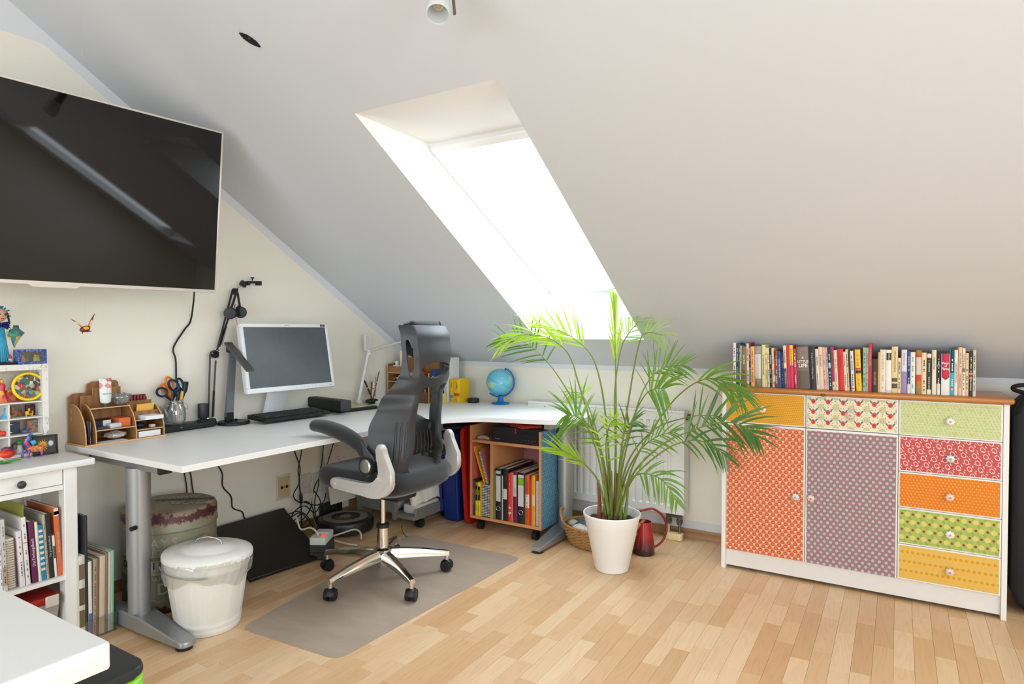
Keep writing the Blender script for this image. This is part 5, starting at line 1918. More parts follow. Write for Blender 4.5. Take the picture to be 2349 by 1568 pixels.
# contents
tb = thing('hand_cream', 'white hand cream tube with red flowers standing on the organizer', 'tube', (0.112, -2.212, DZ + 0.156))
CRX, CRY, CRZ = 0.112, -2.212, DZ + 0.1550
g = G()
g.lathe([(0, 0), (0.010, 0), (0.010, 0.016), (0, 0.016)], (CRX, CRY, CRZ), 18)
g.obj('cap', C((40, 70, 52), 0.4), tb)
cw, nt, b = nmat('cream_tube_print')
v = objco(nt)
spz = N(nt, 'ShaderNodeSeparateXYZ')
nt.links.new(v, spz.inputs[0])
vo = N(nt, 'ShaderNodeTexVoronoi')
vo.inputs['Scale'].default_value = 55
nt.links.new(v, vo.inputs['Vector'])
sc_ = N(nt, 'ShaderNodeSeparateColor')
nt.links.new(vo.outputs['Color'], sc_.inputs[0])
fl = ramp(nt, sc_.outputs[0], [(0, lin((226, 120, 120))), (0.4, lin((232, 160, 150))), (0.55, lin((234, 232, 226))), (0.75, lin((70, 130, 130))), (1, lin((214, 90, 96)))])
k = mth(nt, 'GREATER_THAN', spz.outputs[2], 0.080)
nt.links.new(mixc(nt, k, lin((226, 228, 224)), fl), b.inputs['Base Color'])
b.inputs['Roughness'].default_value = 0.35
g = G()
g.skin([[g.V((CRX + rx * math.cos(2 * PI * i / 20), CRY + ry * math.sin(2 * PI * i / 20), CRZ + z)) for i in range(20)] for rx, ry, z in ((0.012, 0.014, 0.016), (0.015, 0.021, 0.022), (0.013, 0.0235, 0.05), (0.009, 0.0245, 0.08), (0.003, 0.025, 0.118), (0.0012, 0.025, 0.124))])
g.obj('tube', cw, tb, ang=60)
text('lettering', 'hand cream', 0.008, C((120, 140, 130), 0.5, var=0), tb, (CRX + 0.0155, CRY, CRZ + 0.058), (0, 1, 0), (0, 0, 1))
bw = thing('paperclip_bowl', 'clear bowl full of silver paper clips on the organizer', 'bowl', (0.098, -2.142, DZ + 0.155))
g = G()
g.lathe([(0, 0), (0.018, 0), (0.030, 0.010), (0.040, 0.030), (0.043, 0.048), (0.0415, 0.048), (0.038, 0.030), (0.028, 0.013), (0, 0.004)], (0.098, -2.142, DZ + 0.1550), 30)
g.obj('bowl', JG, bw, ang=180)
rr = random.Random(9)
g = G()
for k in range(70):
	c = Vector((0.098 + rr.uniform(-0.026, 0.026), -2.142 + rr.uniform(-0.028, 0.028), DZ + 0.155 + rr.uniform(0.010, 0.052)))
	mt = Matrix.Translation(c) @ Euler((rr.uniform(0, 6), rr.uniform(0, 6), rr.uniform(0, 6))).to_matrix().to_4x4()
	g.tube([mt @ Vector(p) for p in ((-0.010, 0.003, 0), (0.010, 0.003, 0), (0.0115, 0, 0), (0.010, -0.003, 0), (-0.009, -0.003, 0), (-0.010, -0.0012, 0), (0.006, 0.001, 0))], 0.0006, 4)
stuff(g.obj('paper_clips', M('clip_steel', (190, 190, 188), 0.25, 0.9), bw, ang=180))
for k in range(7):
	y = -2.098 + k * 0.0142
	kb_ = thing('nail_polish', ('first', 'second', 'third', 'fourth', 'fifth', 'sixth', 'last')[k] + ' from the left of seven dark red bottles atop the organizer', 'bottle', (OX0 + 0.032, y, DZ + 0.112), 'red bottles in the organizer')
	g = G()
	g.lathe([(0, 0), (0.0060, 0), (0.0064, 0.004), (0.0064, 0.050), (0.0055, 0.056), (0, 0.056)], (OX0 + 0.032, y, DZ + 0.1125), 12)
	g.obj('bottle', C((96, 20, 28), 0.2), kb_)
	g = G()
	g.lathe([(0, 0.056), (0.0066, 0.056), (0.0066, 0.076), (0.005, 0.079), (0, 0.079)], (OX0 + 0.032, y, DZ + 0.1125), 12)
	g.obj('cap', C((126, 26, 40), 0.2), kb_)
	# held up by the pocket behind it
pad = thing('orange_notes', 'orange sticky note pad in the right pocket of the organizer', 'notepad', (OX0 + 0.08, -2.045, DZ + 0.087))
for i, (c, dx, rz) in enumerate(((C((236, 176, 84), 0.7), 0, 0.0), (C((222, 216, 110), 0.7), -0.007, 0.12))):
	g = G()
	g.T = Matrix.Translation((OX0 + 0.086 + dx, -2.047 + 0.014 * i, DZ + 0.0872)) @ Matrix.Rotation(0.20, 4, 'Y') @ Matrix.Rotation(rz, 4, 'Z')
	g.box((-0.003, -0.034, 0), (0.003, 0.034, 0.066))
	g.obj('pad', c, pad, ang=0)
simple('envelope_stack', 'white card stack jutting out of the middle right shelf', 'paper', lambda g: g.box((0.085, -2.082, DZ + 0.087), (0.190, -2.002, DZ + 0.104), 0.001), C((232, 232, 232), 0.6))
bd = simple('ink_pad', 'dark blue oval stamp pad on the low right shelf', 'box', lambda g: g.ball((0.112, -2.072, DZ + 0.0585), (0.026, 0.026, 0.0135), 20, 10), C((28, 40, 78), 0.3), ang=180)
simple('eraser', 'small pinkish eraser beside the dark blue stamp pad', 'eraser', lambda g: g.box((0.118, -2.034, DZ + 0.0446), (0.142, -2.012, DZ + 0.058), 0.004, 2), C((226, 206, 192), 0.6))
simple('paper_stack', 'thick stack of white paper on the bottom right shelf', 'paper', lambda g: g.box((0.040, -2.098, DZ + 0.0085), (0.160, -2.0, DZ + 0.034), 0.0008), C((230, 230, 228), 0.7))
simple('orange_box', 'orange note block on the middle shelf of the organizer', 'box', lambda g: g.box((0.060, -2.172, DZ + 0.0650), (0.140, -2.122, DZ + 0.102), 0.001), C((216, 108, 60), 0.6))
simple('cartridge_box', 'translucent pale plastic box left of the orange block', 'box', lambda g: g.box((0.120, -2.215, DZ + 0.0650), (0.156, -2.168, DZ + 0.085), 0.003, 2), C((196, 198, 206), 0.2))
wt = thing('white_tag_box', 'black box with a white label behind the translucent box', 'box', (0.09, -2.22, DZ + 0.065))
g = G()
g.box((0.060, -2.262, DZ + 0.0650), (0.112, -2.190, DZ + 0.098), 0.001)
g.obj('body', C((34, 32, 36), 0.5), wt)
g = G()
g.box((0.1122, -2.224, DZ + 0.0680), (0.1128, -2.192, DZ + 0.097))
g.obj('label_patch', C((222, 222, 220), 0.6), wt, ang=0)
simple('dark_case', 'flat dark grey case at the front left of the middle shelf', 'case', lambda g: g.box((0.118, -2.266, DZ + 0.0650), (0.158, -2.222, DZ + 0.075), 0.002), C((60, 62, 66), 0.4))
rr = random.Random(4)
g = G()
def crumple(u, v):
	a = 2 * PI * u
	r = 0.030 + 0.012 * mnoise.noise(Vector((3 * math.cos(a), 3 * math.sin(a), v * 4)))
	h = math.sin(PI * v)
	return (0.108 + r * 1.35 * math.cos(a) * h, -2.172 + r * 1.4 * math.sin(a) * h, DZ + 0.0095 + 0.040 * v + 0.008 * h * mnoise.noise(Vector((a * 2, v * 7, 1))))
g.grid(crumple, 30, 14, closed_u=True)
bmesh.ops.remove_doubles(g.bm, verts=g.bm.verts, dist=1e-4)
tag(g.obj('plastic_bag', M('plastic_bag', (206, 190, 180), 0.22, var=0.3, vs=60, bmp=0.8, bs=70), ang=30), 'crumpled clear plastic bag on the bottom shelf of the organizer', 'bag')
simple('paper_sheet', 'white lined sheet on the organizer floor in front of the bag', 'paper', lambda g: g.box((0.120, -2.266, DZ + 0.0084), (0.166, -2.150, DZ + 0.0094)), C((222, 222, 226), 0.7))
dg = thing('scissor_handle_tool', 'black handled tool in the narrow left slot of the organizer', 'tool', (0.13, -2.297, DZ + 0.0085))
g = G()
g.tube(spline([(0.145, -2.297, DZ + 0.010), (0.146, -2.297, DZ + 0.05), (0.140, -2.297, DZ + 0.09), (0.134, -2.297, DZ + 0.105)], 4), [0.006, 0.006, 0.006, 0.007, 0.008, 0.008, 0.008, 0.008, 0.009, 0.010, 0.011, 0.011, 0.010], 8)
g.obj('handle', BLACK, dg, ang=180)
simple('white_card', 'pale card standing in the narrow left slot of the organizer', 'card', lambda g: g.box((0.04, -2.288, DZ + 0.0085), (0.136, -2.284, DZ + 0.100)), C((216, 210, 196), 0.7))
# ================================================================ corner organizer at the back wall
c2 = thing('shelf_organizer', 'brown wooden shelf organizer in the desk corner behind the chair', 'organizer', (0.2, -0.2, DZ))
FX0, FX1, FY, BY_ = 0.030, 0.395, -0.345, -0.125
FXM = 0.185
def o2(name, a, b):
	g = G()
	g.box(a, b, 0.0006)
	return g.obj(name, BAM if name != 'shelf' and name != 'side' else [BAM], c2, ang=30)
zt = 0.262
for x, h in ((FX0, 0.255), (FXM, 0.30), (FX1 - 0.005, 0.20)):
	o2('side', (x, FY, DZ + 0.0006), (x + 0.005, BY_, DZ + h))
	g = G()
	g.box((x - 0.0003, FY - 0.0008, DZ + 0.001), (x + 0.0053, FY, DZ + h))
	g.obj('edge', BAME, c2, ang=0)
o2('back', (FX0, BY_ - 0.004, DZ + 0.0006), (FX1, BY_, DZ + 0.275))
for z in (0.001, 0.066, 0.132, 0.190):
	o2('shelf', (FX0 + 0.005, FY + 0.002, DZ + z), (FXM, BY_ - 0.004, DZ + z + 0.005))
	g = G()
	g.box((FX0 + 0.005, FY + 0.0006, DZ + z), (FXM, FY + 0.002, DZ + z + 0.005))
	g.obj('edge', BAME, c2, ang=0)
o2('top_front', (FX0 + 0.005, FY + 0.004, DZ + 0.195), (FXM, FY + 0.008, DZ + 0.238))
dr = o2('drawer', (FX0 + 0.007, FY - 0.002, DZ + 0.007), (FXM - 0.002, FY + 0.10, DZ + 0.064))
g = G()
g.box((FX0 + 0.028, FY - 0.004, DZ + 0.020), (FX0 + 0.033, FY - 0.002, DZ + 0.048))
g.obj('slot_pull', C((222, 198, 164), 0.5), dr, ang=0)
DKW = wood('organizer_dark_wood', (112, 76, 54), (84, 54, 38), (3, 30, 30), 0.5, 2.5, 1.2)
g = G()
g.box((FXM + 0.006, FY - 0.010, DZ + 0.0006), (FX1 - 0.006, FY - 0.004, DZ + 0.075), 0.001)
g.obj('bin_front', DKW, c2)
g = G()
g.box((FXM + 0.006, FY - 0.004, DZ + 0.0006), (FX1 - 0.006, BY_ - 0.006, DZ + 0.006))
g.obj('bin_floor', DKW, c2)
g = G()
g.box((FXM + 0.055, FY, DZ + 0.006), (FXM + 0.059, BY_ - 0.006, DZ + 0.155))
g.obj('bin_divider', BAM, c2)
lab_r = simple('red_tag', 'small red tag on the dark front of the corner organizer', 'tag', lambda g: g.prism(rrect(FXM + 0.075, DZ + 0.030, FXM + 0.100, DZ + 0.055, 0.006), 1, FY - 0.0125, FY - 0.0102), C((176, 34, 40), 0.4))
# things in it
simple('white_box_stack', 'white little boxes on the top deck of the corner organizer', 'box', lambda g: (g.box((FX0 + 0.022, FY + 0.03, DZ + 0.1952), (FX0 + 0.075, FY + 0.07, DZ + 0.245), 0.004), g.box((FX0 + 0.038, FY + 0.035, DZ + 0.2452), (FX0 + 0.060, FY + 0.06, DZ + 0.272), 0.004)), C((226, 224, 222), 0.5))
simple('cream_booklet', 'cream booklets standing up in the corner organizer', 'booklet', lambda g: (g.T.__class__, g.box((FX0 + 0.088, FY + 0.03, DZ + 0.1952), (FX0 + 0.150, FY + 0.036, DZ + 0.345), 0.0005)), C((226, 212, 184), 0.7))
rr = random.Random(21)
g = G()
pts = [Vector((FX0 + 0.08 + rr.uniform(-0.045, 0.045), FY + 0.05 + rr.uniform(-0.02, 0.03), DZ + 0.140 + rr.uniform(0, 0.035))) for _ in range(12)]
pts = [Vector((FX0 + 0.02, FY + 0.04, DZ + 0.148))] + pts + [Vector((FX0 + 0.14, FY + 0.03, DZ + 0.142))]
g.tube(spline(pts, 6), 0.0021, 6)
tag(g.obj('white_cable', C((222, 220, 214), 0.5), ang=180), 'tangled white cable on a shelf of the corner organizer', 'cable')
g = G()
pts = [Vector((FX0 + 0.085 + rr.uniform(-0.05, 0.05), FY + 0.06 + rr.uniform(-0.03, 0.03), DZ + 0.077 + rr.uniform(0, 0.03))) for _ in range(14)]
g.tube(spline(pts, 6), 0.0036, 6)
tag(g.obj('black_cable', CABLE, ang=180), 'black cable bundle with a blue plug in the corner organizer', 'cable')
simple('blue_plug', 'bright blue plug on the black cables in the corner organizer', 'plug', lambda g: g.box((FX0 + 0.085, FY + 0.012, DZ + 0.095), (FX0 + 0.112, FY + 0.030, DZ + 0.106), 0.003, 2), C((60, 140, 190), 0.3))
for x, w_, h, c, lab in ((FXM + 0.012, 0.010, 0.185, (206, 206, 200), 'thin grey white binder'), (FXM + 0.026, 0.010, 0.19, (176, 180, 176), 'thin grey binder'), (FXM + 0.062, 0.014, 0.178, (70, 110, 66), 'dark green book'), (FXM + 0.078, 0.028, 0.190, (200, 52, 44), 'red book with a green head'), (FXM + 0.108, 0.030, 0.186, (224, 164, 74), 'amber yellow book'), (FXM + 0.142, 0.016, 0.188, (92, 66, 50), 'brown book'), (FXM + 0.162, 0.020, 0.182, (74, 54, 44), 'dark brown book')):
	kw = dict(bands=[(0.86, 0.99, (70, 150, 76)), (0.72, 0.85, (226, 206, 200))]) if c[0] == 200 else {}
	book(x, FY + 0.010, DZ + 0.0065, w_, h, 0.15, c, lab + ' seen through the chair back in the corner organizer', 'books in the corner organizer', tcol=(235, 225, 210) if c[0] < 220 else (150, 90, 30), **kw)
book(0.402, -0.330, DZ + 0.0006, 0.030, 0.225, 0.16, (38, 52, 104), 'dark blue book right of the corner organizer', None, title=[('ALPINE', 0.68, 0.020, 1, (220, 222, 230))], bands=[(0.0, 0.14, (206, 180, 120))])
# spiral pad with clip, sticky notes, dictionaries, smart speaker
sd = thing('spiral_pad', 'tall white spiral notepad with a black clip behind the chair', 'notepad', (0.448, -0.22, DZ))
g = G()
g.box((0.4365, -0.235, DZ + 0.0006), (0.462, -0.095, DZ + 0.300), 0.001)
g.obj('pages', C((226, 226, 224), 0.7), sd)
g = G()
for k in range(34):
	z = DZ + 0.012 + k * 0.0083
	g.tube([Vector((0.4495 + 0.0125 * math.cos(t), -0.238 + 0.008 * math.sin(t), z)) for t in [2 * PI * i / 8 for i in range(8)]], 0.0013, 4, closed=True)
stuff(g.obj('spiral', C((206, 206, 206), 0.3), sd, ang=180))
g = G()
g.prism([(0.434, DZ + 0.282), (0.4645, DZ + 0.282), (0.453, DZ + 0.318), (0.446, DZ + 0.318)], 1, -0.235, -0.195, 0.001)
g.obj('clip', BLACK, sd)
simple('yellow_notes', 'yellow sticky note block in front of the white spiral pad', 'notepad', lambda g: g.box((0.436, -0.286, DZ + 0.0006), (0.470, -0.252, DZ + 0.062), 0.0008), C((232, 206, 88), 0.7))
YD = (236, 188, 14)
d1 = book(0.4735, -0.215, DZ + 0.0006, 0.026, 0.156, 0.11, YD, 'slim yellow dictionary beside the thick yellow one', None, title=[('Englisch', 0.75, 0.011, -1, (52, 48, 30)), ('L', 0.10, 0.022, 0, (80, 130, 140))], bands=[(0.20, 0.32, (60, 150, 180))])
d2 = book(0.502, -0.215, DZ + 0.0006, 0.052, 0.158, 0.11, (238, 192, 10), 'thick yellow dictionary next to the black puck', None, title=[('Englisch', 0.72, 0.015, -1, (52, 48, 30)), ('L', 0.12, 0.034, 0, (80, 140, 160))], bands=[(0.28, 0.41, (206, 84, 40))])
ec = thing('smart_speaker', 'black round puck speaker right of the yellow dictionaries', 'speaker', (0.615, -0.145, DZ))
g = G()
g.lathe([(0, 0.0004), (0.038, 0.0004), (0.0395, 0.003), (0.0395, 0.026), (0.038, 0.030), (0, 0.031)], (0.615, -0.145, DZ), 36)
g.obj('body', M('puck_black', (30, 30, 32), 0.55), ec)
g = G()
g.lathe([(0.030, 0.0312), (0.033, 0.0318), (0.036, 0.0312)], (0.615, -0.145, DZ), 36)
g.obj('light_ring', C((58, 60, 62), 0.3), ec)
text('maker_mark', 'amazon', 0.007, C((92, 92, 94), 0.5, var=0), ec, (0.615 + 0.0392 * 0.53, -0.145 - 0.0392 * 0.85, DZ + 0.013), (0.85, 0.53, 0), (0, 0, 1))
# globe
GX, GY = 0.812, -0.115
gl = thing('globe', 'small blue desk globe on a blue plastic stand', 'globe', (GX, GY, DZ))
GB = M('globe_blue_plastic', (0, 108, 176), 0.35)
g = G()
g.lathe([(0, 0.0004), (0.058, 0.0004), (0.060, 0.004), (0.056, 0.010), (0.030, 0.013), (0.021, 0.020), (0.017, 0.045), (0.020, 0.056), (0, 0.058)], (GX, GY, DZ), 36)
g.obj('stand', GB, gl, ang=60)
gm, nt, b = nmat('globe_map')
v = objco(nt)
f = noisef(nt, v, 15, 6, 0.6)
land = mth(nt, 'MULTIPLY', mth(nt, 'SUBTRACT', f, 0.54), 12, clamp=True)
sea = mixc(nt, noisef(nt, v, 8, 2), lin((88, 178, 206)), lin((120, 198, 216)))
lnd = mixc(nt, noisef(nt, v, 40, 3), lin((206, 214, 160)), lin((150, 196, 150)))
nt.links.new(mixc(nt, land, sea, lnd), b.inputs['Base Color'])
b.inputs['Roughness'].default_value = 0.3
GC = Vector((GX - 0.006, GY - 0.004, DZ + 0.145))
g = G()
g.ball(GC, 0.0865, 40, 24)
go = g.obj('sphere', gm, gl, ang=180)
tilt = Vector((0.39, 0.20, 0.90)).normalized()
u_, v_ = frame_of(tilt)
g = G()
g.tube([GC + (u_ * math.cos(t) + v_ * math.sin(t)) * 0.0868 for t in [2 * PI * i / 60 for i in range(60)]], 0.0007, 4, closed=True)
g.obj('equator_seam', C((60, 100, 120), 0.4), go, ang=180)
g = G()
side_ = Vector((RGT.x, RGT.y, 0))
sd_ = (side_ - tilt * side_.dot(tilt)).normalized()
pts = [GC + (tilt * math.cos(t) + sd_ * math.sin(t)) * 0.0975 for t in [math.radians(a) for a in range(-4, 200, 8)]]
g.tube(pts, 0.0058, 8)
g.obj('meridian_arm', GB, gl, ang=60)
for t in (0.0, PI):
	g = G()
	q = GC + tilt * math.cos(t) * 0.0865
	g.cyl(q, GC + tilt * math.cos(t) * 0.101, 0.006, n=12)
	g.obj('pin', GB, gl)
# ================================================================ trolley shelf under the desk
TX0, TX1, TY0, TY1 = 0.862, 1.350, -0.538, -0.165
TRE = M('beech_edge', (206, 144, 96), 0.5)
tr_ = thing('rolling_shelf', 'rolling beech edged shelf papered in patterns under the desk corner', 'shelf', ((TX0 + TX1) / 2, TY0, 0))
PBLUE = pat_mat('paper_blue_waves', (92, 146, 172), [(0.022, 0.016, 0, 0, 0.41, 0, 0.0036, (186, 200, 200), 0.5, 0.6), (0.017, 0.021, 0.4, 0.3, 0.33, 0, 0.0026, (52, 112, 150), 0.5, 0.5)], blotch=(40, 0.4, 0.65, (70, 128, 160)))
# the blue side is seen along Y: swap axes for that material
for n in PBLUE.node_tree.nodes:
	if n.type == 'SEPXYZ':
		sepn = n
for l in list(PBLUE.node_tree.links):
	if l.from_node == sepn and l.from_socket == sepn.outputs[0]:
		PBLUE.node_tree.links.new(sepn.outputs[1], l.to_socket)
PROSE = pat_mat('paper_rose_dots', (188, 128, 128), [(0.012, 0.010, 0, 0, 0.5, 0, 0.0020, (130, 80, 92))])
PSALM = M('paper_coral', (196, 92, 76), 0.7)
zb, zt_ = 0.072, 0.626
for x0, x1, zz in ((TX0, TX0 + 0.016, zt_), (TX1 - 0.016, TX1, zt_)):
	g = G()
	g.box((x0, TY0, zb), (x1, TY1, zz), 0.0008)
	s_ = g.obj('side_panel', TRE, tr_)
	g = G()
	if x0 == TX0:
		g.box((x1, TY0 + 0.002, zb + 0.016), (x1 + 0.001, TY1, zz - 0.1))
		g.obj('paper_lining', PSALM, s_, ang=0)
	else:
		g.box((x1, TY0 + 0.002, zb), (x1 + 0.0012, TY1 - 0.002, zz))
		g.obj('paper_lining', PBLUE, s_, ang=0)
g = G()
g.box((TX0 + 0.016, TY0, zb), (TX1 - 0.016, TY1, zb + 0.016), 0.0008)
g.obj('bottom', TRE, tr_)
g = G()
g.box((TX0 + 0.016, TY0, 0.528), (TX1 - 0.016, TY1, 0.544), 0.0008)
g.obj('shelf', TRE, tr_)
g = G()
g.box((1.008, TY0, zb + 0.016), (1.024, TY1 + 0.0, 0.528), 0.0008)
dv_ = g.obj('divider', TRE, tr_)
g = G()
g.box((TX0 + 0.018, TY1 - 0.006, zb + 0.016), (1.007, TY1, 0.527))
g.obj('back_left', PSALM, tr_, ang=0)
g = G()
g.box((1.025, TY1 - 0.006, zb + 0.016), (TX1 - 0.14, TY1, 0.527))
g.obj('back_right', PROSE, tr_, ang=0)
g = G()
g.box((TX0 + 0.016, TY1 - 0.006, 0.545), (TX1 - 0.016, TY1, zt_))
g.obj('back_top', P_FLO, tr_, ang=0)
for x in (TX0 + 0.05, TX1 - 0.06):
	for y in (TY0 + 0.045, TY1 - 0.045):
		g = G()
		g.cyl((x, y, 0.055), (x, y, 0.0718), 0.018, n=14)
		w_ = g.obj('caster', BLACK, tr_)
		g = G()
		g.cyl((x - 0.014, y, 0.026), (x + 0.014, y, 0.026), 0.0255, n=20)
		g.obj('wheel', BLACK, w_)
# desktop computer and red folders on top shelf
pcx = thing('desktop_computer', 'black flat desktop computer on the top deck of the rolling shelf', 'computer', (1.17, -0.52, 0.5445))
g = G()
g.box((1.010, -0.524, 0.5445), (1.330, -0.20, 0.632), 0.003)
g.obj('case', M('computer_black', (34, 30, 36), 0.5), pcx)
g = G()
g.box((1.172, -0.5262, 0.600), (1.178, -0.5242, 0.6315))
g.obj('red_stripe', C((190, 36, 36), 0.4), pcx, ang=0)
for k, (a, b_) in enumerate(((0.560, 0.590), (0.596, 0.626))):
	g = G()
	g.box((1.195, -0.5256, a), (1.322, -0.5243, b_))
	g.obj('drive_bay', M('bay_black', (24, 22, 26), 0.4), pcx, ang=0)
for k in range(5):
	g = G()
	g.box((1.215 + 0.021 * k, -0.5264, 0.566), (1.223 + 0.021 * k, -0.5256, 0.570))
	g.obj('port', C((86, 84, 92), 0.4), pcx, ang=0)
text('maker_mark', 'lenovo', 0.012, C((150, 146, 150), 0.5, var=0), pcx, (1.052, -0.5246, 0.562), (1, 0, 0), (0, 0, 1))
rf_ = thing('red_folder', 'red folder lying on the black computer under the desktop', 'folder', (1.17, -0.4, 0.632))
for k, dz in enumerate((0.6325, 0.640)):
	g = G()
	g.prism([(1.02, -0.42), (1.215 + 0.04 * k, -0.528), (1.30, -0.44), (1.15, -0.24), (1.03, -0.24)], 2, dz, dz + 0.006, 0.0008)
	g.obj('cover', C((204, 60, 46), 0.5), rf_)
g = G()
g.tube(spline([(0.90, -0.515, 0.5525), (0.94, -0.50, 0.556), (0.985, -0.515, 0.5525)], 4), [0.004, 0.009, 0.011, 0.012, 0.012, 0.012, 0.010, 0.008, 0.004], 10)
tag(g.obj('cloth_roll', C((176, 160, 150), 0.85), ang=180), 'pale folded cloth on the top deck of the rolling shelf', 'cloth')
def tb_(x, w_, h, c, lab, dep=0.24, **kw):
	return book(x, TY0 + 0.010, zb + 0.0165, w_, h, dep, c, lab, 'books and binders in the rolling shelf', **kw)
tb_(0.880, 0.013, 0.215, (40, 48, 46), 'dark green exercise book, leftmost on the rolling shelf floor', title=[('English G Lernwörterbuch', 0.52, 0.0085, 1, (190, 196, 110))])
tb_(0.8945, 0.017, 0.195, (226, 202, 18), 'left one of two black and yellow grammar books', bands=[(0.46, 0.93, (26, 26, 26)), (0.93, 0.99, (200, 70, 40))], title=[('PONS', 0.72, 0.012, 1, (226, 202, 18)), ('Grammatik', 0.24, 0.008, 1, (60, 56, 20))])
tb_(0.9125, 0.018, 0.200, (232, 206, 20), 'right one of two black and yellow grammar books', bands=[(0.46, 0.88, (26, 26, 26))], title=[('PONS', 0.70, 0.012, 1, (232, 206, 20)), ('Grammatik', 0.22, 0.008, 1, (60, 56, 20))])
tb_(0.9315, 0.008, 0.198, (226, 160, 38), 'thin amber book between the grammar books and spiral pads', dashes=False)
for k in range(3):
	x = 0.9415 + 0.0215 * k
	sp_ = thing('spiral_notebook', ('left', 'middle', 'right')[k] + ' of three upright black and white spiral notebooks', 'notebook', (x, TY0 + 0.012, zb + 0.0165), 'spiral notebooks in the rolling shelf')
	g = G()
	g.box((x + 0.003, TY0 + 0.018, zb + 0.0165), (x + 0.0175, TY0 + 0.22, zb + 0.206), 0.0005)
	g.obj('pages', C((196, 190, 182), 0.7), sp_)
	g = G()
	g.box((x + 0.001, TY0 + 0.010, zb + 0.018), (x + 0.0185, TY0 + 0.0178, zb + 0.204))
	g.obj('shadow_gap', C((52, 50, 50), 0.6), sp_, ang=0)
	g = G()
	for j_ in range(20):
		z = zb + 0.023 + j_ * 0.0094
		g.box((x + 0.0005, TY0 + 0.0075, z), (x + 0.0200, TY0 + 0.0100, z + 0.0045))
	stuff(g.obj('spiral', C((206, 204, 200), 0.3), sp_, ang=0))
for (x, z, ang_, c, sp, lab) in ((0.955, 0.284, -0.36, (226, 160, 40), False, 'amber folder leaning left above the grammar books'), (0.980, 0.284, -0.30, (120, 112, 106), True, 'grey spiral pad leaning against the amber folder')):
	lf_ = thing('leaning_folder', lab, 'folder', (x, TY0 + 0.02, z))
	g = G()
	g.box((x - 0.004, TY0 + 0.018, z), (x + 0.004, TY0 + 0.20, z + (0.232 if not sp else 0.205)), 0.001)
	g.obj('cover', C(c, 0.6), lf_)
	if sp:
		g = G()
		for j_ in range(22):
			zz = z + 0.006 + j_ * 0.0088
			g.box((x - 0.0055, TY0 + 0.013, zz), (x + 0.0055, TY0 + 0.0175, zz + 0.0042))
		stuff(g.obj('spiral', C((214, 212, 208), 0.3), lf_, ang=0))
		g = G()
		g.box((x + 0.0045, TY0 + 0.024, z + 0.004), (x + 0.0065, TY0 + 0.20, z + 0.212))
		g.obj('back_cover', C((186, 96, 84), 0.6), lf_, ang=0)
	lf_.rotation_euler = (0, ang_, 0)
def binder(x, w_, h, c, lab, patch=None, ring=True, ptitle=None):
	b_ = tb_(x, w_, h, c, lab, 0.30, dashes=False)
	y0 = TY0 + 0.010 - 0.003
	z0 = zb + 0.0165
	if patch:
		for (pz0, pz1, pc) in patch:
			g = G()
			g.box((x + w_ * 0.14, y0 - 0.0010, z0 + h * pz0), (x + w_ * 0.86, y0 + 0.0004, z0 + h * pz1))
			g.obj('label_patch', C(pc, 0.6), b_, ang=0)
	if ring:
		g = G()
		g.tube([Vector((x + w_ / 2 + 0.013 * math.cos(t), y0 - 0.0006, z0 + h * 0.22 + 0.013 * math.sin(t))) for t in [2 * PI * i / 20 for i in range(20)]], 0.0021, 6, closed=True)
		g.obj('finger_ring', CHROME, b_, ang=180)
	if ptitle:
		text('lettering', ptitle, 0.010, C((70, 60, 66), 0.5, var=0), b_, (x + w_ / 2, y0 - 0.0014, z0 + h * 0.62), (0, 0, -1), (1, 0, 0))
	return b_
BLK = (34, 34, 36)
tb_(1.0265, 0.012, 0.282, (86, 128, 84), 'green folder, leftmost in the right compartment', 0.20, dashes=False)
binder(1.0395, 0.042, 0.298, BLK, 'black ring binder with a long white label, left one', [(0.90, 0.96, (200, 198, 190)), (0.36, 0.86, (206, 202, 194))])
tb_(1.0825, 0.007, 0.26, (200, 192, 182), 'thin cream folder between the two black binders', 0.22, dashes=False)
binder(1.0905, 0.034, 0.300, BLK, 'black ring binder with a short white label', [(0.42, 0.62, (206, 204, 198))], ring=False)
tb_(1.1255, 0.020, 0.280, (204, 50, 44), 'bright red folder right of the short labelled binder', 0.22, bands=[(0.16, 0.20, (226, 210, 206)), (0.27, 0.30, (220, 200, 200))], tcol=(226, 150, 140))
tb_(1.1465, 0.012, 0.285, (212, 110, 98), 'thin salmon folder next to the bright red one', 0.24, dashes=False)
binder(1.1595, 0.028, 0.290, (104, 32, 66), 'plum purple binder with a white paper strip', [(0.52, 0.95, (206, 198, 200))], ring=False, ptitle='MATHE 10')
binder(1.1885, 0.050, 0.292, BLK, 'black ring binder with a green topped label', [(0.90, 0.96, (206, 204, 198)), (0.76, 0.895, (126, 178, 32)), (0.34, 0.755, (208, 204, 196))])
tb_(1.2395, 0.028, 0.282, (206, 84, 30), 'orange folder right of the green labelled binder', 0.24, bands=[(0.34, 0.62, (224, 206, 190))], tcol=(120, 50, 30))
tb_(1.2685, 0.012, 0.262, (178, 48, 30), 'thin brick red folder by the orange one', 0.24, dashes=False)
tb_(1.2815, 0.022, 0.285, (222, 150, 40), 'amber folder, second from the right wall of the shelf', 0.24, bands=[(0.40, 0.62, (222, 190, 140))], dashes=False)
sp_ = thing('spiral_notebook', 'white edged spiral notebook, rightmost in the rolling shelf', 'notebook', (1.306, TY0 + 0.012, zb + 0.0165))
g = G()
g.box((1.3065, TY0 + 0.020, zb + 0.0165), (1.3265, TY0 + 0.22, zb + 0.27), 0.0005)
g.obj('pages', C((216, 206, 190), 0.7), sp_)
g = G()
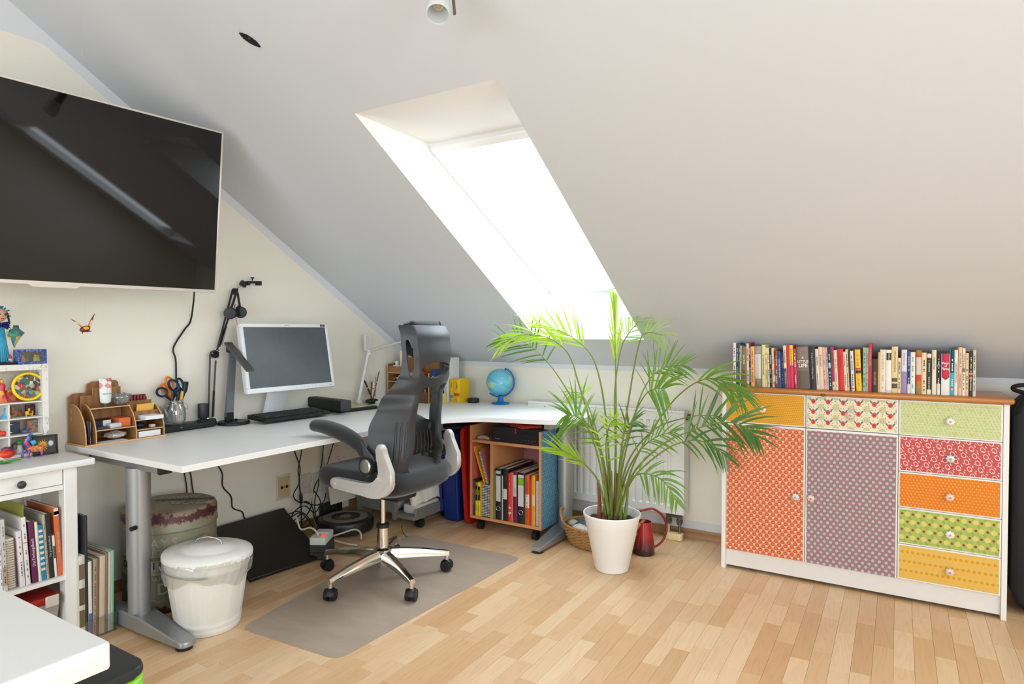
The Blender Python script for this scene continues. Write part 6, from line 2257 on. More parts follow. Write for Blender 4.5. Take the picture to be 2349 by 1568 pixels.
for j_ in range(30):
	z = zb + 0.022 + j_ * 0.0082
	g.tube([Vector((1.316 + 0.008 * math.cos(t), TY0 + 0.016 + 0.006 * math.sin(t), z)) for t in [2 * PI * i / 8 for i in range(8)]], 0.0012, 4, closed=True)
stuff(g.obj('spiral', C((216, 214, 210), 0.3), sp_, ang=180))
# ================================================================ blue box, red lid board, black cushion behind the chair
bb = thing('blue_box', 'tall dark blue plastic box standing beside the rolling shelf', 'box', (0.655, -0.40, 0))
g = G()
g.skin([[g.V(p) for p in r_] for r_ in ([(0.610, -0.470, 0.001), (0.726, -0.470, 0.001), (0.726, -0.12, 0.001), (0.610, -0.12, 0.001)], [(0.585, -0.490, 0.55), (0.716, -0.490, 0.55), (0.716, -0.10, 0.55), (0.585, -0.10, 0.55)])])
bmesh.ops.bevel(g.bm, geom=list(g.bm.edges), offset=0.012, segments=3, affect='EDGES')
g.obj('body', M('box_dark_blue', (20, 44, 112), 0.45), bb)
g = G()
g.prism([(0.60, 0.06), (0.62, 0.06), (0.605, 0.5), (0.585, 0.5)], 1, -0.4915, -0.4875)
g.obj('rib', M('box_dark_blue', (20, 44, 112), 0.45), bb)
g = G()
g.tube([(0.580, -0.495, 0.54), (0.716, -0.495, 0.54), (0.716, -0.095, 0.54), (0.580, -0.095, 0.54)], 0.009, 8, closed=True)
g.obj('rim', M('box_dark_blue', (20, 44, 112), 0.45), bb)
rd = thing('red_lid', 'shallow red plastic lid standing on edge beside the rolling shelf', 'crate', (0.80, -0.42, 0))  # loose box lid standing on edge
LMx = Matrix.Translation((0.812, -0.48, 0.002)) @ Matrix.Rotation(math.radians(-3.5), 4, 'Y')
g = G()
g.T = LMx
g.prism(rrect(0, 0, 0.34, 0.60, 0.04, 5), 0, -0.028, -0.002, 0.008, 2)
rl = g.obj('plate', M('lid_red', (190, 30, 22), 0.4), rd)
g = G()
g.T = LMx
pts = [Vector((0.002, y, z)) for y, z in rrect(0.012, 0.012, 0.328, 0.588, 0.035, 5)]
g.tube([Vector((p.x - 0.026, p.y, p.z)) for p in pts], 0.014, 8, closed=True)
g.obj('rim', M('lid_red', (190, 30, 22), 0.4), rd, ang=180)
g = G()
g.T = Matrix.Translation((0.655, -0.32, 0.585))
def bagf(u, v):
	a = 2 * PI * u
	h = math.sin(PI * min(1, max(0, v)))
	n_ = mnoise.noise(Vector((2 * math.cos(a), 2 * math.sin(a), v * 3)))
	return (0.10 * math.cos(a) * h ** 0.6, 0.17 * math.sin(a) * h ** 0.6, -0.034 + 0.075 * v + 0.010 * h * n_)
g.grid(bagf, 28, 12, closed_u=True)
bmesh.ops.remove_doubles(g.bm, verts=g.bm.verts, dist=1e-4)
tag(g.obj('black_bag', M('bag_black', (24, 24, 26), 0.75), ang=180), 'soft black bag lying on the dark blue box under the desk', 'bag')
# dark suitcase-like case behind
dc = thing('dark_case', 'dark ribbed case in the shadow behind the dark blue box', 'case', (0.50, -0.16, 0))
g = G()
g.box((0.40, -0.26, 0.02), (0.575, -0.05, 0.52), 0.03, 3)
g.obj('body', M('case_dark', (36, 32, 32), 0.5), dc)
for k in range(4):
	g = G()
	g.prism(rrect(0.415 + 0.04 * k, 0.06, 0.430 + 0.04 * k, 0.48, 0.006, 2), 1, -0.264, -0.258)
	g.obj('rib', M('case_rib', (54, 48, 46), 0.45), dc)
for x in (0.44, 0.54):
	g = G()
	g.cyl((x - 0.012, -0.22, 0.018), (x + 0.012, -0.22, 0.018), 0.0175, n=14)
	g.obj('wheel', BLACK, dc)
# ================================================================ printer cart with a white cloth
pcx0, pcx1, pcy0, pcy1 = 0.10, 0.545, -0.73, -0.30
ct_ = thing('metal_cart', 'low grey metal cart on casters under the desk behind the chair', 'cart', (0.35, -0.52, 0))
CTM = M('cart_grey', (142, 142, 138), 0.45, 0.4)
g = G()
g.box((0.430, -0.745, 0.045), (0.455, -0.715, 0.36), 0.002)
g.obj('post', CTM, ct_)
g = G()
g.box((0.135, -0.745, 0.060), (0.157, -0.715, 0.34), 0.002)
g.obj('post', CTM, ct_)
g = G()
g.box((0.157, -0.740, 0.085), (0.430, -0.722, 0.150), 0.002)
g.obj('front_rail', CTM, ct_)
g = G()
g.box((0.455, -0.740, 0.060), (0.600, -0.727, 0.082), 0.002)
g.box((0.590, -0.727, 0.060), (0.603, -0.40, 0.125), 0.002)
g.obj('shelf_rail', CTM, ct_)
g = G()
g.box((0.157, -0.720, 0.075), (0.590, -0.33, 0.083), 0.001)
g.obj('deck', CTM, ct_)
for x, y in ((0.575, -0.66), (0.575, -0.40), (0.17, -0.40)):
	g = G()
	for d_ in (-0.012, 0.012):
		g.cyl((x + d_ - 0.008, y, 0.0275), (x + d_ + 0.008, y, 0.0275), 0.027, n=18)
	g.cyl((x, y, 0.03), (x, y, 0.0748), 0.008, n=10)
	g.obj('caster', BLACK, ct_)
pr_ = thing('printer', 'pale grey printer on the low metal cart half hidden by the chair', 'printer', (0.30, -0.55, 0.0835))
g = G()
g.prism(rrect(0.165, 0.0835, 0.425, 0.30, 0.03, 3), 1, -0.708, -0.40, 0.008, 2)
g.obj('body', M('printer_grey', (186, 184, 180), 0.5), pr_)
g = G()
g.prism(rrect(0.30, 0.20, 0.37, 0.262, 0.02, 3), 1, -0.716, -0.707)
g.obj('dark_opening', BLACK, pr_)
g = G()
g.box((0.48, -0.700, 0.0835), (0.585, -0.48, 0.14), 0.01, 2)
g.obj('paper_tray', M('printer_white', (222, 218, 212), 0.5), pr_)
g = G()
def clothf(u, v):
	x = 0.462 + 0.140 * u
	y = -0.722 + 0.25 * v
	n_ = mnoise.noise(Vector((u * 4, v * 4, 2))) * 0.022 + mnoise.noise(Vector((u * 9, v * 8, 5))) * 0.009
	z = 0.232 + 0.06 * math.sin(PI * (0.25 + 0.6 * u)) - 0.06 * u + n_
	if v < 0.25:
		z -= (0.25 - v) / 0.25 * (0.085 + 0.03 * math.sin(9 * u))
		y = -0.722 + 0.02 * v + 0.006 * math.sin(14 * u)
	if u > 0.9:
		z -= 0.04
	return (x, y, max(z, 0.145))
g.grid(clothf, 26, 24)
g.solid(0.002)
tag(g.obj('white_cloth', M('cloth_white', (228, 222, 212), 0.85, bmp=0.1, bs=900), ang=50), 'crumpled white cloth over the printer tray on the cart', 'cloth')
# robot vacuum
rv = thing('robot_vacuum', 'round black robot vacuum on the floor below the desk', 'vacuum', (0.235, -0.935, 0))
g = G()
g.lathe([(0, 0.008), (0.150, 0.008), (0.163, 0.016), (0.165, 0.060), (0.158, 0.076), (0.140, 0.083), (0, 0.085)], (0.235, -0.935, 0), 48)
g.obj('body', M('vacuum_black', (30, 28, 28), 0.35), rv)
g = G()
g.lathe([(0.085, 0.0851), (0.088, 0.0866), (0.128, 0.0860), (0.132, 0.0842)], (0.235, -0.935, 0), 48)
g.obj('top_ring', M('vacuum_grey', (120, 116, 108), 0.4), rv)
g = G()
g.lathe([(0, 0.0868), (0.030, 0.0866), (0.034, 0.0852)], (0.235, -0.935, 0), 30)
g.obj('button_pad', M('vacuum_grey', (120, 116, 108), 0.4), rv)
for s_ in (-1, 1):
	g = G()
	g.cyl((0.235 + 0.10 * s_ - 0.01, -0.935, 0.018), (0.235 + 0.10 * s_ + 0.01, -0.935, 0.018), 0.0175, n=14)
	g.obj('wheel', BLACK, rv)
dk = thing('vacuum_dock', 'black charging dock at the wall behind the robot vacuum', 'dock', (0.05, -0.86, 0))
g = G()
g.box((0.006, -0.94, 0.001), (0.050, -0.78, 0.125), 0.010, 2)
g.obj('body', BLACK, dk)
g = G()
g.ball((0.0505, -0.86, 0.09), (0.003, 0.008, 0.008), 10, 6)
g.obj('sensor', C((60, 58, 60), 0.2), dk)
# papers with drawings leaning at the wall below the desk
pp = thing('poster_board', 'white board with pen drawings and yellow notes leaning below the desk', 'board', (0.03, -0.77, 0))
g = G()
BWM = Matrix.Translation((0.10, -0.93, 0.130)) @ Matrix.Rotation(math.radians(-10), 4, 'Y')
g.T = BWM
g.box((0, 0, 0), (0.008, 0.42, 0.50), 0.0005)
g.obj('board', C((222, 214, 202), 0.7), pp)
rr = random.Random(31)
g = G()
g.T = BWM
for k in range(46):
	y, z = rr.uniform(0.02, 0.38), rr.uniform(0.16, 0.47)
	a = rr.uniform(-0.6, 0.6)
	d = Vector((0, math.cos(a), math.sin(a))) * rr.uniform(0.006, 0.026)
	p = Vector((0.0083, y, z))
	g.tube([p, p + d * 0.5 + Vector((0, 0, rr.uniform(-0.008, 0.008))), p + d], 0.0012, 4)
stuff(g.obj('pen_strokes', C((40, 38, 38), 0.6), pp, ang=0))
g = G()
g.T = BWM
g.tube([Vector((0.0083, 0.18 + 0.055 * math.cos(t), 0.435 + 0.026 * math.sin(t))) for t in [2 * PI * i / 20 for i in range(20)]], 0.0012, 4, closed=True)
g.obj('drawn_ellipse', C((40, 38, 38), 0.6), pp, ang=0)
for y, z in ((0.012, 0.39), (0.175, 0.335)):
	g = G()
	g.T = BWM
	g.box((0.0081, y, z), (0.0092, y + 0.052, z + 0.062))
	g.obj('yellow_note', C((222, 190, 40), 0.7), pp, ang=0)
stb = thing('cardboard_box', 'shut cardboard box holding up the drawing board at the wall', 'box', (0.10, -0.72, 0))
g = G()
g.box((0.012, -0.69, 0.002), (0.09, -0.47, 0.128), 0.002)
g.obj('body', C((150, 120, 88), 0.8), stb)
# slanted black foot board
fb = thing('foot_board', 'slanted black wood panel leaning from floor to wall below the desk', 'board', (0.25, -1.5, 0))
BW_ = wood('black_wood', (34, 30, 28), (24, 21, 20), (3, 60, 60), 0.45, 2, 1.5)
g = G()
q = [(0.440, -1.742), (0.485, -1.345), (0.040, -1.228), (0.035, -1.660)]
zz = [0.002, 0.002, 0.160, 0.160]
lo = [g.V((p[0], p[1], z)) for p, z in zip(q, zz)]
hi = [g.V((p[0] + 0.006, p[1], z + 0.018)) for p, z in zip(q, zz)]
g.skin([lo, hi])
bmesh.ops.bevel(g.bm, geom=list(g.bm.edges), offset=0.002, segments=1, affect='EDGES')
g.obj('panel', BW_, fb)
g = G()
g.skin([[g.V((0.060, -1.640, 0.001)), g.V((0.060, -1.26, 0.001)), g.V((0.030, -1.26, 0.001)), g.V((0.030, -1.640, 0.001))], [g.V((0.060, -1.640, 0.150)), g.V((0.060, -1.26, 0.150)), g.V((0.030, -1.26, 0.158)), g.V((0.030, -1.640, 0.158))]])
g.obj('rear_stand', BW_, fb)
# power strip on a dark block with plugs
ps_ = thing('power_strip', 'grey white power strip with a lit red switch below the desk', 'power strip', (0.44, -1.27, 0.085))
_p = on_z(706, 1252, 0.080)
PSM = Matrix.Translation((_p.x, _p.y + 0.01, 0.080)) @ Matrix.Rotation(math.radians(31), 4, 'Z')
g = G()
g.T = PSM
g.box((0, 0, 0), (0.084, 0.15, 0.040), 0.006, 2)
g.obj('body', M('strip_white', (214, 212, 202), 0.5), ps_)
g = G()
g.T = PSM
g.box((0.052, 0.020, 0.0395), (0.074, 0.048, 0.044), 0.002)
sw, nt, b = nmat('switch_red_lit')
b.inputs['Base Color'].default_value = lin((220, 40, 24))
b.inputs['Emission Color'].default_value = (1, 0.06, 0.03, 1)
b.inputs['Emission Strength'].default_value = 1.2
g.obj('switch', sw, ps_)
g = G()
g.T = PSM
g.box((0.006, 0.070, 0.0395), (0.076, 0.135, 0.046), 0.005)
g.obj('socket_well', M('strip_white', (214, 212, 202), 0.5), ps_)
blk = thing('dark_block', 'dark grey block carrying the power strip', 'block', (0.44, -1.27, 0))
g = G()
g.T = PSM
g.box((-0.002, 0.002, -0.0785), (0.086, 0.16, -0.001), 0.006)
g.obj('body', M('block_grey', (58, 60, 62), 0.6), blk)
g = G()
g.T = PSM
g.box((0.0, 0.0005, -0.040), (0.084, 0.002, -0.036))
g.obj('groove', BLACK, blk)
def cable(name, lab, pts, r, mat, n=7):
	g = G()
	g.tube(spline(pts, n), r, 6)
	return tag(g.obj(name, mat, ang=180), lab, 'cable')
CWH = M('cable_cream', (206, 198, 180), 0.5)
cable('strip_cable', 'cream plug lead arching over the power strip', [(0.30, -1.35, 0.19), on_x(690, 1213, 0.36), on_x(712, 1210, 0.42), on_x(728, 1222, 0.46), on_x(731, 1243, 0.455)], 0.0055, CWH)
cable('floor_cable', 'cream lead running from the strip over the floor to the chair', [on_x(742, 1228, 0.44), on_z(770, 1240, 0.03), on_z(798, 1247, 0.012), on_z(820, 1250, 0.008)], 0.0055, CWH)
cable('loop_cable', 'cream lead curving up behind the chair base', [on_z(755, 1232, 0.05), on_z(785, 1222, 0.05), on_z(812, 1214, 0.055), on_z(826, 1220, 0.045), on_z(829, 1236, 0.012)], 0.0055, CWH)
cable('wall_cable', 'thin black cable kinking down the wall left of the sockets', px_x([(497, 1064), (510, 1085), (511, 1115), (530, 1138), (534, 1164), (555, 1173), (560, 1186), (566, 1194)], 0.012), 0.0034, CABLE, 5)
cable('can_cable', 'left one of two black cables dropping behind the big tin', px_x([(419, 1060), (424, 1090), (428, 1115), (430, 1150)], 0.014), 0.0034, CABLE, 4)
cable('can_cable', 'right one of two black cables dropping behind the big tin', px_x([(430, 1060), (438, 1090), (441, 1115), (448, 1150)], 0.014), 0.0034, CABLE, 4)
cable('desk_cable', 'black cable hanging from the desk edge with a small inline switch', px_x([(674, 1020), (676, 1035), (688, 1072), (686, 1100), (690, 1140), (691, 1172), (692, 1215)], 0.05), 0.0042, CABLE)
cable('desk_cable', 'second black cable crossing the switch cable below the desk', px_x([(692, 1020), (691, 1040), (684, 1078), (687, 1105), (673, 1136), (688, 1152), (703, 1150), (716, 1160)], 0.055), 0.0036, CABLE)
g = G()
p, q_ = on_x(690, 1131, 0.052), on_x(691, 1150, 0.052)
g.tube([p, p + (q_ - p) * 0.2, p + (q_ - p) * 0.8, q_], [0.005, 0.010, 0.010, 0.005], 8)
tag(g.obj('inline_switch', BLACK, ang=60), 'black inline switch on the cable hanging from the desk', 'switch')
rr = random.Random(77)
sets = [
 [(765, 1015), (752, 1060), (740, 1085), (722, 1115), (714, 1160), (700, 1185), (684, 1200)],
 [(742, 1020), (738, 1060), (732, 1090), (730, 1115), (722, 1150), (726, 1190), (740, 1222)],
 [(720, 1125), (735, 1150), (722, 1175), (700, 1160), (680, 1168), (668, 1190), (690, 1205), (706, 1190)],
 [(664, 1178), (684, 1172), (702, 1186), (716, 1205), (722, 1225)],
 [(662, 1196), (676, 1180), (696, 1176), (712, 1196), (700, 1210), (680, 1206)],
 [(706, 1150), (718, 1165), (722, 1190), (734, 1212), (748, 1225), (768, 1238)],
 [(748, 1130), (742, 1150), (724, 1158), (700, 1152), (684, 1150)],
 [(690, 1178), (674, 1196), (688, 1206), (712, 1212), (735, 1216)],
]
nm_ = ['long black cable slanting from the desk to the socket tangle', 'black cable falling straight to the power strip', 'black cable looped in the tangle by the sockets', 'black cable arching low over the tangle', 'small black loop left of the power strip', 'black cable running right across the tangle to the floor', 'black cable hanging in a bow below the seat', 'black cable lying at the bottom of the tangle']
for i, (st_, l_) in enumerate(zip(sets, nm_)):
	cable('tangled_cable', l_, [on_x(u, v, 0.07 + 0.03 * (i % 4) + 0.02 * math.sin(k_ * 2 + i)) for k_, (u, v) in enumerate(st_)], 0.0034, CABLE, 6)
cable('tangled_cable', 'cream cable going down the wall through the black tangle', px_x([(714, 1105), (718, 1140), (716, 1170), (724, 1200), (736, 1225)], 0.09), 0.0042, CWH, 6)
cable('printer_cable', 'thin cable end curling on the floor beside the cart', [on_z(921, 1206, 0.055), on_z(924, 1220, 0.03), on_z(932, 1230, 0.006), on_z(936, 1231, 0.004)], 0.0022, CABLE, 5)
# wall sockets
for k, (u0, u1, v0, v1, lab, kind) in enumerate(((637, 664, 1095, 1137, 'beige aerial socket in a pale frame low on the left wall', 'tv'), (684, 714, 1090, 1128, 'double white socket behind the hanging cables', 'p'), (714, 742, 1086, 1124, 'white socket just left of the seat edge', 'p'))):
	a = on_x(u0, v0, 0.004)
	b_ = on_x(u1, v1, 0.004)
	ya_, yb2_, za_, zb_ = a.y, b_.y, b_.z, a.z
	so_ = thing('wall_socket', lab, 'socket', (0.004, (ya_ + yb2_) / 2, za_))
	g = G()
	e = 0.010 if kind == 'tv' else 0.0
	g.box((0.0008, ya_ - e, za_ - e), (0.005, yb2_ + e, zb_ + e), 0.0015)
	g.obj('frame', M('socket_frame', (214, 210, 200), 0.5), so_)
	g = G()
	g.box((0.005, ya_ + 0.003, za_ + 0.003), (0.010, yb2_ - 0.003, zb_ - 0.003), 0.0015)
	cv_ = g.obj('cover', C((206, 182, 132), 0.5) if kind == 'tv' else M('socket_frame', (214, 210, 200), 0.5), so_)
	ym, zm = (ya_ + yb2_) / 2, (za_ + zb_) / 2
	if kind == 'tv':
		for d_ in (-0.017, 0.017):
			g = G()
			g.lathe([(0, 0), (0.009, 0), (0.009, 0.003), (0.006, 0.003), (0.004, 0.0), (0, 0.0)], n=16)
			g.xf(Matrix.Translation((0.010, ym + d_, zm)) @ Matrix.Rotation(PI / 2, 4, 'Y'))
			g.obj('jack', M('jack_dark', (70, 62, 50), 0.4, 0.4), cv_)
		g = G()
		g.ball((0.0102, ym, zm), 0.003, 8, 6)
		g.obj('screw', C((120, 100, 70), 0.4), cv_)
	else:
		g = G()
		g.lathe([(0, -0.004), (0.017, -0.004), (0.019, 0.0), (0.021, 0.001)], n=24)
		g.xf(Matrix.Translation((0.0105, ym, zm)) @ Matrix.Rotation(PI / 2, 4, 'Y'))
		g.obj('well', C((196, 190, 180), 0.5), cv_)
# ================================================================ big tin with printed words
TCX, TCY, TCR = 0.268, -2.022, 0.188
tn = thing('storage_tin', 'large worn tin drum with faded printed words behind the desk leg', 'tin', (TCX, TCY, 0))
tm, nt, b = nmat('worn_tin')
v = objco(nt)
spz = N(nt, 'ShaderNodeSeparateXYZ')
nt.links.new(v, spz.inputs[0])
z_ = spz.outputs[2]
n1 = noisef(nt, v, 9, 6, 0.7)
n2 = noisef(nt, v, 26, 6, 0.75)
basec = mixc(nt, n1, lin((132, 132, 108)), lin((152, 150, 126)))
# rust: a band near the lid edge and one at the foot, with ragged edges
bandt = mth(nt, 'SUBTRACT', 1.0, mth(nt, 'DIVIDE', mth(nt, 'ABSOLUTE', mth(nt, 'SUBTRACT', z_, 0.395)), 0.060))
bandb = mth(nt, 'SUBTRACT', 1.0, mth(nt, 'DIVIDE', mth(nt, 'ABSOLUTE', mth(nt, 'SUBTRACT', z_, 0.005)), 0.075))
bd_ = mth(nt, 'MAXIMUM', bandt, bandb)
k = mth(nt, 'MULTIPLY', mth(nt, 'SUBTRACT', mth(nt, 'ADD', mth(nt, 'MULTIPLY', bd_, 0.55), n2), 0.74), 9, clamp=True)
k2 = mth(nt, 'MULTIPLY', mth(nt, 'SUBTRACT', mth(nt, 'ADD', mth(nt, 'MULTIPLY', bd_, 0.60), n2), 0.86), 9, clamp=True)
col = mixc(nt, k, basec, lin((168, 140, 118)))
nt.links.new(mixc(nt, k2, col, lin((78, 40, 44))), b.inputs['Base Color'])
b.inputs['Roughness'].default_value = 0.5
b.inputs['Metallic'].default_value = 0.15
g = G()
R0 = TCR
g.lathe([(0, 0.001), (R0 - 0.004, 0.001), (R0, 0.006), (R0, 0.160), (R0 + 0.004, 0.166), (R0, 0.172), (R0, 0.236), (R0 + 0.004, 0.241), (R0, 0.246), (R0, 0.345), (R0 - 0.004, 0.348), (0, 0.348)], (TCX, TCY, 0), 64)
g.obj('drum', tm, tn, ang=50)
g = G()
g.lathe([(R0 + 0.003, 0.336), (R0 + 0.006, 0.340), (R0 + 0.005, 0.348), (R0 + 0.003, 0.352), (R0 + 0.003, 0.405), (R0 - 0.002, 0.418), (R0 - 0.015, 0.424), (0, 0.430)], (TCX, TCY, 0), 64)
ld = g.obj('lid', tm, tn, ang=50)
TINW = M('tin_print_cream', (176, 166, 146), 0.6)
TINB = M('tin_print_blue', (40, 58, 70), 0.6)
def curved_text(s, size, z, a_mid, mat, parent, r=R0 + 0.0012, wide=1.0, nm='lettering'):
	cw_ = size * 0.72 * wide
	n_ = len(s)
	for i, ch_ in enumerate(s):
		if ch_ == ' ':
			continue
		a = a_mid + (i - (n_ - 1) / 2) * cw_ / r
		p = Vector((TCX + r * math.cos(a), TCY + r * math.sin(a), z))
		text(nm, ch_, size, mat, parent, p, (-math.sin(a), math.cos(a), 0), (0, 0, 1), sx=wide, bold=True)
drum = tn.children[0]
AM = math.atan2(-3.642 - TCY, 3.05 - TCX) - 0.42
curved_text('ALWAYS', 0.052, 0.298, AM, TINW, drum)
curved_text('LET YOUR', 0.030, 0.262, AM, TINW, drum)
g = G()
lo_, hi_ = [], []
for i in range(30):
	a = AM - 0.95 + 1.9 * i / 29
	lo_.append(g.V((TCX + (R0 + 0.0008) * math.cos(a), TCY + (R0 + 0.0008) * math.sin(a), 0.184)))
	hi_.append(g.V((TCX + (R0 + 0.0008) * math.cos(a), TCY + (R0 + 0.0008) * math.sin(a), 0.226)))
for i in range(29):
	g.F([lo_[i], lo_[i + 1], hi_[i + 1], hi_[i]])
g.obj('print_band', M('tin_band', (168, 162, 146), 0.6), drum, ang=180)
curved_text('CONSCIENCE', 0.042, 0.205, AM, TINB, drum, R0 + 0.0022)
curved_text('BE YOUR', 0.022, 0.150, AM, TINW, drum)
curved_text('GUIDE', 0.066, 0.105, AM, TINW, drum, wide=1.1)
g = G()
g.tube([Vector((TCX + (R0 + 0.001) * math.cos(AM + t), TCY + (R0 + 0.001) * math.sin(AM + t), 0.058 + 0.004 * math.sin(t * 30))) for t in [-0.3 + 0.6 * i / 40 for i in range(41)]], 0.0020, 4)
g.obj('ornament', TINW, drum, ang=180)
for s_, sz, yy, mt in (('CONSCIENCE', 0.040, 0.01, TINB), ('ALWAYS', 0.044, 0.075, TINW), ('GUIDE', 0.060, -0.075, TINW)):
	text('lettering', s_, sz, mt, ld, (TCX + 0.035 - yy * 0.9, TCY + 0.05 + yy * 0.15, 0.4315), Vector((0.75, 0.66, 0)), Vector((-0.66, 0.75, 0)), bold=True)
ROPE = M('rope_jute', (160, 118, 66), 0.85)
for a in (0.15, PI * 1.02):
	g = G()
	c = Vector((TCX + (R0 + 0.004) * math.cos(a), TCY + (R0 + 0.004) * math.sin(a), 0.262))
	t = Vector((-math.sin(a), math.cos(a), 0))
	o = Vector((math.cos(a), math.sin(a), 0))
	g.tube([c + t * (0.030 * math.cos(q)) + (Vector((0, 0, 1)) * 0.85 + o * 0.4) * (0.050 * math.sin(q)) for q in [math.radians(x) for x in range(0, 181, 12)]], 0.0075, 8)
	g.obj('rope_handle', ROPE, tn, ang=180)
# ================================================================ white lidded bin
BNX, BNY = 0.665, -2.100
bn = thing('waste_bin', 'white ribbed metal bin with a lid and plastic bag beside the desk leg', 'bin', (BNX, BNY, 0))
BNM = M('bin_white_enamel', (232, 230, 224), 0.35, var=0.02)
g = G()
n = 96
def bin_r(z):
	return 0.118 + 0.040 * (z / 0.285)
rings = []
for z, rib in ((0.0015, 0), (0.006, 0), (0.010, 0.002), (0.022, 0.002), (0.026, 0), (0.031, 0.002), (0.043, 0.002), (0.048, 0), (0.056, 1), (0.205, 1), (0.212, 0), (0.240, 0), (0.246, 0.003), (0.256, 0.003), (0.260, 0), (0.284, 0), (0.288, 0.006), (0.292, 0.003)):
	r = bin_r(z)
	row = []
	for i in range(n):
		if rib == 1:
			d_ = 0.0022 if (i % 8) in (0, 1) or (i % 8) == 3 else 0.0
		else:
			d_ = rib
		row.append(g.V((BNX + (r + d_) * math.cos(2 * PI * i / n), BNY + (r + d_) * math.sin(2 * PI * i / n), z)))
	rings.append(row)
g.skin(rings)
g.obj('body', BNM, bn, ang=50)
g = G()
def bagf2(u, v):
	a = 2 * PI * u
	z = 0.296 - 0.085 * v - (0.018 * v * math.sin(3 * a + 1) + 0.008 * v * math.sin(8 * a))
	r = bin_r(z) + 0.004 + 0.007 * abs(math.sin(17 * a + 4 * v)) * (0.3 + v) + 0.006 * math.sin(PI * v) + 0.004 * mnoise.noise(Vector((4 * math.cos(a), 4 * math.sin(a), v * 6)))
	return (BNX + r * math.cos(a), BNY + r * math.sin(a), z)
g.grid(bagf2, 120, 9, closed_u=True)
g.obj('bag_liner', glass('bag_film', (0.97, 0.97, 0.96), 0.10, 0.12, 0.16, (244, 243, 240)), bn, ang=180)
LT = Matrix.Translation((BNX - 0.004, BNY + 0.004, 0.297)) @ Matrix.Rotation(math.radians(-2.5), 4, 'X') @ Matrix.Rotation(math.radians(1.5), 4, 'Y')
g = G()
g.T = LT
g.lathe([(0.160, -0.018), (0.169, -0.014), (0.170, 0.0), (0.166, 0.008), (0.150, 0.012), (0.146, 0.015), (0.120, 0.019), (0.104, 0.020), (0.098, 0.025), (0.072, 0.028), (0.066, 0.032), (0.030, 0.034), (0, 0.035)], n=64)
lid_ = g.obj('lid', BNM, bn, ang=60)
g = G()
g.T = LT
g.tube(spline([(-0.048, -0.030, 0.033), (-0.044, -0.028, 0.037), (-0.035, -0.022, 0.052), (0.0, 0.0, 0.060), (0.035, 0.022, 0.052), (0.044, 0.028, 0.037), (0.048, 0.030, 0.033)], 6), 0.0038, 8)
g.obj('lid_handle', M('handle_zinc', (170, 172, 172), 0.3, 0.8), lid_, ang=180)
g = G()
ac = math.atan2(-3.642 - BNY, 3.05 - BNX)
g.tube([Vector((BNX + 0.172 * math.cos(ac + t), BNY + 0.172 * math.sin(ac + t), 0.262 - 0.012 * math.cos(t * 1.6))) for t in [-1.5 + 1.5 * i / 24 for i in range(25)]], 0.0024, 6)
g.obj('carry_handle', M('handle_zinc', (170, 172, 172), 0.3, 0.8), bn, ang=180)
# ================================================================ radiator
RX0, RX1, RYF, RYB, RZ0, RZ1 = 1.020, 2.030, -0.112, -0.022, 0.152, 0.742
RADW = M('radiator_white', (226, 224, 218), 0.4, var=0.015)
ra = thing('radiator', 'white ribbed panel radiator on the back wall behind the palm', 'radiator', (1.5, -0.07, RZ0))
g = G()
pts = [(RX0 + 0.006, RYF + 0.030), (RX0 + 0.006, RYF)]
x = RX0 + 0.040
per = 0.0415
while x + 0.030 < RX1 - 0.030:
	pts += [(x, RYF), (x + 0.005, RYF + 0.009), (x + 0.019, RYF + 0.009), (x + 0.024, RYF)]
	x += per
pts += [(RX1 - 0.006, RYF), (RX1 - 0.006, RYF + 0.030)]
zlv = [(RZ0 + 0.002, 0), (RZ0 + 0.044, 0), (RZ0 + 0.052, 1), (RZ1 - 0.068, 1), (RZ1 - 0.060, 0), (RZ1 - 0.012, 0)]
rows = []
for z, k in zlv:
	rows.append([g.V((px, py if k else (RYF if 0 < i < len(pts) - 1 else py), z)) for i, (px, py) in enumerate(pts)])
for a, b_ in zip(rows, rows[1:]):
	for i in range(len(pts) - 1):
		g.F([a[i], a[i + 1], b_[i + 1], b_[i]])
g.obj('front_panel', RADW, ra, ang=25)
g = G()
g.box((RX0 + 0.010, RYB, RZ0 + 0.01), (RX1 - 0.010, RYF + 0.040, RZ1 - 0.03))
g.obj('core', RADW, ra, ang=0)
for x0, x1 in ((RX0, RX0 + 0.006), (RX1 - 0.006, RX1)):
	g = G()
	g.box((x0, RYF - 0.002, RZ0), (x1, RYB, RZ1 - 0.004), 0.001)
	g.obj('side_cover', RADW, ra)
g = G()
g.box((RX0, RYF - 0.003, RZ1 - 0.014), (RX1, RYF + 0.004, RZ1), 0.0015)
g.box((RX0, RYB - 0.004, RZ1 - 0.014), (RX1, RYB, RZ1), 0.0015)
stuff(g.obj('top_rails', RADW, ra))
g = G()
for k in range(60):
	xx = RX0 + 0.010 + k * (RX1 - RX0 - 0.02) / 60
	g.box((xx, RYF + 0.004, RZ1 - 0.007), (xx + 0.008, RYB - 0.004, RZ1 - 0.005))
stuff(g.obj('top_grille', RADW, ra, ang=0))
for xx in (RX0 + 0.22, RX1 - 0.22):
	g = G()
	g.box((xx, RYB - 0.001, RZ0 + 0.1), (xx + 0.03, -0.001, RZ1 - 0.08))
	g.obj('wall_bracket', RADW, ra)
for xx in (RX0 + 0.12,):
	g = G()
	g.lathe([(0, 0), (0.0035, 0), (0.0035, 0.0012), (0, 0.0012)], n=10)
	g.xf(Matrix.Translation((xx, RYF - 0.0005, RZ1 - 0.032)) @ Matrix.Rotation(PI / 2, 4, 'X'))
	g.obj('vent_screw', C((110, 104, 96), 0.4), ra)
g = G()
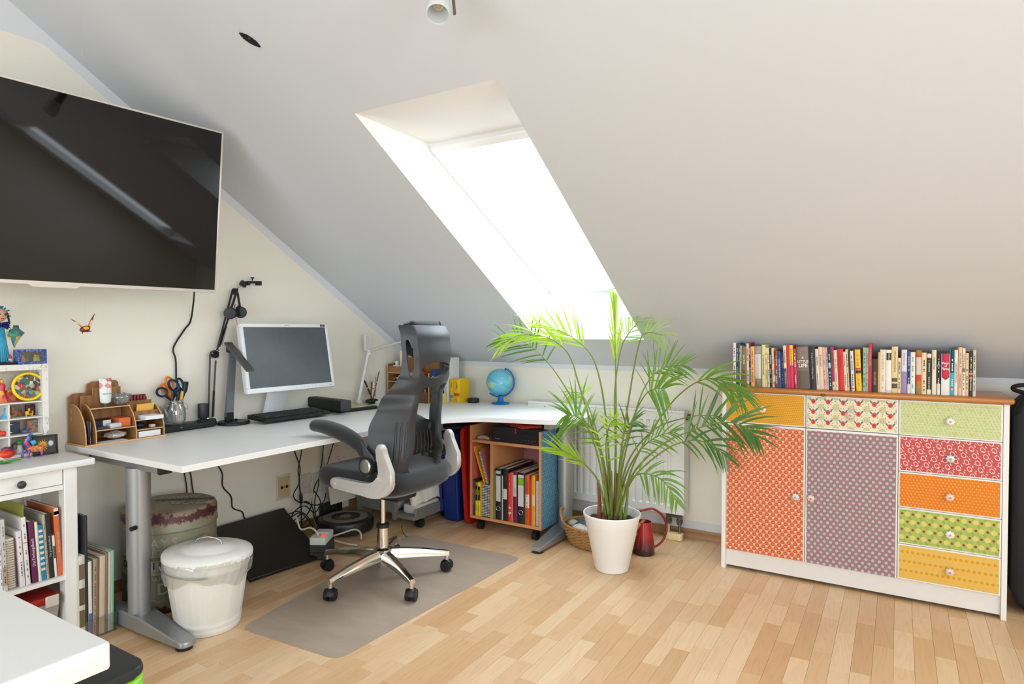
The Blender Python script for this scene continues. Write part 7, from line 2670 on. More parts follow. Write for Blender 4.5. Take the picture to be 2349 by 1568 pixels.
g.cyl((RX1 + 0.0005, -0.075, RZ1 - 0.045), (RX1 + 0.020, -0.075, RZ1 - 0.045), 0.010, n=14)
g.cyl((RX1 + 0.012, -0.075, RZ1 - 0.050), (RX1 + 0.016, -0.075, RZ1 - 0.018), 0.009, n=12)
g.obj('air_valve', M('valve_bronze', (118, 84, 52), 0.35, 0.6), ra)
VX = (1.932, 1.995)
VM = M('valve_nickel', (126, 118, 106), 0.35, 0.8)
for k, vx in enumerate(VX):
	g = G()
	g.cyl((vx, -0.078, 0.02), (vx, -0.078, RZ0 + 0.01), 0.0075, n=14)
	pv = g.obj('pipe', M('pipe_cream', (196, 176, 140), 0.45) if k == 0 else VM, ra)
	g = G()
	for z0, z1, r_ in ((0.088, 0.098, 0.013), (0.098, 0.118, 0.019), (0.118, 0.127, 0.013), (0.127, 0.146, 0.017)):
		g.cyl((vx, -0.078, z0), (vx, -0.078, z1), r_, n=6 if r_ > 0.016 else 16)
	g.obj('valve_nut', VM, pv)
g = G()
g.box((VX[0], -0.086, 0.128), (VX[1], -0.070, 0.142), 0.003)
g.obj('valve_bridge', VM, ra)
g = G()
g.prism(rrect(1.912, -0.104, 2.014, -0.052, 0.012), 2, 0.0005, 0.040, 0.006, 2)
g.obj('pipe_cover', M('pipe_cover_cream', (232, 212, 158), 0.4), ra)
# ================================================================ potted palm
PXc, PYc = 1.832, -0.682
palm = thing('potted_palm', 'tall areca palm in a tapered white pot before the radiator', 'plant', (PXc, PYc, 0))
g = G()
prof = [(0, 0.0008), (0.078, 0.0008), (0.083, 0.005), (0.093, 0.055), (0.0938, 0.056), (0.105, 0.112), (0.1058, 0.113), (0.116, 0.165), (0.1168, 0.166), (0.127, 0.218), (0.1278, 0.219), (0.138, 0.270), (0.142, 0.272), (0.1435, 0.282), (0.141, 0.287), (0.137, 0.285), (0.134, 0.27), (0.125, 0.235), (0, 0.235)]
g.lathe(prof, (PXc, PYc, 0), 56)
g.obj('pot', M('pot_white_plastic', (234, 232, 228), 0.45, var=0.01), palm, ang=35)
g = G()
def soilf(u, v):
	a = 2 * PI * u
	r = 0.128 * v
	return (PXc + r * math.cos(a), PYc + r * math.sin(a), 0.246 + 0.010 * mnoise.noise(Vector((r * 40 * math.cos(a), r * 40 * math.sin(a), 0))) + 0.006 * mnoise.noise(Vector((r * 110 * math.cos(a), r * 110 * math.sin(a), 3))))
g.grid(soilf, 48, 14, closed_u=True)
bmesh.ops.remove_doubles(g.bm, verts=g.bm.verts, dist=1e-4)
g.obj('soil', M('soil_dark', (62, 42, 32), 0.95, var=0.5, vs=120, bmp=0.6, bs=260), palm, ang=180)
def leaf_mat(name, col, col2, trans):
	m, nt, b = nmat(name)
	nt.nodes.clear()
	out = N(nt, 'ShaderNodeOutputMaterial')
	oi = N(nt, 'ShaderNodeObjectInfo')
	f = mth(nt, 'ADD', mth(nt, 'MULTIPLY', oi.outputs['Random'], 0.55), mth(nt, 'MULTIPLY', noisef(nt, objco(nt), 14, 3), 0.45))
	c = mixc(nt, f, lin(col), lin(col2))
	p = N(nt, 'ShaderNodeBsdfPrincipled')
	p.inputs['Roughness'].default_value = 0.30
	p.inputs['Specular IOR Level'].default_value = 0.6
	nt.links.new(c, p.inputs['Base Color'])
	t = N(nt, 'ShaderNodeBsdfTranslucent')
	tc = N(nt, 'ShaderNodeMix', data_type='RGBA', blend_type='MULTIPLY')
	tc.inputs[0].default_value = 0.6
	nt.links.new(c, tc.inputs[6])
	tc.inputs[7].default_value = (1.0, 1.0, 0.45, 1)
	nt.links.new(tc.outputs[2], t.inputs[0])
	mx = N(nt, 'ShaderNodeMixShader')
	mx.inputs[0].default_value = trans
	nt.links.new(p.outputs[0], mx.inputs[1])
	nt.links.new(t.outputs[0], mx.inputs[2])
	nt.links.new(mx.outputs[0], out.inputs[0])
	return m
LDK = leaf_mat('leaf_dark', (62, 104, 42), (96, 140, 62), 0.35)
LMD = leaf_mat('leaf_mid', (96, 146, 52), (136, 178, 76), 0.45)
LBR = leaf_mat('leaf_bright', (150, 190, 44), (190, 216, 74), 0.55)
LPL = leaf_mat('leaf_pale', (150, 186, 120), (186, 210, 150), 0.5)
STM = M('stem_green', (112, 128, 54), 0.45, var=0.25, vs=30)
STB = M('stem_brown', (124, 74, 44), 0.7, var=0.3, vs=40)
rp = random.Random(17)
NSEP = [0]
def leaflet_geo(g, base, d, side, L, w_, droop, fold=0.25):
	"""narrow folded blade from base along d, bending down"""
	d = d.normalized()
	n_ = 6
	pos = base.copy()
	cur = d.copy()
	prev = None
	up = Vector((0, 0, 1))
	for i in range(n_ + 1):
		t = i / n_
		ww = w_ * (math.sin(PI * min(1, 0.12 + 0.88 * t) ** 0.75) if t < 1 else 0.0)
		s = cur.cross(up)
		if s.length < 1e-3:
			s = side.copy()
		s = (s.normalized() * 0.35 + side * 0.65)
		s = (s - cur * s.dot(cur)).normalized()
		nn = s.cross(cur).normalized()
		if i < n_:
			row = [g.V(pos - s * ww + nn * (fold * ww)), g.V(pos), g.V(pos + s * ww + nn * (fold * ww))]
		else:
			row = [g.V(pos)]
		if prev:
			if len(row) == 3:
				g.F([prev[0], prev[1], row[1], row[0]])
				g.F([prev[1], prev[2], row[2], row[1]])
			else:
				g.F([prev[0], prev[1], row[0]])
				g.F([prev[1], prev[2], row[0]])
		prev = row
		cur = (cur + Vector((0, 0, -1)) * droop / n_).normalized()
		pos = pos + cur * (L / n_)
		lim = slope(pos.y) - 0.014
		if pos.z > lim and not (1.19 < pos.x < 1.83 and pos.y < -0.30):
			pos.z = lim
def frond(path, mat, t0, n, L, w_, spread, droop, sep, lift=0.0, nrm=None, sides=(1, -1), r0=0.0055, tipf=0.45, lab=None, basef=0.65):
	"""path: (u, v, dy) picture-guided points of the midrib on planes y = PYc + dy; leaflets from t0 to the tip"""
	P3 = [on_y(u, v, PYc + dy) for u, v, dy in path]
	sp = spline(P3, 8)
	k = len(sp)
	g = G()
	g.tube(sp, [r0 * (1 - 0.75 * i / (k - 1)) for i in range(k)], 6)
	fr = g.obj('frond', STM, palm, ang=180)
	if lab:
		fr['label'] = lab
	nr = Vector(nrm) if nrm else (CAMV - P3[-1]).normalized() + Vector((0, 0, 0.25))
	rest = G()
	cnt = 0
	for i in range(n):
		t = t0 + (1 - t0) * (i + 0.5) / n
		for sd in sides:
			tt = min(0.999, max(0, t + rp.uniform(-0.3, 0.3) / n))
			f = tt * (k - 1)
			j = int(f)
			p = sp[j].lerp(sp[min(j + 1, k - 1)], f - j)
			tg = (sp[min(j + 1, k - 1)] - sp[max(j - 1, 0)]).normalized()
			lat = tg.cross(nr).normalized() * sd
			q = (tt - t0) / (1 - t0)
			a = math.radians(spread * (1 - 0.55 * q) + rp.uniform(-6, 6))
			d = tg * math.cos(a) + lat * math.sin(a) + Vector((0, 0, lift)) + nr * rp.uniform(-0.12, 0.12)
			ll = L * (basef + (1 - basef) * min(1, q / 0.3)) * (1 - (1 - tipf) * max(0, (q - 0.35) / 0.65)) * rp.uniform(0.88, 1.1)
			if sep and NSEP[0] < 300:
				gg = G()
				leaflet_geo(gg, p, d, tg.cross(d).cross(d).normalized(), ll * 1.12, w_ * rp.uniform(0.55, 0.75), droop * rp.uniform(0.7, 1.3))
				gg.obj('leaflet', mat, fr, ang=180, fix=False)
				NSEP[0] += 1
			else:
				leaflet_geo(rest, p, d, tg.cross(d).cross(d).normalized(), ll * 1.12, w_ * rp.uniform(0.55, 0.75), droop * rp.uniform(0.7, 1.3))
				cnt += 1
	if cnt:
		stuff(rest.obj('leaflets', mat, fr, ang=180, fix=False))
	else:
		rest.bm.free()
	return fr
B = (1403, 1178, 0.0)
frond([(1392, 1180, 0.02), (1385, 1060, 0.05), (1340, 962, 0.08), (1291, 878, 0.10), (1256, 830, 0.10), (1222, 797, 0.08), (1186, 777, 0.05), (1145, 775, 0.0)], LDK, 0.56, 11, 0.19, 0.0080, 72, 0.25, True, lift=0.30, lab='left arching frond with dark upright leaflets')
frond([(1398, 1182, -0.02), (1378, 1040, 0.0), (1348, 945, 0.0), (1324, 868, 0.0), (1312, 828, 0.0), (1290, 795, -0.04), (1250, 772, -0.08), (1195, 768, -0.12), (1150, 790, -0.15)], LBR, 0.60, 14, 0.20, 0.0075, 24, 0.55, True, lift=0.05, lab='bright yellow-green frond bending left')
frond([(1400, 1180, 0.0), (1396, 1040, 0.02), (1385, 920, 0.05), (1370, 848, 0.06), (1352, 808, 0.06), (1325, 782, 0.06), (1285, 758, 0.05), (1235, 745, 0.03)], LBR, 0.62, 12, 0.20, 0.0070, 42, 0.12, True, lift=0.25)
frond([(1412, 1180, 0.0), (1413, 1040, 0.0), (1413, 900, 0.0), (1411, 800, 0.0), (1409, 700, 0.0)], LBR, 0.66, 8, 0.26, 0.0085, 7, 0.0, True, lab='upright unopened spear frond')
frond([(1408, 1182, 0.06), (1412, 1030, 0.10), (1410, 900, 0.16), (1424, 802, 0.20), (1442, 765, 0.20), (1466, 735, 0.20)], LPL, 0.62, 10, 0.17, 0.0065, 55, 0.2, True)
frond([(1415, 1180, -0.04), (1425, 1040, -0.06), (1448, 880, -0.08), (1467, 785, -0.10), (1485, 763, -0.12), (1520, 768, -0.14)], LPL, 0.72, 8, 0.14, 0.0060, 48, 0.45, False)
frond([(1418, 1180, -0.06), (1425, 1060, -0.10), (1452, 960, -0.14), (1478, 908, -0.18), (1500, 892, -0.22), (1525, 890, -0.26)], LMD, 0.66, 11, 0.21, 0.0085, 78, 0.85, True, lift=0.10, lab='front frond with glossy drooping leaflets')
frond([(1412, 1182, 0.05), (1430, 1060, 0.10), (1462, 930, 0.16), (1490, 870, 0.20), (1525, 842, 0.22), (1570, 838, 0.24)], LMD, 0.60, 12, 0.17, 0.0065, 62, 0.40, True, lift=0.18)
frond([(1420, 1182, 0.0), (1455, 1060, 0.0), (1520, 950, 0.0), (1572, 893, -0.02), (1622, 868, -0.05), (1668, 878, -0.10), (1702, 905, -0.14)], LMD, 0.58, 12, 0.21, 0.0075, 30, 0.85, True, lift=0.05, lab='right frond arching over the sideboard corner')
frond([(1420, 1184, -0.06), (1450, 1090, -0.10), (1515, 1022, -0.14), (1584, 988, -0.17), (1650, 969, -0.20), (1700, 975, -0.24), (1735, 1000, -0.27)], LDK, 0.46, 15, 0.19, 0.0085, 55, 0.50, True, lift=0.12, lab='long dark frond reaching in front of the salmon door')
frond([(1418, 1184, 0.06), (1450, 1100, 0.10), (1520, 1035, 0.16), (1580, 1010, 0.20), (1630, 1018, 0.22), (1668, 1050, 0.22)], LDK, 0.55, 10, 0.17, 0.0080, 50, 0.70, True)
frond([(1412, 1184, -0.06), (1430, 1120, -0.12), (1462, 1088, -0.18), (1500, 1090, -0.22), (1530, 1112, -0.25), (1552, 1150, -0.28)], LMD, 0.40, 14, 0.13, 0.0065, 62, 0.95, True, lab='low right frond drooping over the red jug')
frond([(1396, 1182, -0.08), (1375, 1060, -0.16), (1350, 985, -0.22), (1325, 957, -0.27), (1302, 952, -0.31)], LMD, 0.66, 11, 0.19, 0.0085, 76, 0.60, True, lift=0.06, lab='front left frond fanning over the desk end')
frond([(1390, 1184, -0.02), (1375, 1110, -0.06), (1345, 1068, -0.12), (1305, 1040, -0.18), (1275, 1028, -0.22)], LBR, 0.48, 11, 0.16, 0.0065, 26, 0.15, True, lift=0.06)
frond([(1405, 1182, 0.10), (1385, 1060, 0.18), (1360, 960, 0.24), (1335, 905, 0.28), (1305, 900, 0.30)], LBR, 0.66, 8, 0.12, 0.0055, 60, 0.8, False)
frond([(1402, 1182, 0.0), (1395, 1090, -0.02), (1390, 1020, -0.05), (1398, 975, -0.08), (1412, 960, -0.10)], LBR, 0.35, 10, 0.13, 0.0075, 60, 0.6, False)
frond([(1400, 1182, 0.04), (1385, 1080, 0.06), (1370, 1010, 0.08), (1352, 975, 0.08), (1335, 965, 0.08)], LMD, 0.40, 9, 0.13, 0.0070, 58, 0.7, False)
frond([(1410, 1182, 0.02), (1420, 1080, 0.02), (1428, 1010, 0.02), (1440, 975, 0.0), (1455, 965, 0.0)], LDK, 0.40, 9, 0.14, 0.0070, 55, 0.6, False)
frond([(1415, 1184, 0.02), (1436, 1090, 0.02), (1470, 1030, 0.02), (1510, 1000, 0.02), (1550, 990, 0.02)], LMD, 0.45, 10, 0.14, 0.0060, 50, 0.6, False)
frond([(1412, 1184, 0.10), (1440, 1060, 0.18), (1500, 985, 0.25), (1570, 958, 0.30), (1622, 952, 0.33), (1650, 955, 0.34)], LDK, 0.62, 7, 0.17, 0.0075, 82, 0.1, False, lift=0.35)
for (u0, v0, u1, v1, r_, mt) in ((1375, 1190, 1372, 1100, 0.013, STB), (1386, 1192, 1392, 1090, 0.016, STB), (1398, 1192, 1402, 1080, 0.011, STM), (1412, 1194, 1418, 1085, 0.014, STB), (1424, 1190, 1422, 1095, 0.011, STM), (1432, 1188, 1440, 1110, 0.010, STM), (1404, 1186, 1398, 1050, 0.008, STM)):
	a, b_ = on_y(u0, v0 + 4, PYc - 0.01), on_y(u1, v1, PYc)
	g = G()
	g.tube(spline([a, a + (b_ - a) * 0.5 + Vector((0.004, 0, 0)), b_], 5), [r_ * (1 - 0.55 * i / 10) for i in range(11)], 10)
	g.obj('stem', mt, palm, ang=180)
# ================================================================ basket of stones
BCX, BCY = 1.648, -0.392
bk = thing('wicker_basket', 'oval wicker basket holding stones behind the white pot', 'basket', (BCX, BCY, 0))
BA, BBr, BH = 0.222, 0.145, 0.105
WK = M('wicker', (186, 142, 88), 0.6, var=0.25, vs=60)
g = G()
for j_ in range(13):
	z = 0.008 + j_ * 0.0078
	k_ = 0.78 + 0.22 * (z / BH) ** 0.7
	pts = []
	for i in range(96):
		a = 2 * PI * i / 96
		m_ = 0.0042 * math.sin(a * 24 + (PI if j_ % 2 else 0))
		pts.append(Vector((BCX + (BA * k_ + m_) * math.cos(a), BCY + (BBr * k_ + m_) * math.sin(a), z)))
	g.tube(pts, 0.0044, 5, closed=True)
stuff(g.obj('weave', WK, bk, ang=180))
g = G()
for i in range(24):
	a = 2 * PI * (i + 0.25) / 24
	g.tube([Vector((BCX + BA * (0.78 + 0.22 * t ** 0.7) * math.cos(a), BCY + BBr * (0.78 + 0.22 * t ** 0.7) * math.sin(a), 0.004 + BH * t)) for t in (0, 0.3, 0.6, 1)], 0.0035, 5)
stuff(g.obj('stakes', WK, bk, ang=180))
g = G()
g.lathe([(0, 0.002), (0.80, 0.002), (0.80, 0.006), (0, 0.006)], (BCX, BCY, 0), 40, sx=BA, sy=BBr)
g.obj('bottom', WK, bk)
g = G()
for ph in (0, PI):
	g.tube([Vector((BCX + (BA + 0.005 * math.cos(a * 30 + ph)) * math.cos(a), BCY + (BBr + 0.005 * math.cos(a * 30 + ph)) * math.sin(a), BH + 0.005 + 0.004 * math.sin(a * 30 + ph))) for a in [2 * PI * i / 150 for i in range(150)]], 0.005, 5, closed=True)
stuff(g.obj('braided_rim', WK, bk, ang=180))
for sg in (-1, 1):
	g = G()
	pts = []
	for t in range(0, 181, 12):
		q = math.radians(t)
		al = (PI if sg < 0 else 0) + 0.36 * math.cos(q) * (1 if sg < 0 else -1)
		pts.append(Vector((BCX + BA * 1.01 * math.cos(al) + sg * 0.02 * math.sin(q), BCY + BBr * 1.01 * math.sin(al), BH + 0.070 * math.sin(q))))
	g.tube(pts, 0.0075, 8)
	g.obj('handle', WK if sg < 0 else ROPE, bk, ang=180)
rs = random.Random(8)
STONES = [((86, 94, 92), 0.040, -0.10, -0.02, 'dark grey'), ((108, 118, 116), 0.046, -0.03, 0.05, 'large slate grey'), ((96, 106, 104), 0.036, -0.13, 0.05, 'blue grey'), ((128, 134, 130), 0.038, -0.05, -0.04, 'mid grey'), ((216, 212, 206), 0.040, -0.09, -0.085, 'white'), ((222, 218, 212), 0.036, -0.02, -0.10, 'cream white'), ((150, 150, 142), 0.034, 0.05, -0.03, 'light grey'), ((90, 98, 96), 0.044, 0.05, 0.06, 'charcoal'), ((196, 190, 176), 0.030, -0.165, 0.0, 'sand coloured'), ((116, 122, 118), 0.040, 0.12, 0.02, 'grey'), ((206, 202, 196), 0.034, 0.11, -0.05, 'pale')]
for c_, r_, dx, dy, nm in STONES:
	g = G()
	sd = rs.uniform(0, 50)
	def stf(u, v):
		a, b2_ = 2 * PI * u, PI * v
		d = Vector((math.sin(b2_) * math.cos(a), math.sin(b2_) * math.sin(a), -math.cos(b2_)))
		k_ = 1 + 0.22 * mnoise.noise(d * 1.3 + Vector((sd, 0, 0)))
		return (BCX + dx + d.x * r_ * 1.15 * k_, BCY + dy + d.y * r_ * 0.95 * k_, 0.097 + d.z * r_ * 0.72 * k_)
	g.grid(stf, 18, 10, closed_u=True)
	bmesh.ops.remove_doubles(g.bm, verts=g.bm.verts, dist=1e-4)
	tag(g.obj('stone', M('stone_%d_%d' % (c_[0], c_[1]), c_, 0.7, var=0.2, vs=60), ang=180), nm + ' stone lying in the wicker basket', 'stone', 'stones in the wicker basket')
# ================================================================ red watering jug
jc = on_z(1477, 1268, 0)
JX_, JY_ = jc.x, jc.y
jg = thing('watering_jug', 'dark red plastic watering jug with a big loop handle by the palm pot', 'jug', (JX_, JY_, 0))
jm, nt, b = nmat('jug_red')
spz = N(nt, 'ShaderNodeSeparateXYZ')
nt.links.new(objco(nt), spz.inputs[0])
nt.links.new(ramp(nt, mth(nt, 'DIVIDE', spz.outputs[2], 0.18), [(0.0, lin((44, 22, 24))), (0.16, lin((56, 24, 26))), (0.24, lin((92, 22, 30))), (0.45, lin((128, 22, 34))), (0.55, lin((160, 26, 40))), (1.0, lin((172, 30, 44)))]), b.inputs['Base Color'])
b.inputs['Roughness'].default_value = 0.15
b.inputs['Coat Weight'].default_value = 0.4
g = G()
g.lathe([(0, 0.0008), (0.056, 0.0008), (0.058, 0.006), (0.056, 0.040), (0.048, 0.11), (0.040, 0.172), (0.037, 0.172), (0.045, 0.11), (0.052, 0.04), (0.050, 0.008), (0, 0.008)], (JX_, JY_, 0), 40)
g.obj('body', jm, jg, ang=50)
HMAT = M('jug_handle_red', (132, 28, 36), 0.25)
rgt2 = Vector((0.87, 0.49, 0))
pts = [Vector((JX_, JY_, 0)) + rgt2 * (0.030 + 0.090 * math.sin(t)) * (1 if True else 1) + Vector((0, 0, 0.135 - 0.105 * math.cos(t))) for t in [math.radians(x) for x in range(14, 181, 9)]]
pts = [Vector((JX_, JY_, 0)) + rgt2 * 0.055 + Vector((0, 0, 0.042))] + pts + [Vector((JX_, JY_, 0)) - rgt2 * 0.03 + Vector((0, 0, 0.222)), Vector((JX_, JY_, 0)) - rgt2 * 0.050 + Vector((0, 0, 0.168))]
g = G()
g.tube(spline(pts, 3), 0.0062, 8)
g.obj('loop_handle', HMAT, jg, ang=180)
g = G()
g.skin([[g.V((JX_ - rgt2.x * 0.036 + x, JY_ - rgt2.y * 0.036 + y, z)) for x, y, z in ((0, -0.022, 0.14), (0, 0.022, 0.14), (0.004, 0.024, 0.173), (0.004, -0.024, 0.173))], [g.V((JX_ - rgt2.x * 0.080 + x, JY_ - rgt2.y * 0.080 + y, z)) for x, y, z in ((0, -0.006, 0.178), (0, 0.006, 0.178), (0, 0.009, 0.192), (0, -0.009, 0.192))]])
g.obj('spout', HMAT, jg)
# ================================================================ black gig bag right of the sideboard
gb = thing('gig_bag', 'tall black padded instrument bag standing at the right edge', 'bag', (3.66, -0.19, 0))
GBM = M('bag_nylon_black', (18, 17, 17), 0.7, var=0.15, vs=200, bmp=0.15, bs=900)
g = G()
g.prism(rrect(3.466, 0.001, 3.90, 0.945, 0.11, 8), 1, -0.285, -0.115, 0.025, 3)
g.obj('body', GBM, gb, ang=60)
g = G()
pts = rrect(3.468, 0.003, 3.898, 0.943, 0.11, 8)
g.tube([Vector((p[0], -0.262, p[1])) for p in pts], 0.004, 6, closed=True)
g.obj('piping', M('bag_piping', (34, 33, 33), 0.5), gb, ang=180)
g = G()
g.tube(spline([(3.510, -0.21, 0.930), (3.470, -0.23, 0.945), (3.480, -0.24, 0.962), (3.56, -0.245, 0.972), (3.66, -0.24, 0.968), (3.76, -0.22, 0.940)], 6), 0.009, 8, flat=1.6, up=(0, 1, 0))
g.obj('carry_strap', GBM, gb, ang=180)
text('lettering', 'MUSIC IS OUR PASSION', 0.024, C((196, 192, 184), 0.6, var=0), gb, (3.520, -0.2866, 0.735), (0, 0, -1), (1, 0, 0), bold=True, sx=0.92)
# ================================================================ ceiling spot lamp and hole
cl_ = thing('ceiling_lamp', 'brushed ceiling lamp with a frosted glass shade pointing down', 'lamp', (1.93, -2.16, 2.30))
def rayat(u, v, t):
	return CAMV + ray(u, v) * t
s0, s1 = rayat(1008, -22, 1.82), rayat(1002, 66, 1.74)
axd = (s1 - s0).normalized()
ua, va = frame_of(axd)
SM = Matrix(((ua.x, va.x, axd.x, s0.x), (ua.y, va.y, axd.y, s0.y), (ua.z, va.z, axd.z, s0.z), (0, 0, 0, 1)))
Ls = (s1 - s0).length
SHG = bpy.data.materials.new('frosted_glass')
SHG.use_nodes = True
nt = SHG.node_tree
nt.nodes.clear()
out = N(nt, 'ShaderNodeOutputMaterial')
p_ = N(nt, 'ShaderNodeBsdfPrincipled')
p_.inputs['Base Color'].default_value = lin((236, 238, 236))
p_.inputs['Roughness'].default_value = 0.5
t_ = N(nt, 'ShaderNodeBsdfTranslucent')
t_.inputs[0].default_value = lin((236, 238, 236))
mx = N(nt, 'ShaderNodeMixShader')
mx.inputs[0].default_value = 0.45
nt.links.new(p_.outputs[0], mx.inputs[1])
nt.links.new(t_.outputs[0], mx.inputs[2])
nt.links.new(mx.outputs[0], out.inputs[0])
g = G()
g.T = SM
g.lathe([(0.017, 0.020), (0.023, 0.026), (0.031, 0.050), (0.0355, 0.078), (0.0345, 0.100), (0.031, 0.108), (0.0295, 0.106), (0.033, 0.096), (0.034, 0.078), (0.0295, 0.052), (0.021, 0.028), (0.017, 0.024)], n=40)
sh_ = g.obj('glass_shade', SHG, cl_, ang=180)
g = G()
g.T = SM
g.lathe([(0, -0.035), (0.019, -0.035), (0.020, 0.024), (0.015, 0.030), (0, 0.030)], n=28)
BRM = M('lamp_bronze', (128, 118, 104), 0.3, 0.85)
g.obj('socket', BRM, cl_)
g = G()
g.T = SM
g.lathe([(0, 0.030), (0.014, 0.030), (0.0145, 0.066), (0.0135, 0.070), (0, 0.071)], n=28)
bl_ = g.obj('bulb', M('bulb_ribbed', (206, 200, 186), 0.4), cl_)
g = G()
for k in range(18):
	a = 2 * PI * k / 18
	g.T = SM
	g.box((0.0144 * math.cos(a) - 0.0008, 0.0144 * math.sin(a) - 0.0008, 0.032), (0.0144 * math.cos(a) + 0.0008, 0.0144 * math.sin(a) + 0.0008, 0.058))
stuff(g.obj('ribs', M('bulb_rib', (180, 172, 156), 0.4), bl_, ang=0))
g = G()
g.T = SM
for k in range(6):
	a = 2 * PI * k / 6
	g.ball((0.0072 * math.cos(a), 0.0072 * math.sin(a), 0.0708), 0.0028, 8, 6)
stuff(g.obj('led_dots', C((206, 180, 140), 0.5), bl_, ang=180))
g = G()
q0, q1 = rayat(1021, -40, 1.84), rayat(1024, 10, 1.80)
g.tube([q0, q1], 0.0055, 12)
g.obj('arm_pin', STEEL, cl_)
g = G()
q0, q1 = rayat(1035, -60, 1.83), rayat(1043, 33, 1.80)
g.tube([q0, q1], 0.0052, 4, flat=0.6)
g.obj('flat_rod', BRM, cl_, ang=20)
top_ = rayat(1020, -60, 1.85)
g = G()
yy_ = top_.y + 0.02
g.tube([rayat(1008, -28, 1.84), rayat(1020, -52, 1.86), rayat(1036, -58, 1.84)], 0.006, 8)
g.obj('yoke', BRM, cl_, ang=60)
bx_ = rayat(1028, -60, 1.86)
NS = Vector((0, 0.6142, 1)).normalized()
sfoot = Vector((bx_.x, bx_.y, slope(bx_.y)))
g = G()
g.tube([bx_, sfoot], 0.007, 10)
g.obj('drop_rod', BRM, cl_)
g = G()
g.T = Matrix.Translation(sfoot) @ Matrix.Rotation(-SL, 4, 'X')
g.box((-0.22, -0.03, -0.018), (0.22, 0.03, -0.0005), 0.004, 2)
g.obj('rail', BRM, cl_)
ho = thing('ceiling_hole', 'small ragged dark hole in the white sloped ceiling', 'hole', (0.979, -2.115, slope(-2.115)))
HM = Matrix.Translation((0.979, -2.115, slope(-2.115))) @ Matrix.Rotation(-SL, 4, 'X')
hc_, hd_ = (0.971, -2.147), (0.988, -2.085)
rr = random.Random(12)
out_ = []
ax_ = Vector((0.017, 0.075, 0)).normalized()
ay_ = Vector((ax_.y, -ax_.x, 0))
nn_ = 72
for i in range(nn_):
	a = 2 * PI * i / nn_
	e = abs(math.cos(a)) ** 1.0
	x_ = 0.040 * math.cos(a)
	y_ = 0.0175 * math.sin(a) * (1 - 0.35 * e ** 3) * (1 + rr.uniform(-0.14, 0.10))
	out_.append(ax_ * x_ * (1 + rr.uniform(-0.02, 0.02)) + ay_ * (y_ + 0.010 * math.cos(a)))
g = G()
g.T = HM
lo_ = [g.V((p.x, p.y, -0.0022)) for p in out_]
hi_ = [g.V((p.x * 0.97, p.y * 0.97, -0.0003)) for p in out_]
for i in range(nn_):
	j = (i + 1) % nn_
	g.F([lo_[i], lo_[j], hi_[j], hi_[i]])
g.F(lo_)
g.obj('dark_opening', M('hole_black', (24, 26, 27), 0.8), ho, ang=0)
g = G()
g.T = HM
g.tube([ax_ * 0.046 * math.cos(2 * PI * i / 40) + ay_ * 0.026 * math.sin(2 * PI * i / 40) + Vector((0, 0, -0.0006)) for i in range(40)], 0.0006, 4, closed=True)
g.obj('ring_mark', C((196, 194, 190), 0.8), ho, ang=180)
g = G()
g.T = HM
g.ball((0.004, -0.006, -0.0024), (0.0045, 0.0045, 0.0012), 12, 6)
g.obj('spot_glint', C((96, 74, 48), 0.3), ho, ang=180)
# ================================================================ hanging bird
hb = thing('hanging_bird', 'small brown and yellow bird ornament hanging in front of the left wall', 'ornament', on_x(194, 750, 0.30))
XB = 0.30
BRW = M('bird_maroon', (112, 42, 38), 0.35)
g = G()
c = on_x(195, 754, XB)
g.T = Matrix.Translation(c) @ Matrix.Rotation(0.35, 4, 'X')
g.ball((0, 0, 0), (0.014, 0.020, 0.012), 18, 10)
g.obj('body', BRW, hb, ang=180)
g = G()
g.ball(on_x(198, 752, XB + 0.012), (0.006, 0.011, 0.007), 12, 8)
g.obj('breast', C((222, 166, 44), 0.4), hb, ang=180)
g = G()
a, b_ = on_x(199, 759, XB), on_x(211.5, 759, XB)
g.tube([a, a + (b_ - a) * 0.5, b_], [0.009, 0.006, 0.001], 8, flat=0.5, up=(0, 0, 1))
g.obj('tail', BRW, hb, ang=180)
for pth, nm in (([(188, 750), (176, 740), (170, 736), (161, 730)], 'wing'), ([(203, 752), (207, 742), (211, 732), (217, 719)], 'wing')):
	pp_ = [on_x(u, v, XB + 0.004 * i) for i, (u, v) in enumerate(pth)]
	g = G()
	g.tube(spline(pp_, 4), [0.003, 0.0045, 0.006, 0.007, 0.007, 0.007, 0.0065, 0.006, 0.005, 0.004, 0.003, 0.002, 0.001], 6, flat=0.35, up=(0.3, 0, 1))
	wg = g.obj(nm, BRW, hb, ang=180)
	g = G()
	g.tube([pp_[0].lerp(pp_[1], 0.4) + Vector((0.0035, 0, 0)), pp_[1].lerp(pp_[2], 0.8) + Vector((0.0035, 0, 0))], [0.004, 0.0035], 6)
	g.obj('wing_patch', C((226, 196, 120), 0.4), wg, ang=180)
g = G()
g.tube([on_x(191, 758, XB), on_x(188.5, 766, XB)], [0.003, 0.0008], 6)
g.obj('beak', C((60, 52, 48), 0.4), hb)
g = G()
tp = on_x(197, 748, XB)
g.tube([tp, Vector((tp.x, tp.y, 2.0))], 0.0003, 4)
g.obj('thread', C((214, 212, 206), 0.5), hb, ang=180)
cq = Vector((tp.x, tp.y, 2.0))
g = G()
g.tube([cq, Vector((tp.x, tp.y, slope(tp.y)))], 0.0003, 4)
g.obj('thread', C((214, 212, 206), 0.5), hb, ang=180)
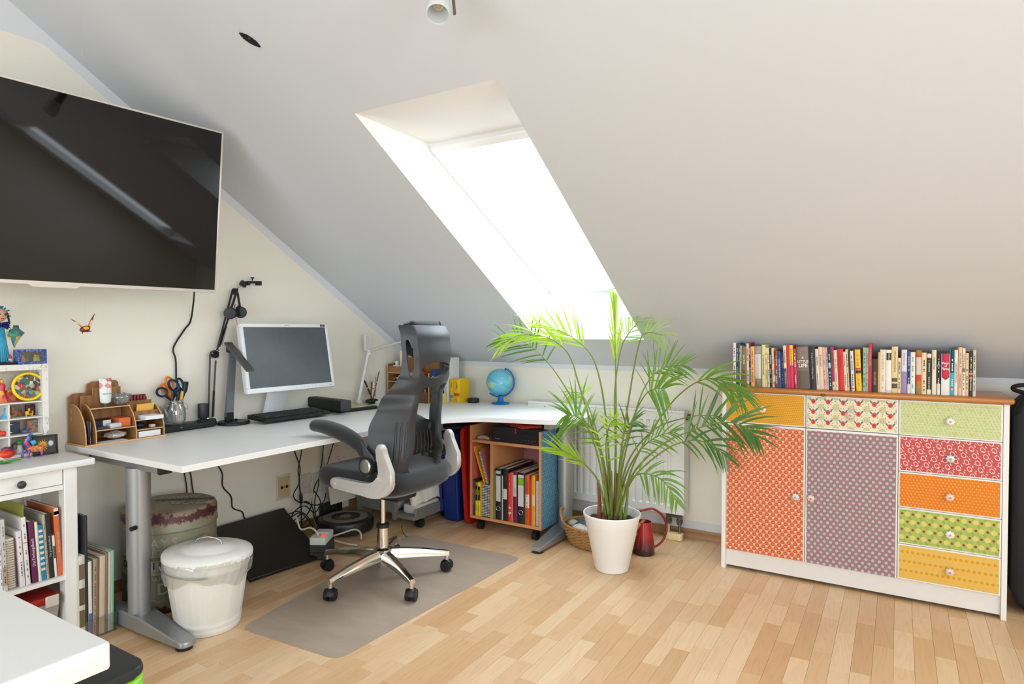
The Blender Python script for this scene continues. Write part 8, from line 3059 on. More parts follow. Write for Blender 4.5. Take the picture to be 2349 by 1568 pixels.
# ================================================================ white console table at the left
TZ = 0.700
lt = thing('console_table', 'white wooden console table with a drawer and a book shelf at the left wall', 'table', (0.2, -2.7, 0))
LTW = M('table_white_paint', (232, 231, 227), 0.4, var=0.015)
TYR, TYL = -2.380, -3.45
g = G()
g.prism(rrect(0.012, TYL, 0.378, TYR, 0.008, 3), 2, TZ - 0.026, TZ, 0.005, 2)
g.obj('tabletop', LTW, lt)
for y in (TYR - 0.105, TYL + 0.06):
	for x0, x1 in ((0.318, 0.365), (0.022, 0.067)):
		g = G()
		g.box((x0, y, 0), (x1, y + 0.045, TZ - 0.0265), 0.002)
		g.obj('leg', LTW, lt)
g = G()
g.box((0.30, TYL + 0.105, 0.595), (0.360, TYR - 0.1055, 0.614), 0.001)
g.obj('front_rail', LTW, lt)
for y in (TYR - 0.085, TYL + 0.075):
	g = G()
	g.box((0.067, y, 0.597), (0.318, y + 0.018, TZ - 0.0265))
	g.obj('side_apron', LTW, lt)
g = G()
g.box((0.024, TYL + 0.105, 0.597), (0.040, TYR - 0.1055, TZ - 0.0265))
g.obj('back_apron', LTW, lt)
for k, (y0, y1) in enumerate(((TYR - 0.1075 - 0.33, TYR - 0.1075), (TYL + 0.107, TYR - 0.1075 - 0.335))):
	g = G()
	g.box((0.300, y0, 0.6155), (0.359, y1, TZ - 0.0275), 0.0015)
	d_ = g.obj('drawer', LTW, lt)
	kp = on_x(48, 1111, 0.37) if k == 0 else Vector((0.37, (y0 + y1) / 2, 0.643))
	g = G()
	g.lathe([(0, 0), (0.007, 0), (0.006, 0.008), (0.013, 0.014), (0.0145, 0.019), (0.011, 0.024), (0, 0.026)], n=22)
	g.xf(Matrix.Translation((0.359, kp.y, kp.z)) @ Matrix.Rotation(PI / 2, 4, 'Y'))
	g.obj('knob', M('knob_pewter', (64, 66, 68), 0.35, 0.4), d_, ang=60)
SHZ = 0.268
g = G()
g.box((0.030, TYL + 0.062, SHZ - 0.018), (0.360, TYR - 0.062, SHZ), 0.0015)
g.obj('shelf', LTW, lt)
def xbook(px0, px1, vtop, vb, col, lab, cat='book', x=0.350, z0=SHZ, dep=0.22, lean=0.0, group=None, name='book', dashes=True, tcol=(90, 84, 80), title=None, tsize=0.010, spiral=False, band=None, rough=0.5):
	"""book whose spine faces +X, thickness along Y"""
	a = on_x(px0, vb, x)
	b2_ = on_x(px1, vb, x)
	th = (b2_.y - a.y) * 0.97
	h = on_x((px0 + px1) / 2, vtop, x).z - z0
	r = thing(name, lab, cat, (x, a.y, z0 + 0.0006), group)
	W = WL[r]
	ct = min(0.002, th * 0.18)
	cm_ = C(col, rough, var=0.06)
	g = G()
	g.T = Matrix.Translation(W)
	if not spiral:
		g.box((-dep, 0, 0), (0, ct, h))
		g.box((-dep, th - ct, 0), (0, th, h))
		g.prism([(-0.002, 0.0), (0.0, th * 0.12), (0.0012, th * 0.5), (0.0, th * 0.88), (-0.002, th), (-0.003, th * 0.5)], 2, 0, h)
	else:
		g.box((-dep, 0, 0), (-0.008, ct, h))
		g.box((-dep, th - ct, 0), (-0.008, th, h))
	g.obj('cover', cm_, r, ang=30)
	g = G()
	g.T = Matrix.Translation(W)
	g.box((-dep + 0.003, ct, 0.001), (-0.004 if not spiral else -0.009, th - ct, h - 0.002))
	g.obj('pages', PAPER, r, ang=0)
	if spiral:
		g = G()
		g.T = Matrix.Translation(W)
		k = int(h / 0.0085)
		for i in range(k):
			z = 0.004 + i * 0.0085
			g.tube([Vector((-0.007 + 0.008 * math.cos(t), th / 2 + th * 0.5 * math.sin(t), z)) for t in [2 * PI * q / 8 for q in range(8)]], 0.0014, 4, closed=True)
		stuff(g.obj('spiral', M('spiral_copper', (176, 150, 130), 0.35, 0.5), r, ang=180))
	if band:
		for z0_, z1_, bc_ in band:
			g = G()
			g.T = Matrix.Translation(W)
			g.box((0.0012, th * 0.06, h * z0_), (0.0020, th * 0.94, h * z1_))
			g.obj('spine_band', C(bc_, 0.5, var=0.08), r, ang=0)
	if title:
		text('lettering', title, tsize, C(tcol, 0.5, var=0), r, (x + 0.0026, a.y + th / 2, z0 + h * 0.5), (0, 0, 1), (0, -1, 0))
	elif dashes and th > 0.007 and not spiral:
		rr_ = random.Random(int(px0 * 37))
		g = G()
		g.T = Matrix.Translation(W)
		zt_ = h * 0.9
		while zt_ > h * 0.1:
			ln_ = rr_.uniform(0.004, 0.012)
			if rr_.random() < 0.6:
				g.box((0.0014, th * 0.42, zt_ - ln_), (0.0020, th * 0.60, zt_))
			zt_ -= ln_ + 0.003
		if len(g.bm.faces):
			stuff(g.obj('lettering', C(tcol, 0.5, var=0), r, ang=0))
		else:
			g.bm.free()
	r.rotation_euler = (lean, 0, 0)
	return r
GRP = 'books on the console table shelf'
LN = 0.055
xs = [
 (-24, -12, 1200, (206, 200, 190), 'cream book at the far left of the console shelf', {}),
 (-11, 1, 1192, (150, 160, 160), 'grey book left of the white ones on the console shelf', {}),
 (1, 8.5, 1196, (226, 226, 226), 'first white book on the console table shelf', {}),
 (9, 18.5, 1190, (196, 196, 190), 'greyish white book with a brown foot on its spine', dict(band=[(0.08, 0.34, (176, 150, 130))])),
 (19.5, 41, 1234, (150, 120, 92), 'multicoloured spiral bound book on the console shelf', dict(spiral=True)),
 (47, 58.5, 1216, (226, 216, 220), 'pinkish white book right of the spiral bound one', {}),
 (60.5, 71, 1184, (224, 222, 216), 'tall white book with a fine red line on its spine', dict(band=[(0.62, 0.63, (200, 110, 90))])),
 (75, 88.5, 1194, (96, 34, 74), 'purple book with slanted white title', dict(title='Das Dschungelbuch', tcol=(226, 206, 220), tsize=0.013)),
 (89.5, 96, 1195, (232, 222, 200), 'plain cream book next to the purple one', dict(dashes=False)),
 (96, 107, 1203, (36, 124, 166), 'blue checked spine book on the console shelf', dict(band=[(z_, z_ + 0.045, (214, 214, 206)) for z_ in (0.18, 0.28, 0.38, 0.48, 0.58, 0.68, 0.78, 0.88)], dashes=False)),
 (108, 114, 1178, (176, 168, 150), 'speckled grey album left of its black spine neighbour', dict(tcol=(60, 58, 54))),
 (114, 125.5, 1176, (40, 38, 38), 'thick black spined book on the console shelf', dict(title='Das grosse Kochbuch', tcol=(190, 186, 180), tsize=0.009)),
 (126.5, 132, 1226, (230, 226, 216), 'short white book with a teal patch on its spine', dict(band=[(0.45, 0.75, (50, 90, 96))], dashes=False)),
 (133.5, 145.5, 1162, (206, 106, 60), 'tall orange book with a red and white head', dict(band=[(0.88, 0.995, (228, 206, 196)), (0.90, 0.95, (206, 96, 70))], title='Backen macht Freude', tcol=(236, 190, 160), tsize=0.009)),
]
for (p0_, p1_, vt_, col_, lab_, kw_) in xs:
	vb_ = 1366 - (p0_ / 155) * 43
	xbook(p0_, p1_, vt_, vb_, col_, lab_, group=GRP, lean=LN if p0_ > 40 else 0.03, x=0.345, **kw_)
ot = thing('olive_card', 'olive green card sticking up between books on the console shelf', 'card', (0.30, -2.60, SHZ + 0.19))
c_ = on_x(54, 1182, 0.335)
g = G()
g.box((0.12, c_.y - 0.002, SHZ + 0.03), (0.335, c_.y, on_x(54, 1157, 0.335).z))
g.obj('card', C((142, 140, 60), 0.6), ot, ang=0)
# red lidded box below
rbx = thing('lidded_box', 'clear storage box with a dark red lid under the console shelf', 'box', (0.2, -2.7, 0))
y1_ = TYR - 0.115
g = G()
g.skin([[g.V(p) for p in r_] for r_ in ([(0.06, -3.0, 0.002), (0.335, -3.0, 0.002), (0.335, y1_ - 0.02, 0.002), (0.06, y1_ - 0.02, 0.002)], [(0.045, -3.02, 0.175), (0.350, -3.02, 0.175), (0.350, y1_ - 0.005, 0.175), (0.045, y1_ - 0.005, 0.175)])])
g.obj('body', glass('box_plastic', (0.9, 0.9, 0.9), 0.08, 0.15, 0.45, (206, 198, 190)), rbx)
g = G()
g.prism(rrect(0.040, -3.03, 0.356, y1_, 0.02), 2, 0.1755, 0.205, 0.006, 2)
g.obj('lid', M('lid_dark_red', (150, 30, 22), 0.35), rbx)
g = G()
g.box((0.356, y1_ - 0.055, 0.165), (0.362, y1_ - 0.010, 0.207), 0.003)
g.obj('clip', C((206, 198, 188), 0.4), rbx)
# files standing in a clear holder on the floor between console and desk
FGR = 'files on the floor beside the desk'
fh = thing('file_holder', 'clear acrylic holder for files on the floor by the desk foot', 'holder', (0.3, -2.37, 0))
for a, b_ in (((0.10, -2.4310, 0.0006), (0.392, -2.3165, 0.0040)), ((0.389, -2.4310, 0.0042), (0.392, -2.3165, 0.075)), ((0.10, -2.3185, 0.0042), (0.3885, -2.3165, 0.11))):
	g = G()
	g.box(a, b_)
	g.obj('sheet', glass('acrylic', (0.95, 0.96, 0.96), 0.06), fh, ang=0)
fl_ = [(182, 196.5, 1274, (214, 208, 196), 'white picture book, leftmost in the floor file row', dict(band=[(0.72, 0.90, (120, 100, 80)), (0.42, 0.62, (96, 84, 56)), (0.16, 0.36, (110, 98, 66))], dashes=False)),
       (197, 203.5, 1182, (44, 46, 50), 'tall black edged tablet board in the floor file row', dict(dashes=False)),
       (203.8, 212, 1287, (232, 228, 220), 'white folder with blue scribbles low on its spine', dict(band=[(0.04, 0.32, (86, 106, 160))], dashes=False)),
       (212.4, 221, 1282, (168, 154, 132), 'grainy tan magazine in the floor file row', dict(tcol=(70, 60, 52))),
       (221.4, 226.5, 1280, (140, 90, 66), 'rust edged magazine beside the grainy tan one', dict(dashes=False)),
       (227, 240, 1275, (206, 194, 168), 'thick cream file in the middle of the floor row', dict(dashes=False)),
       (240.4, 247, 1268, (148, 118, 104), 'brown folder right of the thick cream file', dict(dashes=False)),
       (247.4, 253, 1266, (212, 206, 186), 'pale folder left of the mint one', dict(dashes=False)),
       (253.4, 260.5, 1263, (152, 198, 172), 'mint green folder at the right end of the floor file row', dict(dashes=False))]
for (p0_, p1_, vt_, col_, lab_, kw_) in fl_:
	xbook(p0_, p1_, vt_, 1448, col_, lab_, cat='file', group=FGR, x=0.384, z0=0.0045, dep=0.24, lean=-0.02 if p0_ > 205 else 0.0, name='file', **kw_)
# ================================================================ distressed shadow-box shelf with figurines
DSX, DSY0, DSY1, DSZ = 0.125, -3.02, -2.432, TZ + 0.0006
dm, nt, b = nmat('distressed_white')
v = objco(nt)
f = noisef(nt, objco(nt, (30, 30, 14)), 1.6, 8, 0.8)
k = mth(nt, 'MULTIPLY', mth(nt, 'SUBTRACT', f, 0.55), 8, clamp=True)
nt.links.new(mixc(nt, k, lin((226, 222, 214)), lin((112, 86, 66))), b.inputs['Base Color'])
b.inputs['Roughness'].default_value = 0.7
sx_ = thing('display_shelf', 'distressed white display shelf box of figurines on the console table', 'shelf', (0.07, -2.7, DSZ))
ztop = on_x(113, 833, DSX).z
for a, b_, nm in (((0.018, DSY1 - 0.022, DSZ), (DSX, DSY1, ztop), 'side'), ((0.018, DSY0, DSZ), (DSX, DSY0 + 0.022, ztop), 'side'), ((0.018, DSY0 + 0.022, ztop - 0.024), (DSX, DSY1 - 0.022, ztop), 'top'), ((0.018, DSY0 + 0.022, DSZ), (DSX, DSY1 - 0.022, DSZ + 0.012), 'bottom')):
	g = G()
	g.box(a, b_, 0.0012)
	g.obj(nm, dm, sx_)
g = G()
g.box((0.016, DSY0 + 0.02, DSZ), (0.020, DSY1 - 0.02, ztop - 0.004))
g.obj('back', M('shelf_back_cream', (214, 202, 184), 0.7), sx_, ang=0)
szs = []
for vv in (921, 957, 996):
	z = on_x(60, vv, DSX - 0.004).z
	szs.append(z)
	g = G()
	g.box((0.020, DSY0 + 0.022, z - 0.006), (DSX - 0.004, DSY1 - 0.022, z), 0.001)
	g.obj('board', M('shelf_board_white', (224, 220, 212), 0.6), sx_)
for y in (DSY1 - 0.135, DSY1 - 0.30):
	g = G()
	g.box((0.020, y, DSZ + 0.012), (DSX - 0.010, y + 0.006, szs[0] - 0.0065))
	g.obj('divider', M('shelf_board_white', (224, 220, 212), 0.6), sx_)
def fig(name, lab, cat, mat, fn, ang=60, grp=None):
	g = G()
	fn(g)
	return tag(g.obj(name, mat, ang=ang), lab, cat, grp)
def conf(name, cols, sc):
	m, nt, b = nmat(name)
	vo = N(nt, 'ShaderNodeTexVoronoi')
	vo.inputs['Scale'].default_value = sc
	nt.links.new(objco(nt), vo.inputs['Vector'])
	sc_ = N(nt, 'ShaderNodeSeparateColor')
	nt.links.new(vo.outputs['Color'], sc_.inputs[0])
	st_ = [(i / len(cols), lin(c)) for i, c in enumerate(cols)]
	r_ = ramp(nt, sc_.outputs[0], st_)
	nt.links.new(r_, b.inputs['Base Color'])
	b.inputs['Roughness'].default_value = 0.3
	return m
pc_ = on_x(67.5, 887, DSX - 0.012)
pl_ = thing('painted_plate', 'round painted plate with a yellow rim standing in the display shelf', 'plate', (pc_.x, pc_.y, szs[0]))
pr = on_x(67.5, 857, DSX - 0.012).z - pc_.z
zc_ = szs[0] + pr + 0.0065
g = G()
g.lathe([(0, 0), (0.82 * pr, 0.0), (0.9 * pr, 0.004), (0.9 * pr, 0.006), (0, 0.003)], n=40)
g.xf(Matrix.Translation((pc_.x - 0.012, pc_.y, zc_)) @ Matrix.Rotation(PI / 2 - 0.12, 4, 'Y'))
g.obj('disc', conf('plate_folk', [(30, 44, 40), (190, 50, 44), (40, 90, 70), (206, 200, 180), (60, 60, 110), (24, 30, 36), (200, 150, 50), (50, 110, 80)], 90), pl_)
g = G()
g.tube([Vector((0.0, pr * math.cos(t), pr * math.sin(t))) for t in [2 * PI * i / 48 for i in range(48)]], 0.0058, 8, closed=True)
g.xf(Matrix.Translation((pc_.x - 0.008, pc_.y, zc_)) @ Matrix.Rotation(-0.12, 4, 'Y'))
g.obj('rim', C((238, 204, 24), 0.35), pl_, ang=180)
sh0 = szs[0] + 0.0004
def at(u, z, x=DSX - 0.05):
	p = on_x(u, 900, x)
	return Vector((x, p.y, z))
p = at(24, sh0)
fig('red_fish', 'red winged figurine left of the yellow rimmed plate', 'figurine', conf('fig_red', [(196, 40, 46), (206, 70, 60), (120, 30, 70), (210, 160, 60)], 70), lambda g: g.skin([[g.V((p.x - 0.012, p.y - 0.030, p.z)), g.V((p.x + 0.012, p.y - 0.030, p.z)), g.V((p.x + 0.012, p.y + 0.030, p.z)), g.V((p.x - 0.012, p.y + 0.030, p.z))], [g.V((p.x - 0.010, p.y - 0.022, p.z + 0.030)), g.V((p.x + 0.010, p.y - 0.022, p.z + 0.030)), g.V((p.x + 0.010, p.y + 0.012, p.z + 0.030)), g.V((p.x - 0.010, p.y + 0.012, p.z + 0.030))], [g.V((p.x - 0.004, p.y + 0.012, p.z + 0.070)), g.V((p.x + 0.004, p.y + 0.012, p.z + 0.070)), g.V((p.x + 0.004, p.y + 0.018, p.z + 0.070)), g.V((p.x - 0.004, p.y + 0.018, p.z + 0.070))]]))
p2 = at(4, sh0)
fig('bell_figure', 'red and yellow bell shaped doll at the frame edge in the display shelf', 'figurine', conf('fig_bell', [(206, 50, 50), (226, 190, 60), (200, 60, 80), (190, 40, 44)], 60), lambda g: g.lathe([(0, 0), (0.024, 0), (0.022, 0.012), (0.012, 0.045), (0.010, 0.052), (0.013, 0.062), (0.009, 0.074), (0.003, 0.080), (0.005, 0.088), (0, 0.092)], tuple(p2), 20))
s1_, s2_, s3_ = szs[1] + 0.0004, szs[2] + 0.0004, DSZ + 0.0125
def tile(u0, u1, z, h, mat, lab, x=DSX - 0.07, nm='painted_tile'):
	a, b_ = at(u0, z, x), at(u1, z, x)
	return fig(nm, lab, 'tile', mat, lambda g: g.box((x, a.y, z), (x + 0.006, b_.y, z + h), 0.001), 30)
tile(24, 49, s1_, 0.040, conf('tile_ochre', [(156, 92, 52), (190, 120, 60), (86, 110, 120), (140, 70, 44)], 120), 'ochre painted tile in the second row of the display shelf')
tile(57, 93, s1_, 0.042, conf('tile_dark', [(44, 30, 36), (92, 34, 44), (56, 44, 60), (30, 24, 30)], 90), 'dark painted tile at the right of the second row')
mt_ = tile(9, 44, s2_, 0.046, M('tile_night', (50, 66, 84), 0.3), 'night blue tile with a crescent moon in the third row', x=DSX - 0.06)
ct = at(22, s2_ + 0.023, DSX - 0.0535)
g = G()
ou = [(0.015 * math.cos(math.radians(t)), 0.018 * math.sin(math.radians(t))) for t in range(60, 301, 20)]
inn = [(0.006 + 0.014 * math.cos(math.radians(t)), 0.015 * math.sin(math.radians(t))) for t in range(290, 69, -20)]
g.prism([(ct.y + 0.002 + a, ct.z + b_) for a, b_ in ou + inn], 0, ct.x, ct.x + 0.0008)
mo = g.obj('crescent', C((222, 214, 180), 0.4), mt_, ang=0)
tile(59, 93, s2_, 0.050, conf('tile_terracotta', [(150, 94, 66), (176, 120, 84), (96, 126, 136), (136, 76, 56)], 110), 'terracotta tile with a blue eye motif in the third row', x=DSX - 0.05)
q1_ = at(66, s1_, DSX - 0.03)
yg = thing('yellow_creature', 'tiny yellow creature with a round eye in the second row', 'figurine', q1_)
g = G()
g.box((q1_.x - 0.006, q1_.y - 0.014, q1_.z + 0.006), (q1_.x + 0.006, q1_.y + 0.014, q1_.z + 0.022), 0.004, 2)
for dy in (-0.010, 0.010):
	g.cyl((q1_.x, q1_.y + dy, q1_.z), (q1_.x, q1_.y + dy, q1_.z + 0.008), 0.003, n=8)
g.cyl((q1_.x, q1_.y, q1_.z + 0.02), (q1_.x, q1_.y, q1_.z + 0.032), 0.004, n=8)
stuff(g.obj('body', C((222, 164, 40), 0.4), yg))
g = G()
g.ball((q1_.x + 0.007, q1_.y + 0.002, q1_.z + 0.017), (0.002, 0.006, 0.006), 12, 8)
g.obj('eye', C((60, 54, 44), 0.3), yg, ang=180)
q2_ = at(13, s1_, DSX - 0.035)
fig('turquoise_doll', 'little doll with a turquoise skirt in the second row', 'figurine', conf('fig_doll', [(60, 160, 196), (70, 170, 206), (196, 60, 84), (206, 196, 190)], 40), lambda g: g.lathe([(0, 0), (0.018, 0), (0.017, 0.008), (0.008, 0.020), (0.007, 0.026), (0.009, 0.032), (0.006, 0.040), (0, 0.042)], tuple(q2_), 18))
q3_ = at(57, s2_, DSX - 0.035)
fig('blue_mound', 'small blue grey animal between the moon tile and the terracotta tile', 'figurine', C((86, 94, 132), 0.4), lambda g: (g.ball((q3_.x, q3_.y, q3_.z + 0.008), (0.010, 0.014, 0.0078), 14, 8), g.ball((q3_.x, q3_.y + 0.008, q3_.z + 0.019), (0.007, 0.007, 0.006), 12, 8)), 180)
q4_ = at(5, s2_, DSX - 0.035)
fig('red_crab', 'little red figurine at the left edge of the third row', 'figurine', C((214, 70, 44), 0.4), lambda g: (g.ball((q4_.x, q4_.y, q4_.z + 0.010), (0.010, 0.016, 0.0098), 14, 8), g.ball((q4_.x, q4_.y - 0.012, q4_.z + 0.021), (0.006, 0.006, 0.006), 10, 8)), 180)
q5_ = at(43, s3_, DSX - 0.035)
gf = thing('green_figure', 'white and green figurine in the lowest row of the display shelf', 'figurine', q5_)
g = G()
g.lathe([(0, 0), (0.014, 0), (0.013, 0.012), (0.009, 0.022), (0.010, 0.030), (0, 0.034)], tuple(q5_), 18)
g.obj('body', C((216, 206, 194), 0.5), gf)
g = G()
g.ball((q5_.x, q5_.y, q5_.z + 0.040), (0.009, 0.011, 0.009), 14, 8)
g.obj('head', C((70, 150, 76), 0.4), gf, ang=180)
q6_ = at(32, s3_, DSX - 0.045)
fig('brown_figure', 'brown figurine left of the green headed one in the lowest row', 'figurine', conf('fig_brown', [(96, 66, 56), (140, 100, 84), (70, 90, 70), (110, 76, 64)], 60), lambda g: g.lathe([(0, 0), (0.012, 0), (0.012, 0.020), (0.008, 0.026), (0.009, 0.036), (0, 0.040)], tuple(q6_), 16))
q7_ = at(80, s3_, DSX - 0.05)
fig('maroon_block', 'dark maroon block behind the blue and orange creature', 'figurine', C((96, 34, 40), 0.5), lambda g: g.box((q7_.x - 0.01, q7_.y - 0.018, q7_.z), (q7_.x + 0.01, q7_.y + 0.018, q7_.z + 0.030), 0.003), 30)
# on the table in front of the shelf
tz = TZ + 0.0006
pf = thing('framed_picture', 'small black framed sunburst picture leaning at the display shelf corner', 'picture', on_z(104, 1038, tz))
c_ = Vector((0.152, on_x(106, 1038, 0.152).y, tz))
PM = Matrix.Translation(c_) @ Matrix.Rotation(math.radians(-6), 4, 'Z') @ Matrix.Rotation(-0.10, 4, 'Y')
g = G()
g.T = PM
hw, hh_ = 0.042, 0.078
for a, b_ in (((-0.010, -hw, 0), (0, hw, 0.007)), ((-0.010, -hw, hh_ - 0.007), (0, hw, hh_)), ((-0.010, -hw, 0.007), (0, -hw + 0.006, hh_ - 0.007)), ((-0.010, hw - 0.006, 0.007), (0, hw, hh_ - 0.007))):
	g.box(a, b_, 0.001)
g.obj('frame', M('frame_black', (30, 28, 28), 0.4), pf)
g = G()
g.T = PM
g.box((-0.008, -hw + 0.006, 0.007), (-0.004, hw - 0.006, hh_ - 0.007))
g.obj('picture_ground', C((52, 50, 48), 0.4), pf, ang=0)
for (cy_, cz_, rr0, rr1, col_) in ((-0.010, 0.038, 0.013, 0.026, (222, 164, 52)), (0.018, 0.044, 0.008, 0.014, (190, 200, 196))):
	pts = []
	for i in range(28):
		a = 2 * PI * i / 28
		r_ = rr1 if i % 2 else rr0
		pts.append((max(-hw + 0.008, min(hw - 0.008, cy_ + r_ * 0.8 * math.cos(a))), max(0.009, min(hh_ - 0.009, cz_ + r_ * math.sin(a)))))
	g = G()
	g.T = PM
	g.prism(pts, 0, -0.0039, -0.0032 if rr1 > 0.02 else -0.0026)
	g.obj('sunburst', C(col_, 0.5), pf, ang=0)
al = thing('carved_creature', 'blue and orange carved creature standing on the console table', 'figurine', on_z(78, 1048, tz))
cA = on_z(78, 1047, tz)
ABL = conf('alebrije_blue', [(24, 60, 150), (30, 90, 190), (60, 150, 210), (196, 50, 70)], 140)
AOR = conf('alebrije_orange', [(216, 96, 36), (230, 140, 60), (190, 60, 44), (236, 170, 90)], 160)
def T_(pts, r, m, nm, par=al, fl=1.0):
	g = G()
	g.tube(spline([cA + Vector(p) for p in pts], 5), r, 8, flat=fl)
	return g.obj(nm, m, par, ang=180)
T_([(0, 0.028, 0.028), (0, 0.010, 0.030), (0, -0.012, 0.034), (0, -0.020, 0.040)], [0.008, 0.011, 0.012, 0.013, 0.013, 0.014, 0.014, 0.014, 0.013, 0.012, 0.011, 0.011, 0.010, 0.009, 0.008, 0.008], AOR, 'body')
T_([(0, -0.018, 0.040), (0, -0.026, 0.060), (0, -0.018, 0.078), (0, -0.006, 0.092)], [0.010] * 5 + [0.009] * 5 + [0.006] * 6, ABL, 'neck')
T_([(0.008, -0.012, 0.055), (0.012, 0.002, 0.062)], [0.009, 0.010, 0.010, 0.009, 0.008, 0.006], C((70, 160, 214), 0.4), 'head')
for (x_, y_) in ((0.010, 0.020), (-0.010, 0.024), (0.010, -0.020), (-0.010, -0.030)):
	T_([(x_ * 0.6, y_ * 0.8, 0.030), (x_, y_ * 1.1, 0.016), (x_, y_ * 1.15, 0.0005)], 0.0042, ABL, 'leg')
rr = random.Random(44)
g = G()
for k in range(60):
	b0_ = cA + Vector((rr.uniform(-0.008, 0.010), rr.uniform(-0.008, 0.036), 0.036 + rr.uniform(-0.012, 0.004)))
	g.cyl(b0_, b0_ + Vector((rr.uniform(-0.004, 0.012), rr.uniform(-0.002, 0.008), rr.uniform(0.004, 0.014))), 0.0016, 0.0003, n=5)
stuff(g.obj('spines', AOR, al, ang=180))
rt_ = thing('red_toy', 'shiny red lacquered toy at the left edge of the console table', 'toy', on_z(12, 1052, tz))
cR = on_z(14, 1052, tz)
g = G()
g.ball(cR + Vector((0, 0, 0.018)), (0.022, 0.030, 0.0178), 20, 12)
g.obj('body', conf('toy_red', [(222, 56, 34), (230, 90, 44), (214, 40, 36)], 30), rt_, ang=180)
g = G()
g.ball(cR + Vector((0, 0.004, 0.036)), (0.014, 0.020, 0.011), 18, 10)
g.obj('back', conf('toy_back', [(110, 50, 80), (176, 50, 60), (60, 60, 90)], 120), rt_, ang=180)
gr = thing('green_toy', 'green leaf shaped toy lying in front of the red one', 'toy', on_z(8, 1062, tz))
cG = on_z(6, 1064, tz)
for k, (dx, dy, rz) in enumerate(((0.0, 0.0, 0.5), (0.010, -0.012, 1.1), (0.012, 0.008, -0.1))):
	g = G()
	g.T = Matrix.Translation(cG + Vector((dx, dy, 0.004 + 0.003 * k))) @ Matrix.Rotation(rz, 4, 'Z')
	g.ball((0, 0.02, 0), (0.007, 0.028, 0.0035), 14, 8)
	g.obj('blade', C((60, 156, 48), 0.35), gr, ang=180)
# on top of the display shelf
zt2 = ztop + 0.0005
bx0, bx1 = on_x(43, 828, DSX), on_x(109, 828, DSX)
db = thing('blue_diorama', 'blue framed shadow box with a tiny scene on the display shelf', 'box', (DSX - 0.03, (bx0.y + bx1.y) / 2, zt2))
zh = on_x(76, 801, DSX).z
g = G()
fxx = DSX - 0.004
e = 0.008
for a, b_ in (((fxx - 0.045, bx0.y, zt2), (fxx, bx1.y, zt2 + e)), ((fxx - 0.045, bx0.y, zh - e), (fxx, bx1.y, zh)), ((fxx - 0.045, bx0.y, zt2 + e), (fxx, bx0.y + e, zh - e)), ((fxx - 0.045, bx1.y - e, zt2 + e), (fxx, bx1.y, zh - e))):
	g.box(a, b_, 0.001)
g.obj('frame', conf('diorama_blue', [(24, 54, 130), (30, 66, 150), (24, 50, 120), (40, 84, 160), (120, 150, 200)], 220), db)
g = G()
g.box((fxx - 0.044, bx0.y + e, zt2 + e), (fxx - 0.040, bx1.y - e, zh - e))
g.obj('backdrop', conf('diorama_scene', [(30, 44, 50), (40, 60, 56), (60, 50, 40), (30, 40, 60), (44, 70, 50)], 90), db, ang=0)
for fy, col_, hh2 in ((0.25, (206, 110, 100), 0.030), (0.68, (206, 170, 60), 0.032), (0.36, (60, 130, 90), 0.018), (0.78, (150, 170, 60), 0.030)):
	yy = bx0.y + (bx1.y - bx0.y) * fy
	g = G()
	g.lathe([(0, 0), (0.009, 0), (0.006, hh2 * 0.55), (0.004, hh2 * 0.6), (0.006, hh2 * 0.8), (0, hh2)], (fxx - 0.025, yy, zt2 + e + 0.0003), 14)
	g.obj('tiny_figure', C(col_, 0.4), db)
g = G()
g.box((fxx - 0.0035, bx0.y + e, zt2 + e), (fxx - 0.002, bx1.y - e, zh - e))
g.obj('front_glass', glass('diorama_glass', (0.96, 0.98, 0.98), 0.06), db, ang=0)
tb2 = thing('black_tray', 'flat black tray under the feathered doll on the display shelf', 'tray', (DSX - 0.04, -2.6, zt2))
ya_ = on_x(40, 826, DSX - 0.02).y
g = G()
g.prism(rrect(0.045, -2.78, DSX - 0.008, ya_, 0.012), 2, zt2, zt2 + 0.010, 0.003)
g.obj('plate', BLACK, tb2)
rw = on_x(20, 820, DSX - 0.03)
cp = thing('striped_cone', 'tiny red topped striped cone beside the blue diorama', 'figurine', (rw.x, rw.y, zt2 + 0.0105))
g = G()
g.lathe([(0, 0), (0.013, 0), (0.012, 0.006), (0.011, 0.012), (0, 0.012)], (rw.x, rw.y, zt2 + 0.0105), 18)
g.obj('striped_base', conf('cone_stripes', [(220, 216, 206), (50, 50, 60), (224, 220, 214)], 160), cp)
g = G()
g.lathe([(0.010, 0.012), (0.0095, 0.020), (0.006, 0.027), (0, 0.030)], (rw.x, rw.y, zt2 + 0.0105), 18)
g.obj('top', C((226, 70, 70), 0.4), cp)
# feathered doll
dx_ = DSX - 0.035
dl_ = thing('feathered_doll', 'doll with turquoise feather hair and a long turquoise fringe dress', 'doll', (dx_, on_x(2, 800, dx_).y, zt2 + 0.0105))
dc_ = WL[dl_].copy()
hz = on_x(4, 722, dx_).z
TUR = M('fringe_turquoise', (66, 168, 200), 0.7, var=0.2, vs=90)
g = G()
hd2 = hz - dc_.z
nfr = 60
for k in range(nfr):
	a = 2 * PI * k / nfr
	r0_ = 0.010
	r1_ = 0.026 + 0.004 * math.sin(k * 2.3)
	g.tube([dc_ + Vector((r0_ * math.cos(a), r0_ * math.sin(a), hd2 * 0.74)), dc_ + Vector((r0_ * 1.6 * math.cos(a), r0_ * 1.7 * math.sin(a), hd2 * 0.4)), dc_ + Vector((r1_ * 0.75 * math.cos(a), r1_ * math.sin(a), 0.0005))], 0.0021, 4)
g.lathe([(0, 0.002), (0.016, 0.002), (0.012, hd2 * 0.5), (0.009, hd2 * 0.74), (0, hd2 * 0.74)], tuple(dc_), 16)
stuff(g.obj('fringe_dress', TUR, dl_, ang=180))
g = G()
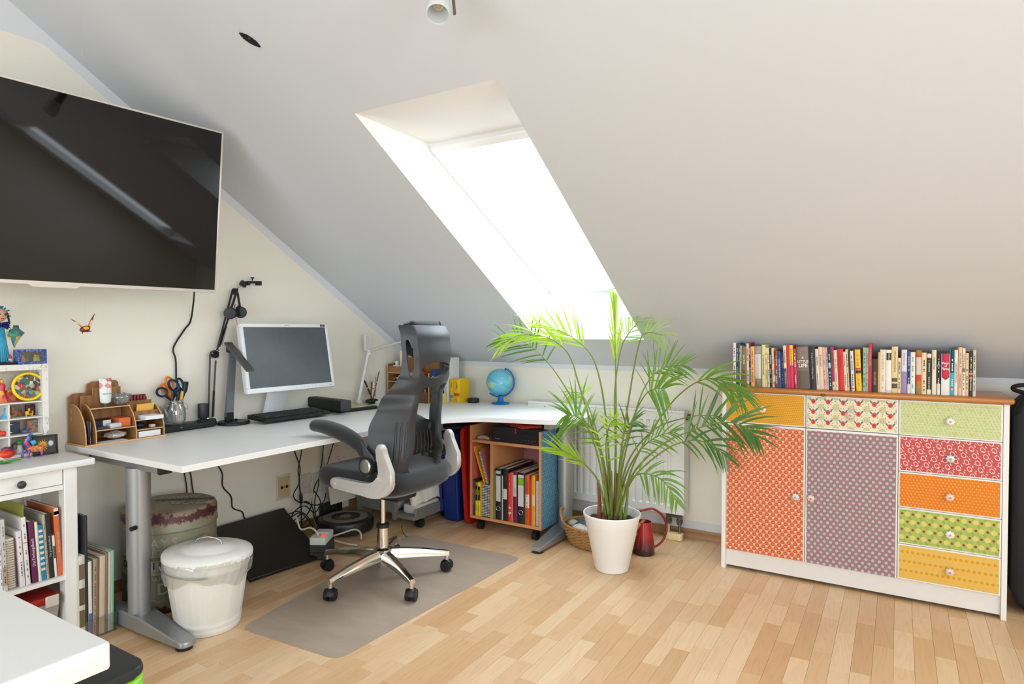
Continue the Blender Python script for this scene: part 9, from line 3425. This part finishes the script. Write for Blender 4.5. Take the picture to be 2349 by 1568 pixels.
g.ball(dc_ + Vector((0, 0, hd2)), (0.020, 0.021, 0.026), 22, 14)
hdd = g.obj('head', C((216, 166, 136), 0.5), dl_, ang=180)
for dy in (-0.010, 0.010):
	g = G()
	g.ball(dc_ + Vector((0.0185, dy, hd2 + 0.002)), (0.003, 0.0042, 0.0050), 10, 8)
	g.obj('eye', C((36, 26, 24), 0.2), hdd, ang=180)
g = G()
g.ball(dc_ + Vector((0.0195, 0, hd2 - 0.006)), (0.003, 0.003, 0.004), 10, 8)
g.obj('nose', C((206, 150, 122), 0.5), hdd, ang=180)
g = G()
g.ball(dc_ + Vector((0.0180, 0, hd2 - 0.014)), (0.002, 0.005, 0.0022), 10, 8)
g.obj('mouth', C((200, 60, 56), 0.4), hdd, ang=180)
rr = random.Random(2)
def tuft(nm, mat, cz, n_, r_, l_, hemi, x0=0.0):
	g = G()
	for k in range(n_):
		a = rr.uniform(0, 2 * PI)
		e_ = rr.uniform(*hemi)
		d = Vector((math.cos(a) * math.cos(e_), math.sin(a) * math.cos(e_), math.sin(e_)))
		if nm == 'feather_hair' and d.x > 0.25:
			d.x *= -0.4
		b0_ = dc_ + Vector((x0, 0, cz)) + d * r_
		g.tube([b0_, b0_ + d * l_ * 0.6 + Vector((0, 0, -0.002)), b0_ + d * l_ + Vector((rr.uniform(-.004, .004), rr.uniform(-.004, .004), -0.006))], [0.002, 0.0032, 0.0004], 5, flat=0.5)
	return stuff(g.obj(nm, mat, dl_, ang=180))
tuft('feather_hair', conf('feather_teal', [(10, 110, 140), (20, 140, 170), (40, 90, 130), (30, 150, 140)], 40), hd2 + 0.004, 70, 0.020, 0.018, (-0.2, 1.5), -0.003)
tuft('feather_boa', M('feather_navy', (34, 44, 120), 0.8, var=0.3), hd2 * 0.80, 80, 0.010, 0.022, (-0.5, 0.5))
for sg in (-1, 1):
	g = G()
	g.tube(spline([dc_ + Vector((0, sg * 0.019, hd2 + 0.012)), dc_ + Vector((0.004, sg * 0.024, hd2 - 0.010)), dc_ + Vector((0.004, sg * 0.028, hd2 - 0.036))], 4), [0.004] * 5 + [0.0035] * 3 + [0.002], 6)
	g.obj('hair_strand', C((30, 24, 26), 0.5), dl_, ang=180)
# hanging painted ornament
XO = 0.20
ho_ = thing('hanging_ornament', 'painted blue and green pointed ornament hanging beside the doll', 'ornament', on_x(35, 796, XO))
OM = conf('ornament_paint', [(30, 80, 160), (36, 96, 176), (50, 120, 90), (44, 60, 120), (206, 176, 70), (40, 110, 110)], 45)
oc = on_x(35, 772, XO)
g = G()
prof = [(12, 762, 0.002), (18, 765, 0.010), (26, 770, 0.016), (34, 774, 0.018), (42, 770, 0.014), (50, 765, 0.009), (57, 763, 0.002)]
pts_out = [on_x(u, v, XO) for u, v in ((12.5, 762), (22, 756), (29, 753), (30, 746), (43, 746), (44, 753), (50, 758), (57, 763), (49, 772), (43, 780), (38, 788), (33, 798.5), (28, 788), (25, 779), (17, 772))]
ctr_ = oc
vf = g.V(ctr_ + Vector((0.020, 0, 0.004)))
vb_ = g.V(ctr_ + Vector((-0.020, 0, 0.004)))
mid_f = [g.V(ctr_.lerp(p_, 0.62) + Vector((0.014, 0, 0))) for p_ in pts_out]
mid_b = [g.V(ctr_.lerp(p_, 0.62) + Vector((-0.014, 0, 0))) for p_ in pts_out]
rim = [g.V(p_) for p_ in pts_out]
for i in range(len(rim)):
	j = (i + 1) % len(rim)
	g.F([rim[i], rim[j], mid_f[j], mid_f[i]])
	g.F([mid_f[i], mid_f[j], vf])
	g.F([rim[j], rim[i], mid_b[i], mid_b[j]])
	g.F([mid_b[j], mid_b[i], vb_])
g.obj('body', OM, ho_, ang=180)
for u in (33, 39):
	a = on_x(u, 748, XO)
	g = G()
	g.tube([a, Vector((a.x, a.y, 1.445))], 0.0004, 4)
	g.obj('thread', C((220, 218, 214), 0.5), ho_, ang=180)
# ================================================================ white table in the left foreground, stool
CT_ = thing('white_table', 'plain white table top in the left foreground', 'table', (1.4, -3.5, 0))
g = G()
g.prism(rrect(0.90, -4.10, 2.020, -3.137, 0.006, 3), 2, 0.678, 0.720, 0.004, 2)
g.obj('tabletop', M('foreground_white', (226, 224, 219), 0.45, var=0.01), CT_)
for x, y in ((0.95, -3.25), (0.95, -4.05), (1.90, -4.05), (1.78, -3.42)):
	g = G()
	g.box((x, y, 0), (x + 0.05, y + 0.05, 0.6775), 0.002)
	g.obj('leg', WHITE, CT_)
stl = thing('black_stool', 'black cushioned stool with a lime green ribbed body by the white table', 'stool', (1.42, -3.02, 0))
SZ = 0.44
cS = on_z(343, 1520, SZ)
g = G()
g.prism(rrect(cS.x - 0.40, cS.y - 0.36, cS.x, cS.y, 0.035, 6), 2, SZ - 0.022, SZ, 0.007, 3)
g.obj('seat_lid', M('stool_black_leather', (40, 41, 42), 0.5, var=0.15, vs=40, bmp=0.15, bs=300), stl, ang=50)
g = G()
n_ = 14
rings = []
for i in range(2 * n_ + 1):
	z = 0.16 + (SZ - 0.0225 - 0.16) * i / (2 * n_)
	o_ = -0.004 if i % 2 else 0.005
	pts = rrect(cS.x - 0.40 + o_, cS.y - 0.36 + o_, cS.x - o_, cS.y - o_, 0.05, 5)
	rings.append([g.V((a, b_, z)) for a, b_ in pts])
g.skin(rings)
g.obj('ribbed_body', M('lime_green', (140, 222, 40), 0.4), stl, ang=60)
g = G()
g.prism(rrect(cS.x - 0.385, cS.y - 0.345, cS.x + 0.012, cS.y + 0.010, 0.06, 6), 2, 0.001, 0.159, 0.012, 3)
g.obj('base', M('stool_base_black', (34, 34, 34), 0.5), stl, ang=50)
